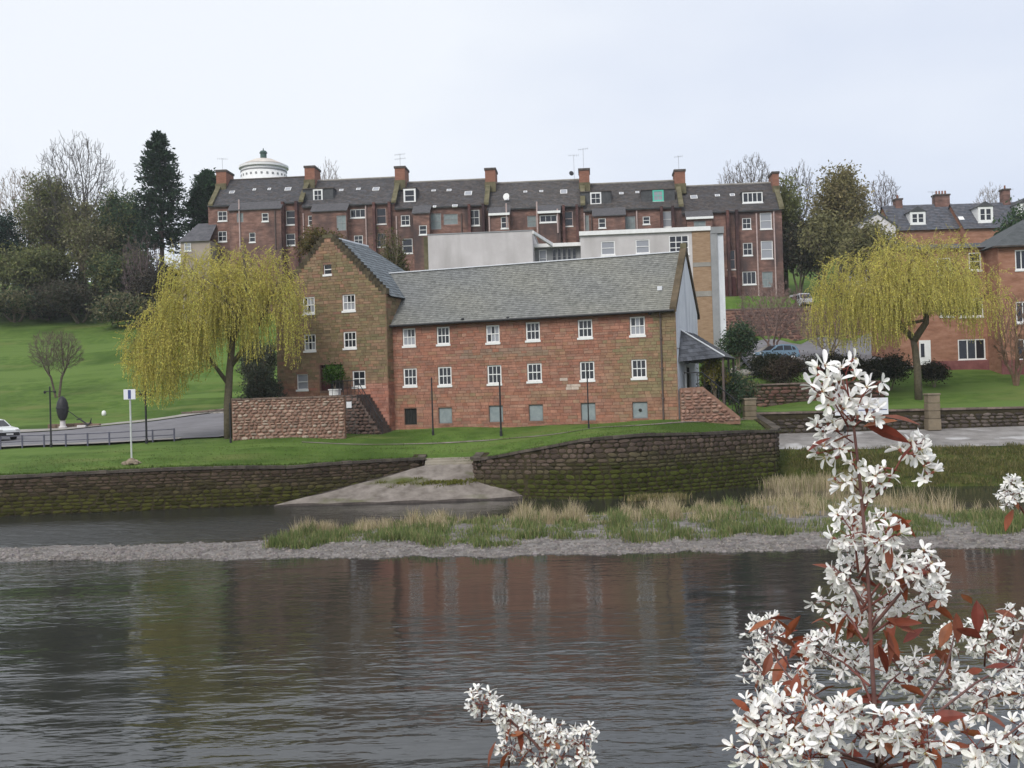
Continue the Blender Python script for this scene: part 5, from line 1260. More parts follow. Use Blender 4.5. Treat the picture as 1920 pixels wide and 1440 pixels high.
pier(1749, 741, 800, 76.9, 22, 'tall mossy pier in front of the right willow')

# ================================================================== thin moist air over the valley
hm = bpy.data.materials.new('valley_haze'); hm.use_nodes = True; t_ = hm.node_tree; t_.nodes.clear()
ho = t_.nodes.new('ShaderNodeOutputMaterial'); hv = t_.nodes.new('ShaderNodeVolumePrincipled'); hv.inputs['Color'].default_value = (.90, .94, .99, 1); hv.inputs['Density'].default_value = HAZE; hv.inputs['Anisotropy'].default_value = .2
t_.links.new(hv.outputs[0], ho.inputs['Volume'])
m = MB(); m.box(-1500, 1500, -1300, 1600, -2.7, 64); hb = m.build('haze', hm); hb['kind'] = 'stuff'
# ================================================================== trees
def _perp(d):
    a = d.orthogonal().normalized(); return a, d.cross(a)
def grow(segs, tips, p, d, length, r, lev, spec, rnd):
    """spec: list per level of (segments, children, child length factor, spread angle, upward pull, wobble)"""
    n, kids, lf, ang, up, wob = spec[lev]
    pts = [p.copy()]; rads = [r]; step = length / n
    last = lev + 1 >= len(spec)
    for i in range(n):
        a, b = _perp(d); d = (d + a * rnd.gauss(0, wob) + b * rnd.gauss(0, wob) + Vector((0, 0, up))).normalized()
        q = pts[-1] + d * step; r2 = r * (1 - (.55 if not last else .75) * (i + 1) / n)
        segs.append((*pts[-1], *q, rads[-1], r2)); pts.append(q); rads.append(r2)
    if last: tips.append((pts[-1], d)); return
    for k in range(kids):
        t = (.28 if lev else spec[0][6] if len(spec[0]) > 6 else .4) if False else None
        f = rnd.uniform(.62 if lev == 0 else .22, 1.0) if k < kids - 1 else 1.0
        x = f * n; i = min(n - 1, int(x)); q = pts[i].lerp(pts[i + 1], x - i)
        a, b = _perp(d); ph = rnd.uniform(0, 6.283) if kids > 3 else k * 6.283 / kids + rnd.uniform(-.5, .5)
        th = rad(ang) * rnd.uniform(.6, 1.25); dd = (pts[i + 1] - pts[i]).normalized(); a, b = _perp(dd)
        nd = dd * math.cos(th) + (a * math.cos(ph) + b * math.sin(ph)) * math.sin(th)
        grow(segs, tips, q, nd.normalized(), length * lf * rnd.uniform(.8, 1.15) * (1.18 - .42 * f), rads[i] * rnd.uniform(.5, .68), lev + 1, spec, rnd)
def gspec(*rows): return [tuple(r[:6]) for r in rows]
DECID = gspec((4, 7, 1.35, 34, .04, .05), (5, 8, .60, 36, .05, .07), (4, 7, .58, 36, .05, .10), (3, 6, .60, 38, .04, .13), (2, 0, 0, 0, .03, .14))
BUSHY = gspec((3, 7, 1.1, 40, .05, .08), (4, 7, .62, 40, .06, .10), (3, 6, .6, 42, .05, .13), (2, 0, 0, 0, .03, .16))

def fit(segs, base, height, width=None):
    """scale a skeleton to stand on base with the given height and width"""
    A = np.array(segs); P = np.concatenate([A[:, :3], A[:, 3:6]]); lo = P[:, 2].min(); hi = np.percentile(P[:, 2], 99.8)
    k = height / (hi - lo); kx = k
    if width:
        wx = np.percentile(P[:, 0], 99) - np.percentile(P[:, 0], 1); kx = width / wx
    cx = (np.percentile(P[:, 0], 99) + np.percentile(P[:, 0], 1)) / 2 * 1.0
    B = A.copy()
    for o in (0, 3):
        B[:, o] = A[:, o] * kx; B[:, o + 1] = A[:, o + 1] * kx; B[:, o + 2] = (A[:, o + 2] - lo) * k
    B[:, 6:8] *= (k + kx) / 2
    B[:, [0, 3]] += base[0]; B[:, [1, 4]] += base[1]; B[:, [2, 5]] += base[2]
    return B
def skel(spec, seed, r0=.028, lean=(0, 0), stems=1):
    rnd = random.Random(seed); segs, tips = [], []
    for s in range(stems):
        a = s * 6.283 / max(stems, 1) + rnd.uniform(0, 1); sp = 0 if stems == 1 else .28
        grow(segs, tips, Vector((0.02 * math.cos(a) * (stems > 1), 0.02 * math.sin(a) * (stems > 1), 0)), Vector((lean[0] + sp * math.cos(a), lean[1] + sp * math.sin(a), 1)).normalized(), .42, r0, 0, spec, rnd)
    return segs
def tree_root(name, label, base, cat='tree', group=None):
    return thing(name, label, cat, tuple(base), 0, group)
def colonize(base, height, width, seed, clear=.3, n_att=1100, stems=1, shape=1.0, depth=None):
    """branch skeleton grown towards points scattered through a rounded crown"""
    r = np.random.default_rng(seed); depth = depth or width
    cz = base[2] + height * (clear + (1 - clear) * .42); rz_up = base[2] + height - cz; rz_dn = cz - base[2] - height * clear
    d = r.normal(0, 1, (n_att, 3)); d /= np.linalg.norm(d, axis=1, keepdims=True); q = r.uniform(0, 1, (n_att, 1)) ** .42
    lump = 1 + .13 * np.sin(3 * np.arctan2(d[:, 1:2], d[:, 0:1]) + seed) * np.cos(2.5 * d[:, 2:3] + seed)
    P = d * q * lump; A = np.stack([base[0] + P[:, 0] * width / 2, base[1] + P[:, 1] * depth / 2, cz + np.where(P[:, 2] > 0, P[:, 2] * rz_up, P[:, 2] * rz_dn)], 1)
    step = height / 40; ctr0 = np.array([base[0], base[1], cz - rz_dn * .9])
    nodes, par = [], []
    for k in range(stems):
        a = 6.283 * k / stems + r.uniform(0, 1); off = 0 if stems == 1 else width * .03; x, y, z = base[0] + off * math.cos(a), base[1] + off * math.sin(a) * .5, base[2]
        nodes.append((x, y, z)); par.append(-1); lx_, ly_ = (r.normal(0, .05), r.normal(0, .05)) if stems == 1 else (.22 * math.cos(a), .12 * math.sin(a))
        while nodes[-1][2] < base[2] + height * clear * (1.05 if stems == 1 else .75):
            x, y, z = nodes[-1]; nodes.append((x + lx_ * step + r.normal(0, .03) * step, y + ly_ * step + r.normal(0, .03) * step, z + step)); par.append(len(nodes) - 2)
    nodes = np.array(nodes); par = list(par); alive = np.ones(len(A), bool); best = np.full(len(A), 1e9); bi = np.zeros(len(A), int)
    def upd(st):
        for c0 in range(st, len(nodes), 400):
            q_ = nodes[c0:c0 + 400]; dd = np.sqrt(((A[:, None, :] - q_[None]) ** 2).sum(-1)); k_ = dd.argmin(1); m_ = dd[np.arange(len(A)), k_]; b_ = m_ < best; best[b_] = m_[b_]; bi[b_] = k_[b_] + c0
    upd(0)
    for it in range(80):
        alive &= best > step * 1.25
        if not alive.any(): break
        acc = {}
        for qi in np.where(alive)[0]: acc.setdefault(bi[qi], []).append(qi)
        new, npar = [], []
        for ni, qs in acc.items():
            v = A[qs] - nodes[ni]; v /= np.maximum(np.linalg.norm(v, axis=1, keepdims=True), 1e-6); v = v.mean(0)
            o = nodes[ni] - ctr0; o /= np.linalg.norm(o) + 1e-6; v = v + o * .35 + r.normal(0, .06, 3); L_ = np.linalg.norm(v)
            if L_ < 1e-3: continue
            new.append(nodes[ni] + v / L_ * step); npar.append(ni)
        if not new or len(nodes) > 5200: break
        st = len(nodes); nodes = np.concatenate([nodes, np.array(new)]); par += npar; upd(st)
    n = len(nodes); load = np.zeros(n); kids = np.zeros(n, int)
    for i in range(n):
        if par[i] >= 0: kids[par[i]] += 1
    load[kids == 0] = 1
    for i in range(n - 1, -1, -1):
        if par[i] >= 0: load[par[i]] += load[i]
    rad_ = load ** .45
    segs = [(*nodes[par[i]], *nodes[i], rad_[par[i]] if rad_[par[i]] < rad_[i] * 1.8 else rad_[i] * 1.15, rad_[i]) for i in range(n) if par[i] >= 0]
    B = np.array(segs); B[:, 6:8] *= height * .0165 / B[:, 6].max()
    # fine twigs at and near the ends
    tip = np.where(load <= 2)[0]; tw = []
    ctr = np.array([base[0], base[1], cz - rz_dn * .6])
    for i in tip:
        o = nodes[i] - ctr; o /= np.linalg.norm(o) + 1e-6
        for k in range(2):
            v = o + r.normal(0, .38, 3); v /= np.linalg.norm(v); p = nodes[i]; L_ = step * r.uniform(.8, 2.0); m_ = p + v * L_ * .5; v2 = v + np.array([0, 0, .35]) + r.normal(0, .2, 3); v2 /= np.linalg.norm(v2); e = m_ + v2 * L_ * .5
            tw += [(*p, *m_, 0, 0), (*m_, *e, 0, 0)]
    return B, np.array(tw)
def bare_tree(label, px, py_top, py_base, Y, wpx, seed, col=(.16, .135, .115), spec=None, group=None, minr=.018, zbase=None, stems=1, r0=.026, lean=(0, 0), name='bare_tree', clear=.27, n_att=2000):
    b = at(px, py_base, Y); gzv = zbase if zbase is not None else gz(b.x, b.y) - .2
    top = at(px, py_top, Y).z; base = (b.x, b.y, gzv); wd = wpx * Y / FPX
    B, T = colonize(base, (top - gzv) * .96, wd * .93, seed, clear, n_att, stems)
    B[:, 6:8] = np.maximum(B[:, 6:8], minr); T[:, 6:8] = minr * .8
    t = tree_root(name, label, base, 'tree', group); inv = root_inv(t)
    thick = B[:, 6] > B[:, 6].max() * .38
    seg_obj('trunk', B[thick], col, MT['barkc'], t, inv, 7)
    seg_obj('crown', np.concatenate([B[~thick], T]), tuple(c * 1.05 for c in col), MT['barkc'], t, inv, 3)
    return t, B
def leaf_cloud(centres, n, spread, size, cols, parent, name='crown', squash=(1, 1, 1), droop=0.0, mat_='leaf', shade=None):
    Cn = np.array(centres, float)
    i = NR.integers(0, len(Cn), n); P = Cn[i] + NR.normal(0, 1, (n, 3)) * spread * np.array(squash)
    d = NR.normal(0, 1, (n, 3)); d[:, 2] -= droop; d /= np.linalg.norm(d, axis=1, keepdims=True)
    e = np.cross(d, NR.normal(0, 1, (n, 3))); e /= np.linalg.norm(e, axis=1, keepdims=True)
    s = NR.uniform(size[0], size[1], (n, 1)); V = np.stack([P - d * s, P + e * s * .42, P + d * s, P - e * s * .42], 1)
    cl = NR.uniform(.7, 1.25, len(Cn))[i][:, None]; hue = np.array(cols)[NR.integers(0, len(cols), len(Cn))[i]]
    C = hue * cl * NR.uniform(.75, 1.25, (n, 1))
    return poly_obj(name, V, C, MT[mat_], parent, root_inv(parent))

def bushy(label, px, py_top, py_base, Y, wpx, seed, cols, nleaf=5000, size=(.16, .34), spread=.62, col=(.20, .165, .12), name='leafy_tree', cat='tree', group=None, stems=3, zbase=None, lean=(0, 0), leafmin=.25):
    b = at(px, py_base, Y); gzv = zbase if zbase is not None else gz(b.x, b.y) - .2; top = at(px, py_top, Y).z; base = (b.x, b.y, gzv)
    B = fit(skel(BUSHY, seed, .022, lean, stems), base, top - gzv, wpx * Y / FPX); thick = B[:, 6] > B[:, 6].max() * .25; B[:, 6:8] = np.maximum(B[:, 6:8], .014)
    t = tree_root(name, label, base, cat, group); inv = root_inv(t)
    seg_obj('trunk', B[thick], col, MT['barkc'], t, inv, 6)
    if (~thick).any(): seg_obj('twigs', B[~thick], col, MT['barkc'], t, inv, 3)
    ends = B[(~thick)][:, 3:6]; ends = ends[ends[:, 2] > gzv + (top - gzv) * leafmin * NR.uniform(.3, 1, len(ends))]
    leaf_cloud(ends[NR.permutation(len(ends))[:1400]], int(nleaf * 1.9), spread, size, cols, t)
    return t
def conifer(label, px, py_top, py_base, Y, wpx, seed, cols, trunk_py, lean=0.0, group=None):
    r = np.random.default_rng(seed); b = at(px, py_base, Y); zt = at(px, py_top, Y).z; zt0 = at(px, trunk_py, Y).z; gzv = gz(b.x, b.y) - .2; wd = wpx * Y / FPX / 2
    t = tree_root('conifer', label, (b.x, b.y, gzv), 'conifer', group); inv = root_inv(t)
    m = MB(); m.tube([(b.x, b.y, gzv), (b.x + .1, b.y, (zt + gzv) / 2), (b.x, b.y, zt)], [.45, .3, .03], 8, (.12, .09, .085)); m.build('trunk', MT['barkc'], t, True)
    segs, V, C = [], [], []
    H = zt - zt0
    # silhouette: narrow shaggy column, broadest low down
    for k in range(460):
        f = r.uniform(0, 1) ** .85; z = zt0 + H * f; L_ = wd * (1.22 * (1 - f) ** .46 + .05) * r.uniform(.70, 1.08)
        if f > .93: L_ *= .8
        a = r.uniform(0, 6.283); d = Vector((math.cos(a), math.sin(a), r.uniform(-.25, .35))).normalized(); p0 = Vector((b.x, b.y, z)); p1 = p0 + d * L_
        segs.append((*p0, *p1, .05, .012))
        for j in range(30):
            s = r.uniform(.25, 1.04); q = p0 + d * L_ * s + Vector(r.normal(0, .22, 3)) + Vector((0, 0, -.2 * s * s)); e = Vector((d.x * .5 + r.normal(0, .5), d.y * .5 + r.normal(0, .5), r.uniform(-.2, .9))).normalized(); f_ = e.cross(Vector(r.normal(0, 1, 3))).normalized(); sz = r.uniform(.22, .5)
            V.append([q - e * sz * .5, q + f_ * sz * .3, q + e * sz, q - f_ * sz * .3]); v = r.uniform(.6, 1.3); c = cols[r.integers(0, len(cols))]; C.append((c[0] * v, c[1] * v, c[2] * v))
    seg_obj('branches', segs, (.07, .055, .045), MT['barkc'], t, inv, 3)
    poly_obj('crown', np.array([[tuple(p) for p in q] for q in V]), np.array(C), MT['leaf'], t, inv); return t
def willow(label, base, crown, seed, trunk_pts, limbs, n_str, cols, hang, group):
    """limbs branch towards points inside the crown lobes; whips hang from the outer branches"""
    r = np.random.default_rng(seed); t = tree_root('weeping_willow', label, base, 'willow', group); inv = root_inv(t)
    m = MB(); m.tube(trunk_pts, np.linspace(.31, .22, len(trunk_pts)), 9, (.16, .135, .095))
    for pts, ra, rb in limbs: m.tube(pts, np.linspace(ra, rb, len(pts)), 7, (.13, .11, .075))
    m.build('trunk', MT['barkc'], t, True, True)
    nodes = [np.array(trunk_pts[-1])]; par = [-1]
    for pts, ra, rb in limbs:
        for a, b in zip(pts, pts[1:]):
            for k in range(1, 4): nodes.append(np.array(a.lerp(b, k / 3))); par.append(-1)
    n0 = len(nodes); vol = np.array([c[3] * c[4] * c[5] for c in crown]); vol /= vol.sum(); A = []
    for k in range(1500):
        c = crown[r.choice(len(crown), p=vol)]; d = r.normal(0, 1, 3); d /= np.linalg.norm(d); d *= r.uniform(0, 1) ** .45; A.append((c[0] + d[0] * c[3], c[1] + d[1] * c[4], c[2] + (d[2] if d[2] > 0 else d[2] * .35) * c[5]))
    A = np.array(A); nodes = np.array(nodes); alive = np.ones(len(A), bool); best = np.full(len(A), 1e9); bi = np.zeros(len(A), int); step = .30; st = 0
    for it in range(60):
        q_ = nodes[st:]; dd = np.sqrt(((A[:, None, :] - q_[None]) ** 2).sum(-1)); k_ = dd.argmin(1); m_ = dd[np.arange(len(A)), k_]; b_ = m_ < best; best[b_] = m_[b_]; bi[b_] = k_[b_] + st
        alive &= best > step * 1.3
        if not alive.any() or len(nodes) > 5000: break
        acc = {}
        for qi in np.where(alive)[0]: acc.setdefault(bi[qi], []).append(qi)
        new, npar = [], []
        for ni, qs in acc.items():
            v = A[qs] - nodes[ni]; v /= np.maximum(np.linalg.norm(v, axis=1, keepdims=True), 1e-6); v = v.mean(0) + r.normal(0, .15, 3); new.append(nodes[ni] + v / (np.linalg.norm(v) + 1e-6) * step); npar.append(ni)
        st = len(nodes); nodes = np.concatenate([nodes, np.array(new)]); par += npar
    n = len(nodes); load = np.zeros(n); kids = np.zeros(n, int)
    for i in range(n):
        if par[i] >= 0: kids[par[i]] += 1
    load[kids == 0] = 1
    for i in range(n - 1, -1, -1):
        if par[i] >= 0: load[par[i]] += load[i]
    segs = [(*nodes[par[i]], *nodes[i], .011 * load[par[i]] ** .5, .011 * load[i] ** .5) for i in range(n) if par[i] >= 0]
    br = [np.array(segs)]; segs, V, C = [], [], []; outer = np.where((load <= 7) & (np.arange(n) >= n0))[0]; zt_ = nodes[:, 2].max(); zm = np.median(nodes[outer, 2])
    for k in range(n_str):
        i0 = outer[r.integers(0, len(outer))]; p = Vector(nodes[i0]) + Vector(r.normal(0, .12, 3)); q = nodes[i0] - nodes[max(par[i0], 0)]; o = Vector((q[0], q[1], 0)); o = o.normalized() if o.length > 1e-4 else Vector((1, 0, 0))
        spray = r.uniform() < .30
        L_ = r.uniform(.5, 1.3) if spray else hang(p.x, p.y, p.z, 0, r); nseg = max(2, int(L_ / .45)); sl_ = L_ / nseg
        d = (Vector(q) * 2 + Vector((r.normal(0, .3), r.normal(0, .3), .6 if spray else .15))).normalized(); tone = cols[r.integers(0, len(cols))]; tv = r.uniform(.78, 1.18)
        for i in range(nseg):
            d = (d * .75 + Vector((r.normal(0, .12), r.normal(0, .12), -.16))).normalized() if spray else (d * .55 + Vector((r.normal(0, .10), r.normal(0, .10), -.55))).normalized(); p2 = p + d * sl_
            segs.append((*p, *p2, .009, .007))
            for j in range(7):
                s = p.lerp(p2, r.uniform(0, 1)); e = (d * .7 + Vector((r.normal(0, .5), r.normal(0, .5), -.5 + r.normal(0, .4)))).normalized(); g = e.cross(Vector(r.normal(0, 1, 3))).normalized(); sz = r.uniform(.08, .17)
                V.append([s, s + e * sz * .5 + g * .023, s + e * sz, s + e * sz * .5 - g * .023]); v = tv * r.uniform(.85, 1.15); C.append((tone[0] * v, tone[1] * v, tone[2] * v))
            p = p2
    seg_obj('branches', br[0], (.20, .165, .09), MT['barkc'], t, inv, 4)
    seg_obj('whips', segs, (.36, .29, .11), MT['barkc'], t, inv, 3)
    poly_obj('crown', np.array([[tuple(p) for p in q] for q in V]), np.array(C), MT['leaf'], t, inv); return t

# ---- skyline and hillside on the left
GL = 'trees on the left hillside'
bare_tree('tall bare grey tree standing above the hillside thicket', 150, 243, 590, 172, 185, 3, (.115, .105, .10), group=GL, minr=.032, n_att=3200)
bare_tree('pale tan bare tree lower and left of the tall grey one', 48, 308, 580, 178, 130, 9, (.26, .215, .18), group=GL, minr=.032, n_att=2600)
conifer('tall dark conifer with narrow shaggy crown left of the terrace', 305, 250, 560, 160, 96, 4, [(.032, .062, .034), (.042, .076, .038), (.026, .05, .036)], 470, group=GL)
conifer('short dark evergreen behind the first chimney of the terrace', 392, 322, 470, 168, 92, 8, [(.024, .06, .026), (.034, .075, .03)], 440, group=GL)
OL = [(.185, .20, .075), (.155, .175, .07), (.22, .22, .09), (.13, .155, .065)]; BRN = [(.20, .185, .105), (.165, .165, .085), (.23, .21, .12)]; DKG = [(.06, .105, .05), (.08, .12, .055), (.05, .085, .055)]
bushy('broad olive bush at the bottom of the hillside thicket', 62, 465, 600, 166, 150, 31, OL, 9000, group=GL)
bushy('brownish twiggy tree in the middle of the thicket', 165, 372, 600, 168, 150, 32, BRN + OL[:1], 8000, group=GL, spread=.7)
bushy('dark ivy-grown tree in the thicket with a spiky top', 232, 365, 605, 167, 80, 33, DKG + OL[1:2], 7000, group=GL)
bushy('olive tree between the pale and the tall bare trees', 95, 335, 600, 171, 105, 34, OL + BRN[:1], 7500, group=GL, spread=.75)
bushy('blue-green dark evergreen cut by the left edge of the picture', -6, 405, 600, 168, 95, 35, [(.018, .045, .03), (.025, .055, .035)], 7000, group=GL)
bushy('green leafy tree at the right end of the thicket', 235, 470, 610, 163, 120, 36, OL[1:] + DKG[:2], 8000, group=GL)
bushy('dark shrub below the tall conifer', 300, 505, 620, 157, 100, 37, [(.045, .045, .03), (.06, .05, .04)], 4500, group=GL, name='shrub', cat='shrub')
bare_tree('thin purplish bare tree on the slope beside the tall conifer', 272, 430, 620, 158, 90, 38, (.13, .10, .10), None, GL, .025, stems=3, clear=.15)
bushy('low dark hedge bush along the top of the lawn at the left', 30, 552, 608, 164, 150, 39, DKG + BRN, 5000, group=GL, name='shrub', cat='shrub')
bushy('low dark bush under the twiggy tree at the top of the lawn', 150, 535, 614, 162, 170, 40, [(.07, .065, .045), (.06, .07, .04), (.09, .075, .055)], 6000, group=GL, name='shrub', cat='shrub')
bushy('brown bush at the right end of the top of the lawn', 245, 560, 640, 155, 110, 41, BRN + DKG[:1], 5000, group=GL, name='shrub', cat='shrub')
bare_tree('bare tree behind the second chimney of the terrace', 618, 292, 420, 170, 84, 12, (.24, .21, .20), group='bare trees behind the terrace', minr=.03)
bare_tree('small leaning tree with fine twiggy crown on the left lawn', 108, 614, 750, 112, 104, 14, (.13, .10, .085), None, None, .013, stems=2, clear=.42, n_att=2400)
# ---- right skyline
GR = 'trees beyond the right end of the terrace'
bare_tree('round-crowned bare tree above the last chimney', 1413, 283, 440, 176, 100, 15, (.15, .135, .125), group=GR, minr=.032, n_att=3000)
bare_tree('smaller bare tree left of the round-crowned one', 1372, 308, 440, 178, 66, 16, (.22, .20, .19), group=GR, minr=.03, n_att=2400)
bare_tree('grey bare tree just right of the last house', 1503, 303, 520, 168, 94, 17, (.15, .14, .13), group=GR, minr=.03, n_att=2800)
bare_tree('forked bare tree left of the slate-roofed houses', 1658, 320, 470, 165, 86, 18, (.15, .13, .125), group=GR, minr=.03, n_att=2600)
bare_tree('faint bare tree behind the pointed dormer', 1862, 345, 440, 172, 90, 19, (.25, .22, .20), group=GR, minr=.026)
bushy('olive-brown rounded tree standing taller than the white gabled house', 1580, 322, 520, 150, 92, 51, [(.24, .21, .09), (.20, .18, .08), (.27, .225, .11)], 9000, group=GR)
bushy('yellow-green shrubby tree against the end wall of the terrace', 1475, 342, 560, 146, 60, 52, [(.19, .20, .075), (.15, .165, .065)], 4500, group=GR)
bushy('dark brown shrub mass beside the terrace end', 1500, 420, 575, 143, 90, 53, [(.075, .068, .048), (.10, .085, .06), (.06, .07, .04)], 8000, group=GR)
bushy('pale olive tree over the hedge left of the right willow', 1548, 408, 575, 141, 80, 54, [(.21, .195, .09), (.17, .165, .075)], 6000, group=GR)
bushy('dark evergreen hiding the eave at the right edge', 1912, 398, 470, 120, 60, 55, DKG, 4500, group=GR, zbase=12)
bushy('pale olive bush in front of the white gabled house', 1628, 416, 575, 134, 92, 56, [(.22, .21, .095), (.18, .18, .08), (.25, .225, .11)], 5000, group=GR)
# ---- bare thicket by the car park
bare_tree('pinkish bare cherry tree with dense twigs above the car park', 1450, 530, 668, 104, 150, 61, (.24, .17, .15), None, .014, stems=3, r0=.02)
bare_tree('tan bare twiggy tree with drooping tips left of the right willow', 1555, 560, 675, 100, 120, 62, (.26, .21, .14), None, .014, stems=3, r0=.02)
bushy('dark green ivy bush at the foot of the grey corner pier', 1385, 612, 705, 93, 50, 63, DKG, 3500, (.08, .18), .3, name='shrub', cat='shrub')
bushy('dark clipped hedge bush in front of the blue car', 1436, 668, 716, 91, 46, 64, [(.025, .03, .015), (.035, .04, .02)], 3500, (.06, .14), .25, name='shrub', cat='shrub')
bushy('brown hedge bush behind the dark red retaining wall', 1482, 672, 718, 89, 60, 65, [(.07, .05, .035), (.045, .042, .022), (.085, .06, .045)], 4500, (.06, .14), .25, name='shrub', cat='shrub')
bushy('dark hedge bush half hidden by the white blossom', 1560, 668, 722, 88.5, 90, 66, [(.03, .035, .018), (.045, .04, .022)], 5000, (.06, .14), .25, name='shrub', cat='shrub')
bushy('dark green hedge bush beside the trunk of the right willow', 1665, 672, 722, 88.5, 80, 67, [(.03, .045, .018), (.04, .04, .022)], 5000, (.06, .14), .25, name='shrub', cat='shrub')
bushy('narrow dark shrub in front of the white door', 1752, 682, 722, 89, 40, 68, [(.03, .035, .018), (.06, .05, .025)], 2500, (.06, .13), .2, name='shrub', cat='shrub')
bushy('grey-green shrub at the left foot of the mill tower', 492, 690, 762, 79.5, 66, 69, [(.10, .12, .085), (.12, .14, .09), (.08, .095, .07)], 4000, (.06, .14), .25, name='shrub', cat='shrub')
bushy('dark shrub on the slope left of the mill tower', 496, 640, 730, 100, 52, 70, [(.075, .088, .055), (.095, .105, .06)], 5000, (.08, .18), .3, name='shrub', cat='shrub')
bushy('red-brown climbing bush on the gable top of the mill tower', 600, 432, 475, 84.5, 70, 71, [(.13, .085, .035), (.16, .13, .04), (.10, .10, .03)], 2500, (.08, .16), .25, name='shrub', cat='shrub', zbase=15.5)
bushy('mossy brown bush in the gap between tower roof and pale block', 735, 440, 505, 106, 50, 72, [(.10, .11, .03), (.08, .07, .03)], 3500, (.08, .18), .35, name='shrub', cat='shrub')
bushy('yellow-green plant hanging below the porch roof of the mill', 1340, 668, 706, 73.6, 40, 74, [(.28, .24, .04), (.20, .20, .04)], 2200, (.05, .11), .18, name='climbing_plant', cat='plant', zbase=5.3, leafmin=.5)
bushy('dark shrub in the shade under the mill porch', 1352, 690, 735, 74.6, 60, 75, DKG, 3000, (.06, .13), .25, name='shrub', cat='shrub')
bushy('dark shrub between the porch and the gate pier', 1385, 705, 765, 79, 60, 76, DKG + BRN[:1], 3500, (.07, .14), .28, name='shrub', cat='shrub')
bare_tree('brown twiggy shrub tree against the right end of the flats', 1905, 545, 705, 88, 80, 77, (.20, .13, .09), None, None, .012, stems=3, clear=.2)
def potted(label, px, py0, py1, wv, wpx):
    Yv = MF.p(mp_(px, py1, wv)[0], wv, 0).y
    return bushy(label, px, py0, py1, Yv, wpx, 73, [(.05, .115, .015), (.07, .15, .02), (.04, .085, .014)], 2600, (.05, .11), .16, name='potted_shrub', cat='shrub', zbase=PLANT_Z + .42)
potted('bright green potted shrub in the white planter before the doorway', 628, 687, 728, TWF - 1.5, 32)

# ---- willows
WY = 75.6
b = at(428, 822, WY); gb = gz(b.x, b.y)
def W_(px, py, dy=0.0): p = at(px, py, WY + dy); return p
trunk = [(b.x, b.y, gb - .2), W_(427, 760), W_(430, 700), W_(436, 640)]
limbs = [([W_(436, 640), W_(415, 590), W_(380, 540), W_(345, 500)], .24, .06), ([W_(436, 640), W_(455, 580), W_(462, 520), W_(455, 470)], .25, .06), ([W_(430, 690), W_(468, 640), W_(500, 580), W_(520, 530)], .20, .05),
         ([W_(428, 720), W_(390, 668), W_(345, 650), W_(300, 640)], .16, .04), ([W_(436, 640), W_(430, 580, 1.5), W_(410, 520, 2), W_(395, 480, 2.5)], .2, .05), ([W_(436, 640), W_(440, 590, -1.5), W_(410, 540, -2.2), W_(380, 520, -2.6)], .18, .05)]
def dome(px, py, rpx, hpx, dy=0.0, Y=WY):
    c = at(px, py, Y + dy); k = (Y + dy) / FPX; return (c.x, c.y, c.z, rpx * k, rpx * k * .95, hpx * k)
crown = [dome(362, 515, 52, 62), dome(440, 515, 70, 62, .5), dome(505, 530, 52, 72, .3), dome(312, 610, 62, 72, -.5), dome(400, 560, 90, 70, -1.2), dome(262, 648, 32, 58, -.3), dome(345, 640, 60, 60, -1.6), dome(538, 575, 34, 75, -.6), dome(465, 600, 40, 60, -.8), dome(290, 685, 52, 50, -.9), dome(290, 640, 50, 60, .6), dome(325, 700, 40, 36, -1.4), dome(255, 675, 24, 40, -.6), dome(548, 640, 20, 40, -.9), dome(330, 500, 24, 40, .4)]
def hang_l(x, y, z, q, r):
    px = 960 + x * FPX / y; low = np.interp(px, [230, 245, 262, 300, 330, 352, 400, 430, 460, 476, 500, 535, 548, 570], [650, 680, 745, 768, 745, 706, 700, 640, 690, 688, 640, 700, 690, 610])
    zl = at(px, low, y).z; return max(1.0, min(z - zl, r.uniform(1.2, 5.6)) * (1 if r.uniform() < .8 else .6))
WCOL = [(.66, .60, .14), (.60, .56, .13), (.74, .66, .16), (.52, .49, .12), (.60, .60, .16)]
willow('big yellow weeping willow in front of the mill tower', (b.x, b.y, gb - .2), crown, 2, trunk, limbs, 3200, WCOL, hang_l, 'weeping willows')
W2 = 84.0
b2 = at(1722, 725, W2); gb2 = gz(b2.x, b2.y)
def V_(px, py, dy=0.0): return at(px, py, W2 + dy)
trunk = [(b2.x, b2.y, gb2 - .2), V_(1720, 690), V_(1716, 655), V_(1712, 635)]
limbs = [([V_(1712, 635), V_(1690, 612), V_(1672, 580), V_(1650, 540), V_(1625, 515)], .26, .07), ([V_(1712, 640), V_(1736, 605), V_(1738, 570), V_(1716, 535), V_(1700, 500)], .30, .08), ([V_(1690, 610), V_(1735, 600), V_(1745, 565), V_(1775, 530)], .16, .05), ([V_(1672, 582), V_(1640, 578), V_(1600, 565), V_(1575, 550)], .13, .04),
         ([V_(1740, 580), V_(1790, 588), V_(1825, 575), V_(1850, 550)], .12, .04), ([V_(1660, 555), V_(1690, 545), V_(1720, 500), V_(1740, 470)], .14, .05), ([V_(1738, 570), V_(1760, 540, 2), V_(1790, 500, 2), V_(1800, 470, 2)], .14, .05)]
crown = [dome(1600, 535, 74, 72, 0, W2), dome(1680, 515, 80, 92, 0, W2), dome(1775, 520, 80, 100, .5, W2), dome(1838, 555, 48, 75, 0, W2), dome(1560, 565, 44, 60, 0, W2), dome(1700, 550, 140, 90, -.8, W2), dome(1730, 500, 50, 80, -1, W2)]
def hang_r(x, y, z, q, r):
    px = 960 + x * FPX / y; low = np.interp(px, [1520, 1560, 1620, 1680, 1720, 1780, 1830, 1880], [630, 668, 668, 655, 590, 600, 645, 640])
    zl = at(px, low, y).z; return max(.9, min(z - zl, r.uniform(.9, 4.0) * (1.35 if px < 1690 else 1)))
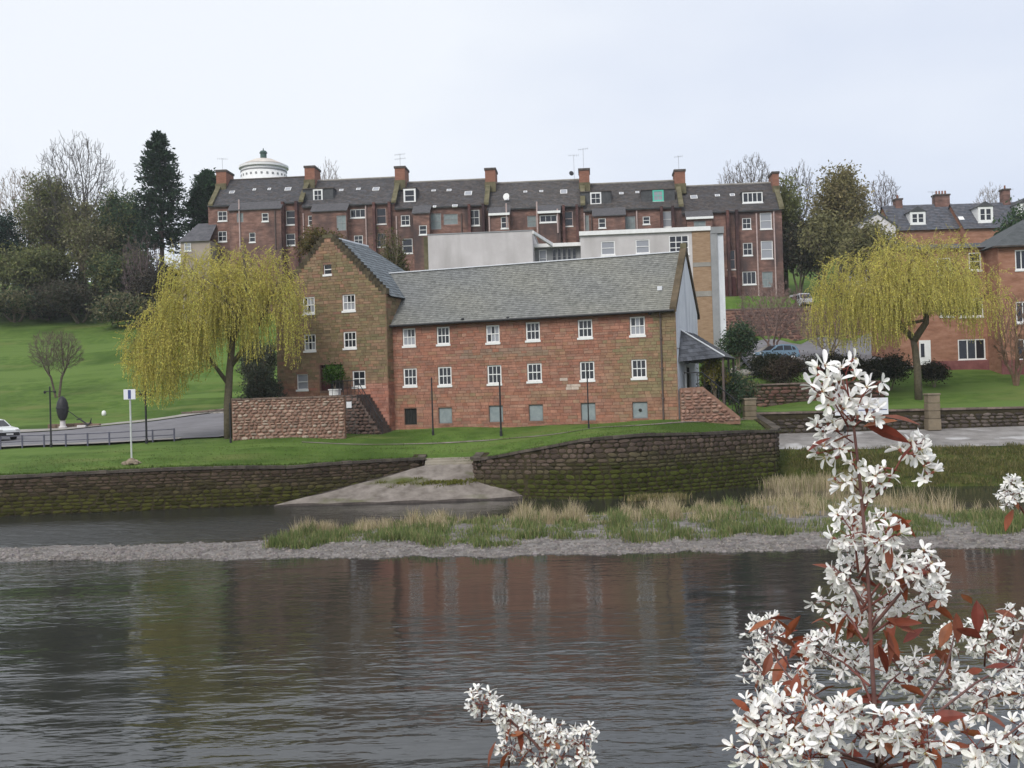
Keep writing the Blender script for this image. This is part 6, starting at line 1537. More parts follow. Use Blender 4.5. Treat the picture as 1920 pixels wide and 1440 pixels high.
willow('yellow weeping willow with forked trunk on the right lawn', (b2.x, b2.y, gb2 - .2), crown, 5, trunk, limbs, 3600, WCOL, hang_r, 'weeping willows')

# ---- grasses on the bar and the banks
def pts_on_bar(n, fpx, jit=1.0):
    out = []
    for _ in range(n):
        x = NR.uniform(-9.9, 30); f, bk = float(bar_front(np.array([x]))[0]), float(bar_back(np.array([x]))[0]); y = fpx(x, f, bk)
        if y is None: continue
        z = float(bar_z(np.array([x]), np.array([y]))[0]); out.append((x, y, z - .03))
    return out
def tan_y(x, f, bk):
    if x > 19: 
        return None if NR.uniform() < .6 else NR.uniform(max(f + 6.5, bk - 3.0), bk - .4)
    lo = f + 5.8 + max(0, (x + 12) * .06); hi = bk - .5
    return NR.uniform(min(lo + .5, hi - .3), hi)
P = []
for (x, y, z) in pts_on_bar(520, tan_y):
    k = .62 + .55 * math.sin(x * 1.9 + .4) * math.sin(x * .83 + 2) + .25 * math.sin(x * 5.1) + (.08 if 11 < x < 19 else 0)
    if k < .5 and NR.uniform() < .75: continue
    P.append((x, y, z, .16, max(.3, k)))
setting(tuft_field('dry_grass', P, (.25, .92), (.007, .013), [(.50, .41, .27), (.60, .50, .35), (.42, .34, .21), (.30, .28, .13)], 40, .5), 'stuff')
def green_y(x, f, bk):
    lo = f + 3.0 + .7 * math.sin(x * .8) + .5 * math.sin(x * 2.3); hi = bk - 1.0 if x < 19 else f + 8.5
    return None if lo > hi else lo + (hi - lo) * NR.uniform(0, 1) ** 1.9
P = []
for (x, y, z) in pts_on_bar(1150, green_y):
    k = math.sin(x * 1.3 + 1) + math.sin(x * 3.1) + .6 * math.sin(x * 7.3)
    if k > -1.5: P.append((x, y, z, .22, NR.uniform(.5, 1.0) * (1 + .3 * k)))
setting(tuft_field('green_grass', P, (.14, .44), (.012, .024), [(.15, .20, .065), (.20, .235, .09), (.12, .17, .055), (.27, .25, .12)], 44, .5), 'stuff')
# rough grass of the right bank
P = []
for _ in range(1100):
    x = NR.uniform(18.5, 40); s = NR.uniform(.05, .52); y0 = float(np.interp(x, lx, ly)); y = y0 + (float(edge(x)) + .3 - y0) * s; P.append((x, y, float(low_fz(np.array([x]), np.array([y]), np.array([s]))[0]) - .02, .3, NR.uniform(.5, 1.1)))
setting(tuft_field('bank_grass', P, (.10, .34), (.015, .03), [(.12, .125, .04), (.16, .155, .05), (.21, .18, .08), (.09, .10, .03)], 26, .6), 'stuff')
# tall reeds at the head of the inlet and tufts on the moss of the slipway
P = [(NR.uniform(15.5, 20.5), NR.uniform(62.5, 66.5), 0.0, .35, NR.uniform(.7, 1.4)) for _ in range(55)]
setting(tuft_field('reeds', P, (.35, .85), (.009, .017), [(.50, .41, .27), (.55, .45, .31), (.24, .25, .10)], 48, .35), 'stuff')
P = [(NR.normal(-4.6, 1.1), NR.normal(65.6, .14), 0, .18, 1.0) for _ in range(60)]
P = [(x, y, 1.8 * (1 - min(1, max(0, (67.4 - y) / 3.7))) ** 1.15 + .1, a, c) for x, y, z, a, c in P]
setting(tuft_field('moss_tufts', P, (.06, .2), (.02, .04), [(.16, .16, .03), (.12, .13, .025)], 30, .6), 'stuff')
P = [(x, y, .02, .22, .8) for x, y in zip(NR.uniform(6.6, 9.4, 40), NR.uniform(60.3, 61.3, 40))]
setting(tuft_field('islet_grass', P, (.2, .5), (.012, .022), [(.14, .15, .05), (.34, .27, .14)], 40, .6), 'stuff')
# short blades along the lawn edges so that the turf does not end in a clean line
P = []
for x in np.arange(-31, 17, .16):
    e = float(edge(x)); 
    if -5.5 < x < -2.5: continue
    y = e + NR.uniform(.0, .5); P.append((x, y, gz(x, y), .12, NR.uniform(.5, 1.1)))
setting(tuft_field('edge_grass', P, (.07, .2), (.012, .022), [(.07, .12, .02), (.10, .15, .03), (.05, .09, .015)], 20, .5), 'stuff')

P = []
for _ in range(1500):
    x = NR.uniform(-31, 17); y = float(edge(x)) + abs(NR.normal(0, 4.5)); P.append((x, y, gz(x, y) + float(bumpy(x, y)) * min(1, (y - float(edge(x))) / 3) - .01, .5, NR.uniform(.5, 1.0)))
setting(tuft_field('lawn_grass', P, (.03, .10), (.012, .022), [(.095, .135, .035), (.12, .16, .045), (.075, .115, .028), (.15, .16, .06)], 14, .6), 'stuff')
# ================================================================== street furniture
def post(label, px, py0, py1, Y, r=.055, arms=None, cat='post', name='post', group='dark posts along the lawn'):
    b = at(px, py1, Y); zt = at(px, py0, Y).z; g = gz(b.x, b.y) - .25
    t = thing(name, label, cat, (b.x, b.y, g), 0, group); h = zt - g
    m = MB(); m.lathe([(r * 1.5, 0), (r * 1.5, .55), (r, .62), (r * .85, h), (r * .5, h + .06)], 10); m.build('shaft', MT['iron'], t)
    if arms:
        for k, (dz, half) in enumerate(arms):
            m = MB(); m.tube([(-half, 0, h - dz), (half, 0, h - dz)], .03, 6)
            for s in (-1, 1): m.lathe([(.02, h - dz - .14), (.09, h - dz - .10), (.09, h - dz + .02), (.02, h - dz + .08)], 8, s * half, 0)
            m.build('crossarm', MT['iron'], t)
    return t
post('slim dark post beside the egg-shaped buoy sculpture', 96, 726, 838, 75.2, .06, [(.3, .35)])
post('dark post with crossarms right of the white sign', 275, 722, 832, 75.0, .075, [(.42, .75), (.62, .35)])
post('dark post in front of the second column of mill windows', 812, 709, 813, 73.6, .055)
post('dark post in front of the third column of mill windows', 939.5, 714, 812, 72.2, .065)
post('slender dark post in front of the fifth column of mill windows', 1104, 690, 805, 70.4, .045)
post('thin weathered stake standing by the trunk of the left willow', 432.5, 757, 828, 72.6, .05)
# white sign on its pole and stone cairn
b = at(247, 868, 66.0); g = gz(b.x, b.y)
t = thing('river_sign', 'white square sign with blue stripe on a pale pole above a stone cairn', 'sign', (b.x, b.y, g - .1)); zt = at(247, 730, 66).z - g + .1; z0 = at(247, 749, 66).z - g + .1
m = MB(); m.tube([(0, 0, 0), (0, 0, zt)], .055, 10); m.build('pole', MT['palepipe'], t).color = (1.1, 1.5, 1.5, 1)
m = MB(); m.box(-.36, .36, -.10, -.06, z0, zt); bd = m.build('board', MT['signwhite'], t, bevel=.01)
m = MB(); m.box(-.09, .09, -.106, -.101, z0 + .04, zt - .04); m.build('stripe', MT['signblue'], bd)
t = thing('stone_cairn', 'heap of rough stones at the foot of the white sign pole', 'cairn', (b.x, b.y, g - .05))
me_ = RUB[0].mesh('stone', MT['rubble'])
for k in range(16):
    a = R.uniform(0, 6.28); q = R.uniform(.05, .55); s = R.uniform(.3, .5); z = .12 + .5 * max(0, .5 - q)
    m = MB(); pts = [Vector((R.gauss(0, 1), R.gauss(0, 1), R.gauss(0, .7))).normalized() for _ in range(9)]
    bm_pts = []
    m.lathe([(s * .3, 0), (s * .5, s * .15), (s * .42, s * .38), (s * .2, s * .5)], 6); o = m.build('stone', MT['rubble'], t); o.location = (math.cos(a) * q, math.sin(a) * q * .8, z - .15); o.rotation_euler = (R.uniform(-.4, .4), R.uniform(-.4, .4), R.uniform(0, 6)); v = R.uniform(.7, 1.2); o.color = (.26 * v, .21 * v, .16 * v, 1)
# railing beside the road
pa = at(-40, 841, 75.4); pb_ = at(327, 827, 75.9); n = 9
t = thing('road_railing', 'grey steel railing between the lawn and the left road', 'railing', (pa.x, pa.y, gz(pa.x, pa.y)))
P3 = []
for k in range(n + 1):
    q = pa.lerp(pb_, k / n); P3.append(Vector((q.x, q.y, gz(q.x, q.y) - .05)))
for k, q in enumerate(P3):
    m = MB(); m.box(q.x - .045, q.x + .045, q.y - .045, q.y + .045, q.z, q.z + .95); m.build('post', MT['iron'], t, True).color = (4.0, 4.0, 5.0, 1)
for hgt in (.9, .5):
    m = MB(); m.tube([q + Vector((0, 0, hgt)) for q in P3], .03, 6); m.build('rail', MT['iron'], t, True).color = (4.0, 4.0, 5.0, 1)
# buoy and anchor memorial
b = at(118, 806, 92.5); g = gz(b.x, b.y)
t = thing('buoy_sculpture', 'black egg-shaped buoy on a small stone plinth beside the road', 'sculpture', (b.x, b.y, g - .1)); k = 92.5 / FPX
z0 = at(118, 789, 92.5).z - g + .1; z1 = at(118, 743, 92.5).z - g + .1; hh = z1 - z0
m = MB(); m.lathe([(.34, 0), (.34, .35), (.24, .42), (.22, z0 - .05), (.30, z0 + .02)], 12); m.build('plinth', MT['palewall'], t)
m = MB(); m.lathe([(.14, z0), (.34, z0 + hh * .12), (.47, z0 + hh * .34), (.50, z0 + hh * .52), (.44, z0 + hh * .74), (.28, z0 + hh * .92), (.08, z0 + hh)], 20); m.build('buoy', MT['iron'], t, smooth=True)
m = MB(); m.lathe([(.515, z0 + hh * .49), (.53, z0 + hh * .5), (.53, z0 + hh * .55), (.515, z0 + hh * .56)], 20); m.build('band', MT['plastic'], t)
t2 = thing('old_anchor', 'dark iron anchor on a stone block with chain, right of the buoy', 'anchor', (b.x + 1.75, b.y, g - .05))
m = MB(); m.box(-.45, .3, -.3, .3, 0, .38); m.build('plinth', MT['palewall'], t2, bevel=.04)
m = MB(); m.tube([(-.35, 0, .95), (.25, 0, .5), (.45, 0, .42)], .07, 8); m.tube([(.75, -.1, .95), (.6, 0, .55), (.45, 0, .42), (.2, 0, .36), (-.05, .1, .5)], [.03, .07, .09, .07, .03], 8); m.tube([(-.4, -.35, .85), (-.3, .35, .95)], .045, 6); m.build('anchor', MT['iron'], t2)
m = MB(); m.tube([(-1.28, 0, 1.62), (-.95, 0, 1.42), (-.6, 0, 1.12), (-.36, 0, .95)], .04, 6); m.build('chain', MT['iron'], t2)
# low stone edging behind it
ks = thing('plinth_wall', 'low weathered stone edging behind the buoy and anchor', 'stone wall', (b.x - 1.6, b.y + .9, gz(b.x, b.y + .9) - .1))
for k in range(6):
    m = MB(); m.box(-.01 + k * .75, .72 + k * .75, -.2, .2, 0, R.uniform(.42, .55)); o = m.build('stone', MT['stone'], ks, bevel=.05); v = R.uniform(.7, 1.1); o.color = (.24 * v, .17 * v, .13 * v, 1)
# pale retaining wall along the rising pavement
F4 = Frame(*at(341, 791, 98.5)[:2], rad(-4)); l4 = F4.pix(470, 790)[0]; zA = F4.pix(345, 776)[1]; zB = F4.pix(420, 769)[1]
rubble_run('pale stone wall rising along the pavement behind the left willow', F4, l4, 3.5, lambda u: zA + (zB - zA) * u / F4.pix(420, 790)[0], [(.38, .36, .33), (.46, .44, .41), (.30, .28, .26)], 'paving', (.2, .32), (.3, .6), 200, .4)
# black railing by the pale ramp right of the mill
b = at(1378, 716, 90.5); e = at(1424, 712, 91.5)
t = thing('ramp_railing', 'black railing at the foot of the pale ramp beside the ivy bush', 'railing', (b.x, b.y, gz(b.x, b.y)))
for k in range(5):
    q = b.lerp(e, k / 4); m = MB(); m.tube([(q.x, q.y, q.z - .9), (q.x, q.y, q.z + .55)], .03, 6); m.build('post', MT['iron'], t, True)
for dz in (.5, .2, -.1, -.4):
    m = MB(); m.tube([b + Vector((0, 0, dz)), e + Vector((0, 0, dz))], .04, 6); m.build('rail', MT['iron'], t, True)
pts = [at(1376, 698, 92), at(1420, 700, 92), at(1462, 652, 106), at(1446, 650, 106)]
t = thing('access_ramp', 'pale paved ramp climbing to the car park right of the mill', 'ramp', pts[0])
m = MB(); m.hexa([q - Vector((0, 0, 1.2)) for q in pts] + pts); m.build('surface', MT['paving'], t, True)
m = MB(); a, d = pts[0], pts[3]; m.hexa([a - Vector((.35, 0, 1.2)), a - Vector((0, 0, 1.2)), d - Vector((0, 0, 1.2)), d - Vector((.35, 0, 1.2)), a + Vector((-.35, 0, .25)), a + Vector((0, 0, .25)), d + Vector((0, 0, .25)), d + Vector((-.35, 0, .25))]); m.build('kerb', MT['paving'], t, True)
# notice half hidden by the blossom
b = at(1608, 775, 77.6); zt = at(1608, 747, 76.8).z; zb = at(1608, 778, 76.8).z
t = thing('path_sign', 'white rectangular board on two posts half hidden by the tall blossom spike', 'sign', (b.x, 76.7, 2.3)); w_ = 100 * 76.8 / FPX
m = MB(); m.box(-w_ / 2, w_ / 2, -.03, .03, zb - 2.3, zt - 2.3); bd = m.build('board', MT['signwhite'], t, bevel=.01)
m = MB(); m.box(-w_ / 2 + .1, w_ / 2 - .1, -.036, -.031, zb - 2.3 + .30, zb - 2.3 + .36); m.build('stripe', MT['signblue'], bd)
for s in (-1, 1):
    m = MB(); m.box(s * w_ * .32 - .05, s * w_ * .32 + .05, .032, .13, -.1, zt - 2.3); m.build('post', MT['iron'], t)
# thin iron rail on top of the long low wall
q0, q1 = at(1412, 772, 77.9), at(1560, 770, 77.9)
# small white marker on the grass
b = at(195, 780, 101); t = thing('marker_stone', 'small pale round marker on the grass above the road', 'marker', (b.x, b.y, gz(b.x, b.y) - .05)); m = MB(); m.lathe([(.18, 0), (.22, .2), (.18, .42), (.06, .5)], 10); m.build('stone', MT['white'], t, smooth=True)

# ================================================================== cars
def car(label, loc, rotz, paint, van=False, name='parked_car', scale=1.0, hatch=True):
    t = thing(name, label, 'camper van' if van else 'car', loc, rotz); t.scale = (scale,) * 3
    Lh, Wd = (2.4, .92) if van else (1.95, .82)
    if van: prof = [(-2.4, .35), (2.3, .35), (2.4, .55), (2.38, .95), (1.9, 1.15), (1.45, 1.85), (1.2, 2.0), (-2.2, 2.02), (-2.38, 1.9), (-2.42, .6)]
    else: prof = [(-1.9, .32), (1.88, .32), (1.97, .5), (1.95, .72), (1.75, .86), (.95, .98), (.30, 1.42), (-.2, 1.50), (-1.2, 1.46), (-1.62, 1.30), (-1.86, .95), (-1.95, .6)]
    m = MB(); n = len(prof); rows = []
    for y, ins in ((-Wd, 0.06), (-Wd + .06, 0), (Wd - .06, 0), (Wd, 0.06)):
        row = []
        for x, z in prof:
            tum = .16 * max(0, z - .95) if y < 0 else -.16 * max(0, z - .95)
            row.append((x * (1 - ins * .25), y + tum, z))
        rows.append(row)
    for a, b_ in zip(rows, rows[1:]):
        for i in range(n):
            j = (i + 1) % n; m.face([a[i], a[j], b_[j], b_[i]])
    m.face(rows[0][::-1]); m.face(rows[-1]); body = m.build('body', MT[paint], t, bevel=.05)
    def side_y(z, s): return s * (Wd - .16 * max(0, z - .95) + .006)
    if van: glz = [[(1.0, 1.2), (1.62, 1.2), (1.35, 1.72), (1.0, 1.72)], [(-.2, 1.2), (.85, 1.2), (.85, 1.72), (-.2, 1.72)], [(-1.9, 1.2), (-.5, 1.2), (-.5, 1.72), (-1.9, 1.72)]]
    else: glz = [[(-.25, .97), (.72, .97), (.25, 1.34), (-.25, 1.40)], [(-1.15, .97), (-.33, .97), (-.33, 1.40), (-1.05, 1.37)], [(-1.55, 1.0), (-1.23, .98), (-1.15, 1.32), (-1.42, 1.24)]]
    for s in (-1, 1):
        for g in glz:
            q = [(x, side_y(z, s), z) for x, z in g]; m = MB(); m.face(q if s < 0 else q[::-1]); m.build('window', MT['pane'], t)
    m = MB()
    if van: m.face([(1.88, -.8, 1.2), (1.88, .8, 1.2), (1.48, .72, 1.82), (1.48, -.72, 1.82)])
    else: m.face([(.94, -.70, 1.0), (.94, .70, 1.0), (.36, .62, 1.40), (.36, -.62, 1.40)])
    o = m.build('windscreen', MT['pane'], t); o.location = (.02, 0, .015)
    m = MB()
    if van: m.face([(-2.43, -.75, 1.2), (-2.43, .75, 1.2), (-2.41, .7, 1.8), (-2.41, -.7, 1.8)][::-1])
    else: m.face([(-1.83, -.66, .99), (-1.83, .66, .99), (-1.60, .6, 1.30), (-1.60, -.6, 1.30)][::-1])
    o = m.build('rear_window', MT['pane'], t); o.location = (-.02, 0, .01)
    m = MB(); m.box(Lh - .18, Lh + .06, -Wd + .06, Wd - .06, .34, .58); m.build('bumper', MT['plastic'], t, bevel=.04)
    m = MB(); m.box(-Lh - .06, -Lh + .18, -Wd + .06, Wd - .06, .34, .58); m.build('bumper', MT['plastic'], t, bevel=.04)
    for s in (-1, 1):
        m = MB(); m.box(Lh - .14, Lh + .012, s * .62 - .15, s * .62 + .15, .62, .78); m.build('headlight', MT['lamp'], t, bevel=.03)
        m = MB(); m.box(-Lh - .012, -Lh + .1, s * .68 - .09, s * .68 + .09, .66, .92); m.build('tail_light', MT['redlamp'], t, bevel=.02)
        m = MB(); m.box(.62, .74, s * (Wd + .02) - .09, s * (Wd + .02) + .09, .98, 1.1); m.build('mirror', MT['plastic'], t, bevel=.03)
        for x in (-Lh * .63, Lh * .66):
            m = MB(); m.lathe([(.20, -.09), (.29, -.09), (.30, -.05), (.30, .05), (.29, .09), (.20, .09)], 20); o = m.build('wheel', MT['rubber'], t); o.location = (x, s * (Wd - .09), .30); o.rotation_euler = (math.pi / 2, 0, 0)
            m = MB(); m.lathe([(.20, -.08), (.2, .095 if s < 0 else .08), (.05, .11 if s < 0 else .09)], 16); m.lathe([(.2, -.095), (.05, -.11)], 16); m.build('rim', MT['rim'], o)
    m = MB(); m.box(Lh + .061, Lh + .07, -.26, .26, .40, .51); m.build('number_plate', MT['white'], t)
    return t
b = at(-14, 822, 84.0); car('white hatchback at the left edge of the picture on the road', (b.x, b.y, gz(b.x, b.y) + .08), rad(-32), 'carwhite', scale=1.12)
b = at(1456, 677, 98.5); car('pale blue car parked beyond the hedge in the car park', (b.x, b.y, gz(b.x, b.y) + .10), rad(196), 'carblue')
b = at(1502, 576, 133.0); g = gz(b.x, b.y); car('silver grey van parked above the high retaining wall', (b.x, b.y, at(1502, 577, 133).z), rad(-82), 'cargrey', True, 'parked_van', .85)

# ================================================================== blossom in the foreground
def petal_pts(L_, W, bend, twist, roll):
    """one petal along +x from the flower centre: strap shaped, cupped"""
    rows = []
    for s, wf in ((.10, .22), (.35, .72), (.70, 1.0), (.92, .70), (1.0, .2)):
        x = L_ * s; z = bend * L_ * s * s; rows.append([(x, -W / 2 * wf, z + W * .16 * wf), (x, 0, z - W * .04), (x, W / 2 * wf, z + W * .16 * wf)])
    return rows
def flower_mesh(seed):
    r = random.Random(seed); m = MB(); up = r.uniform(.35, 1.15)
    for k in range(5 if r.random() < .75 else 4):
        a = k * 2 * math.pi / 5 + r.uniform(-.35, .35); L_ = r.uniform(.85, 1.15); W = r.uniform(.33, .44); rows = petal_pts(L_, W, r.uniform(-.35, .15), 0, 0); el = up + r.uniform(-.4, .4)
        Mx = Matrix.Rotation(a, 4, 'Z') @ Matrix.Rotation(-el, 4, 'Y') @ Matrix.Rotation(r.uniform(-.5, .5), 4, 'X')
        rows = [[Mx @ Vector(p) for p in row] for row in rows]; c = (1, r.uniform(.97, 1), r.uniform(.94, 1))
        for q0, q1 in zip(rows, rows[1:]):
            for j in range(2): m.face([q0[j], q0[j + 1], q1[j + 1], q1[j]], c)
    return m
def centre_mesh():
    m = MB(); m.lathe([(.02, -.34), (.10, -.14), (.13, 0), (.04, .05)], 6, c=(.30, .10, .07))
    for k in range(7):
        a = k * .9; m.tube([(.06 * math.cos(a), .06 * math.sin(a), 0), (.14 * math.cos(a), .14 * math.sin(a), .2)], .014, 3, (.62, .52, .20))
    return m
FL = [flower_mesh(200 + k) for k in range(18)]; FLM = [f.mesh('flower', MT['petal'], smooth=True) for f in FL]
CTM = centre_mesh().mesh('flower_centre', MT['redleaf'])
def leaf_mesh(seed):
    r = random.Random(seed); m = MB(); rows = []
    for s, wf in ((0, .04), (.15, .5), (.4, 1), (.65, .85), (.88, .38), (1, .02)):
        rows.append([(s, -.20 * wf, .05 * wf - .12 * s * s), (s, 0, -.12 * s * s), (s, .20 * wf, .05 * wf - .12 * s * s)])
    for q0, q1 in zip(rows, rows[1:]):
        for j in range(2): m.face([q0[j], q0[j + 1], q1[j + 1], q1[j]])
    return m.mesh('leaf', MT['redleaf'], smooth=True)
LFM = [leaf_mesh(k) for k in range(3)]
TOEYE = lambda p: (EYE - p).normalized()
class Shrub:
    def __init__(s, name, label, base):
        s.root = thing(name, label, 'flowering shrub', base); s.base = Vector(base); s.fl = []; s.lf = []; s.stems = MB()
    def stem(s, pts, r0, r1, c=(1, 1, 1)):
        s.stems.tube(pts, np.linspace(r0, r1, len(pts)), 7, c)
    def flower(s, p, size, toward):
        d = toward.normalized(); q = d.to_track_quat('Z', 'Y') @ Vector((0, 0, 1)).rotation_difference(Vector((0, 0, 1))); s.fl.append((Vector(p), size, d, R.uniform(0, 6.28)))
    def raceme(s, p0, p1, n, size, spread):
        """flowers on short stalks along a reddish axis"""
        p0, p1 = Vector(p0), Vector(p1); ax = p1 - p0; mid = p0.lerp(p1, .5) + Vector((R.uniform(-.1, .1), R.uniform(-.1, .1), .12)) * ax.length; s.stem([p0, mid, p1], size * .055, size * .03, (1.1, .55, .5))
        for k in range(n):
            t = (k + .6) / n; b = (p0.lerp(mid, t * 2) if t < .5 else mid.lerp(p1, t * 2 - 1)); a = k * 2.4 + R.uniform(-.4, .4); u, v = _perp(ax.normalized())
            d = (u * math.cos(a) + v * math.sin(a) + ax.normalized() * R.uniform(.2, .8)); L_ = spread * (1.15 - .55 * t) * R.uniform(.6, 1.25); q = b + d.normalized() * L_; s.stem([b, q], size * .022, size * .018, (1.1, .5, .45)); s.flower(q, size * R.uniform(.68, 1.06), d + Vector((R.uniform(-.4, .4), R.uniform(-.4, .4), R.uniform(-.1, .5))) + TOEYE(q) * .12)
    def leaf(s, p, d, size, c): s.lf.append((Vector(p), Vector(d).normalized(), size, c, R.uniform(-.9, .9)))
    def build(s, maxfl=300):
        s.stems.build('branches', MT['twig'], s.root, True, True)
        fl = sorted(s.fl, key=lambda q: -q[1] / (q[0] - EYE).length); m = MB()
        for i, (p, size, d, sp) in enumerate(fl):
            q = d.to_track_quat('Z', 'Y').to_matrix().to_4x4() @ Matrix.Rotation(sp, 4, 'Z'); k = R.randrange(len(FL))
            if i < maxfl:
                o = inst('flower', FLM[k], s.root, p - s.base, q.to_euler(), (size,) * 3); inst('flower_centre', CTM, o)
            else:
                Mx = Matrix.Translation(p) @ q @ Matrix.Scale(size, 4); b0 = len(m.v); m.v += [tuple(Mx @ Vector(v)) for v in FL[k].v]; m.f += [tuple(b0 + j for j in f) for f in FL[k].f]; m.c += FL[k].c
        if m.v: m.build('blossom', MT['petal'], s.root, True, True)['kind'] = 'stuff'
        for p, d, size, c, roll in s.lf:
            q = d.to_track_quat('X', 'Z').to_matrix().to_4x4() @ Matrix.Rotation(roll, 4, 'X'); inst('leaf', LFM[R.randrange(3)], s.root, p - s.base, q.to_euler(), (size,) * 3, c)
RED = [(.25, .062, .032), (.30, .085, .04), (.20, .045, .03), (.34, .12, .055), (.23, .075, .045)]
def SP(px, py, Y, j=0.0): return at(px, py, Y + R.uniform(-j, j))
gb_ = lambda x, y: float(np.interp(y, [-300, -20, 2.6, 15.5, 17], [6, 4.5, 4.35, -.15, -.6]))
YM = 2.25
sb = at(1650, 1440, YM); base = (sb.x + .02, YM, gb_(sb.x, YM))
sh = Shrub('flowering_shrub', 'tall white blossoming shrub with bronze red leaves at the lower right', base)
main = [Vector(base)] + [SP(x, y, YM) for x, y in ((1645, 1440), (1640, 1330), (1634, 1220), (1630, 1120), (1622, 1010), (1612, 900), (1602, 810), (1588, 740), (1572, 690))]
sh.stem(main, .0058, .0020, (.95, .95, .95))
KP = YM / FPX
def cluster(px, py, wpx, hpx, n, size_px, Y, nr=5, src=None, jit=.12, red=.5):
    """a loose truss of blossom: several racemes fanning out of one twig"""
    k = Y / FPX; c = SP(px, py, Y)
    o = src if src is not None else SP(px + R.uniform(-.1, .1) * wpx, py + hpx * .55, Y + .03)
    sh_.stem([o, o.lerp(c, .5) + Vector((0, 0, .01)), c], .0028, .0016, (1, .7, .65)); per = max(1, round(n * 1.4 / nr))
    for i in range(nr):
        a = 6.283 * i / nr + R.uniform(-.5, .5); e = Vector((math.cos(a) * wpx * .36 * k, R.uniform(-1, 1) * jit, math.sin(a) * hpx * .36 * k)); sh_.raceme(c + e * .12, c + e, per, size_px * k, size_px * .75 * k)
    for i in range(max(1, int(nr * red))):
        a = R.uniform(0, 6.283); sh_.leaf(c + Vector((math.cos(a) * wpx * .1 * k, R.uniform(-.02, .05), math.sin(a) * hpx * .1 * k)), Vector((math.cos(a), R.uniform(-.6, .3), math.sin(a) - .3)), size_px * R.uniform(1.5, 2.6) * k, R.choice(RED))
sh_ = sh
S0 = 21   # petal length in photo pixels of the nearest flowers
# the tall spike
for (p0, p1, n, sz, sp) in (((1585, 760), (1535, 690), 9, 29, 23), ((1592, 750), (1595, 676), 9, 29, 21), ((1598, 790), (1650, 715), 8, 28, 21), ((1590, 800), (1525, 730), 9, 28, 21), ((1600, 830), (1530, 800), 10, 27, 23), ((1606, 850), (1535, 850), 8, 27, 19), ((1602, 800), (1645, 770), 7, 26, 18), ((1596, 790), (1570, 765), 6, 27, 20),
                           ((1612, 900), (1600, 870), 4, 25, 16), ((1612, 920), (1570, 905), 5, 25, 18), ((1618, 930), (1665, 885), 8, 26, 18), ((1690, 860), (1735, 830), 9, 27, 15), ((1700, 850), (1742, 872), 6, 26, 15), ((1730, 880), (1742, 900), 3, 25, 12)):
    sh.raceme(SP(*p0, YM, .03), SP(*p1, YM, .05), n, sz * KP, sp * KP)
sh.stem([SP(1616, 950, YM), SP(1660, 915, YM), SP(1695, 850, YM), SP(1720, 826, YM)], .0022, .0014, (1, .6, .55))
for px, py, dx, dz, s in ((1600, 815, -1, -.25, 58), (1625, 800, 1, -.35, 70), (1618, 800, .6, .2, 55), (1690, 885, -1, .3, 50), (1560, 820, -.8, -.3, 48), (1660, 960, .8, -.6, 62), (1640, 965, 1, -.1, 50), (1650, 780, 1, -.15, 62)):
    sh.leaf(SP(px, py, YM), (dx, R.uniform(-.5, 0), dz), s * KP * 1.15, R.choice(RED))
# body of the shrub
for px, py, wp, hp, n, sz, Y, nr in ((1600, 1000, 90, 110, 22, 23, 2.25, 5), (1665, 1010, 90, 90, 18, 23, 2.2, 4), (1590, 1080, 100, 80, 20, 22, 2.3, 5), (1680, 1070, 110, 80, 22, 22, 2.25, 5), (1745, 1075, 70, 100, 16, 22, 2.25, 4), (1575, 1140, 90, 90, 18, 20, 2.4, 5), (1650, 1140, 110, 80, 20, 20, 2.35, 5), (1740, 1130, 70, 70, 12, 20, 2.4, 4),
                                     (1440, 1190, 110, 90, 32, 15, 3.1, 7), (1430, 1260, 100, 80, 24, 15, 3.1, 6), (1540, 1220, 90, 100, 26, 19, 2.6, 6), (1600, 1250, 100, 100, 22, 20, 2.5, 5), (1500, 1280, 80, 60, 14, 16, 2.9, 4), (1690, 1260, 110, 120, 24, 17, 2.8, 6), (1780, 1200, 100, 70, 24, 15, 3.0, 6), (1850, 1200, 110, 90, 28, 16, 3.0, 6), (1900, 1250, 90, 120, 22, 18, 2.7, 5),
                                     (1780, 1290, 120, 100, 26, 18, 2.7, 6), (1850, 1310, 120, 110, 24, 20, 2.5, 6), (1420, 1350, 90, 70, 15, 26, 2.2, 5), (1480, 1340, 110, 80, 18, 27, 2.2, 5), (1560, 1350, 110, 90, 20, 28, 2.1, 5), (1640, 1370, 110, 90, 18, 28, 2.1, 5), (1740, 1390, 130, 90, 20, 28, 2.1, 5), (1840, 1410, 130, 90, 20, 26, 2.2, 5), (1420, 1420, 90, 60, 12, 26, 2.2, 4), (1520, 1420, 110, 60, 14, 28, 2.1, 4), (1900, 1380, 90, 90, 14, 26, 2.3, 4), (1900, 1160, 60, 60, 10, 16, 3.0, 3), (1930, 1300, 60, 90, 12, 20, 2.5, 3)):
    t_ = min(1, max(0, (1440 - py - 60) / 780)); src = main[1].lerp(main[-1], t_) if abs(px - 1630) < 130 else None
    cluster(px, py, wp, hp, n, sz, Y, nr, src, .06)
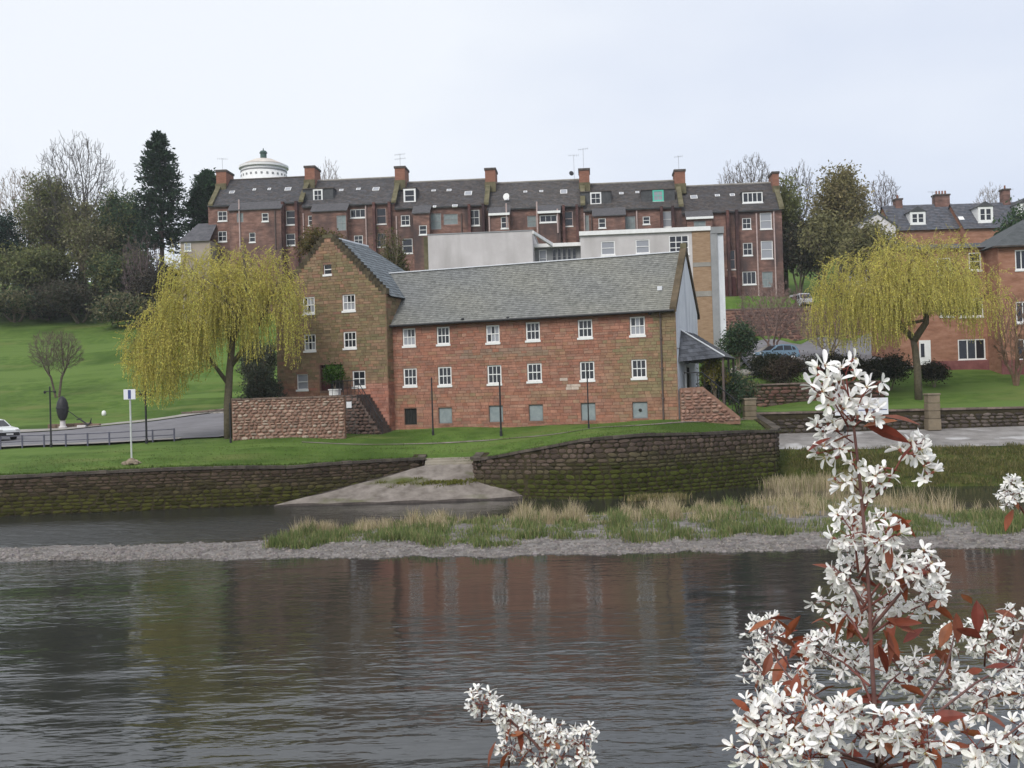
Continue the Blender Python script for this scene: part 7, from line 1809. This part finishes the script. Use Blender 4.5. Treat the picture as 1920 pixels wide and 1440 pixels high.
# limbs that carry the outer trusses
for pts, Y in ((((1645, 1400), (1560, 1330), (1480, 1270), (1440, 1215)), 2.7), (((1645, 1420), (1740, 1350), (1830, 1280), (1905, 1240)), 2.6), (((1650, 1430), (1720, 1330), (1775, 1250), (1790, 1190)), 2.7), (((1640, 1435), (1540, 1400), (1450, 1380), (1395, 1340)), 2.15), (((1650, 1440), (1760, 1420), (1860, 1400), (1940, 1340)), 2.2), (((1632, 1180), (1690, 1110), (1740, 1060)), 2.25), (((1632, 1150), (1590, 1090), (1560, 1060)), 2.28)):
    q = [SP(x, y, YM + (Y - YM) * i / (len(pts) - 1)) for i, (x, y) in enumerate(pts)]; sh.stem(q, .0042, .0018)
for _ in range(105):
    px, py = R.uniform(1400, 1910), R.uniform(1120, 1435)
    if px < 1520 and py < 1160: continue
    if 1660 < px < 1760 and py < 1200 and R.random() < .0: continue
    Y = 2.7 if py < 1290 else 2.3; a = R.uniform(0, 6.283); sh.leaf(SP(px, py, Y, .15), (math.cos(a), R.uniform(-.6, .3), math.sin(a) - .2), R.uniform(34, 62) * Y / FPX, R.choice(RED))
for px, py, dx, dz in ((1490, 1215, -.6, .5), (1480, 1235, .5, .6), (1485, 1225, .7, -.2), (1475, 1230, -.5, -.7), (1495, 1240, .2, -.8), (1655, 1180, .6, -.9), (1665, 1170, .9, .1), (1660, 1160, 1, -.4), (1590, 1150, -.5, -.8), (1665, 1185, 0, -1)):
    Y = 3.0 if px < 1520 else 2.3; sh.leaf(SP(px, py, Y), (dx, R.uniform(-.4, .1), dz), 62 * Y / FPX, R.choice(RED))
# the truss that enters at the right edge
cluster(1893, 925, 60, 80, 24, 14, 3.3, 6, SP(1935, 990, 3.3), .05, .3)
for px, py, dx, dz in ((1900, 955, -.5, -.8), (1912, 950, .4, -.7)): sh.leaf(SP(px, py, 3.3), (dx, -.2, dz), 45 * 3.3 / FPX, R.choice(RED))
sh.stem([SP(1905, 1240, 2.6), SP(1945, 1120, 3.0), SP(1935, 990, 3.3)], .003, .002)
sh.build()
# the separate sprig at the bottom centre
Y2 = 2.9; q = at(1010, 1440, Y2); base = (q.x + .08, Y2, gb_(q.x, Y2))
sh_ = Shrub('flowering_shrub', 'low sprig of white blossom rising into the bottom centre of the picture', base)
sh_.stem([Vector(base), SP(1040, 1440, Y2), SP(1000, 1390, Y2), SP(950, 1345, Y2), SP(905, 1315, Y2)], .006, .0018)
sh_.stem([SP(1040, 1440, Y2), SP(1060, 1410, Y2), SP(1085, 1390, Y2)], .004, .002)
for px, py, wp, hp, n, sz, nr in ((905, 1320, 70, 60, 16, 16, 5), (950, 1340, 70, 60, 16, 15, 5), (990, 1370, 80, 70, 20, 15, 5), (1040, 1380, 80, 70, 22, 15, 5), (1095, 1385, 60, 70, 16, 14, 5), (960, 1400, 70, 70, 14, 16, 4), (1010, 1420, 90, 50, 14, 16, 4), (1080, 1420, 80, 50, 14, 16, 4)):
    cluster(px, py, wp, hp, n, sz, Y2, nr, None, .05, .4)
for px, py, dx, dz in ((960, 1345, -.3, -.8), (970, 1360, .2, -.9), (930, 1390, -.4, -.8), (1010, 1385, .7, -.2), (1000, 1400, -.6, -.5)): sh_.leaf(SP(px, py, Y2), (dx, -.3, dz), 48 * Y2 / FPX, R.choice(RED))
sh_.build()
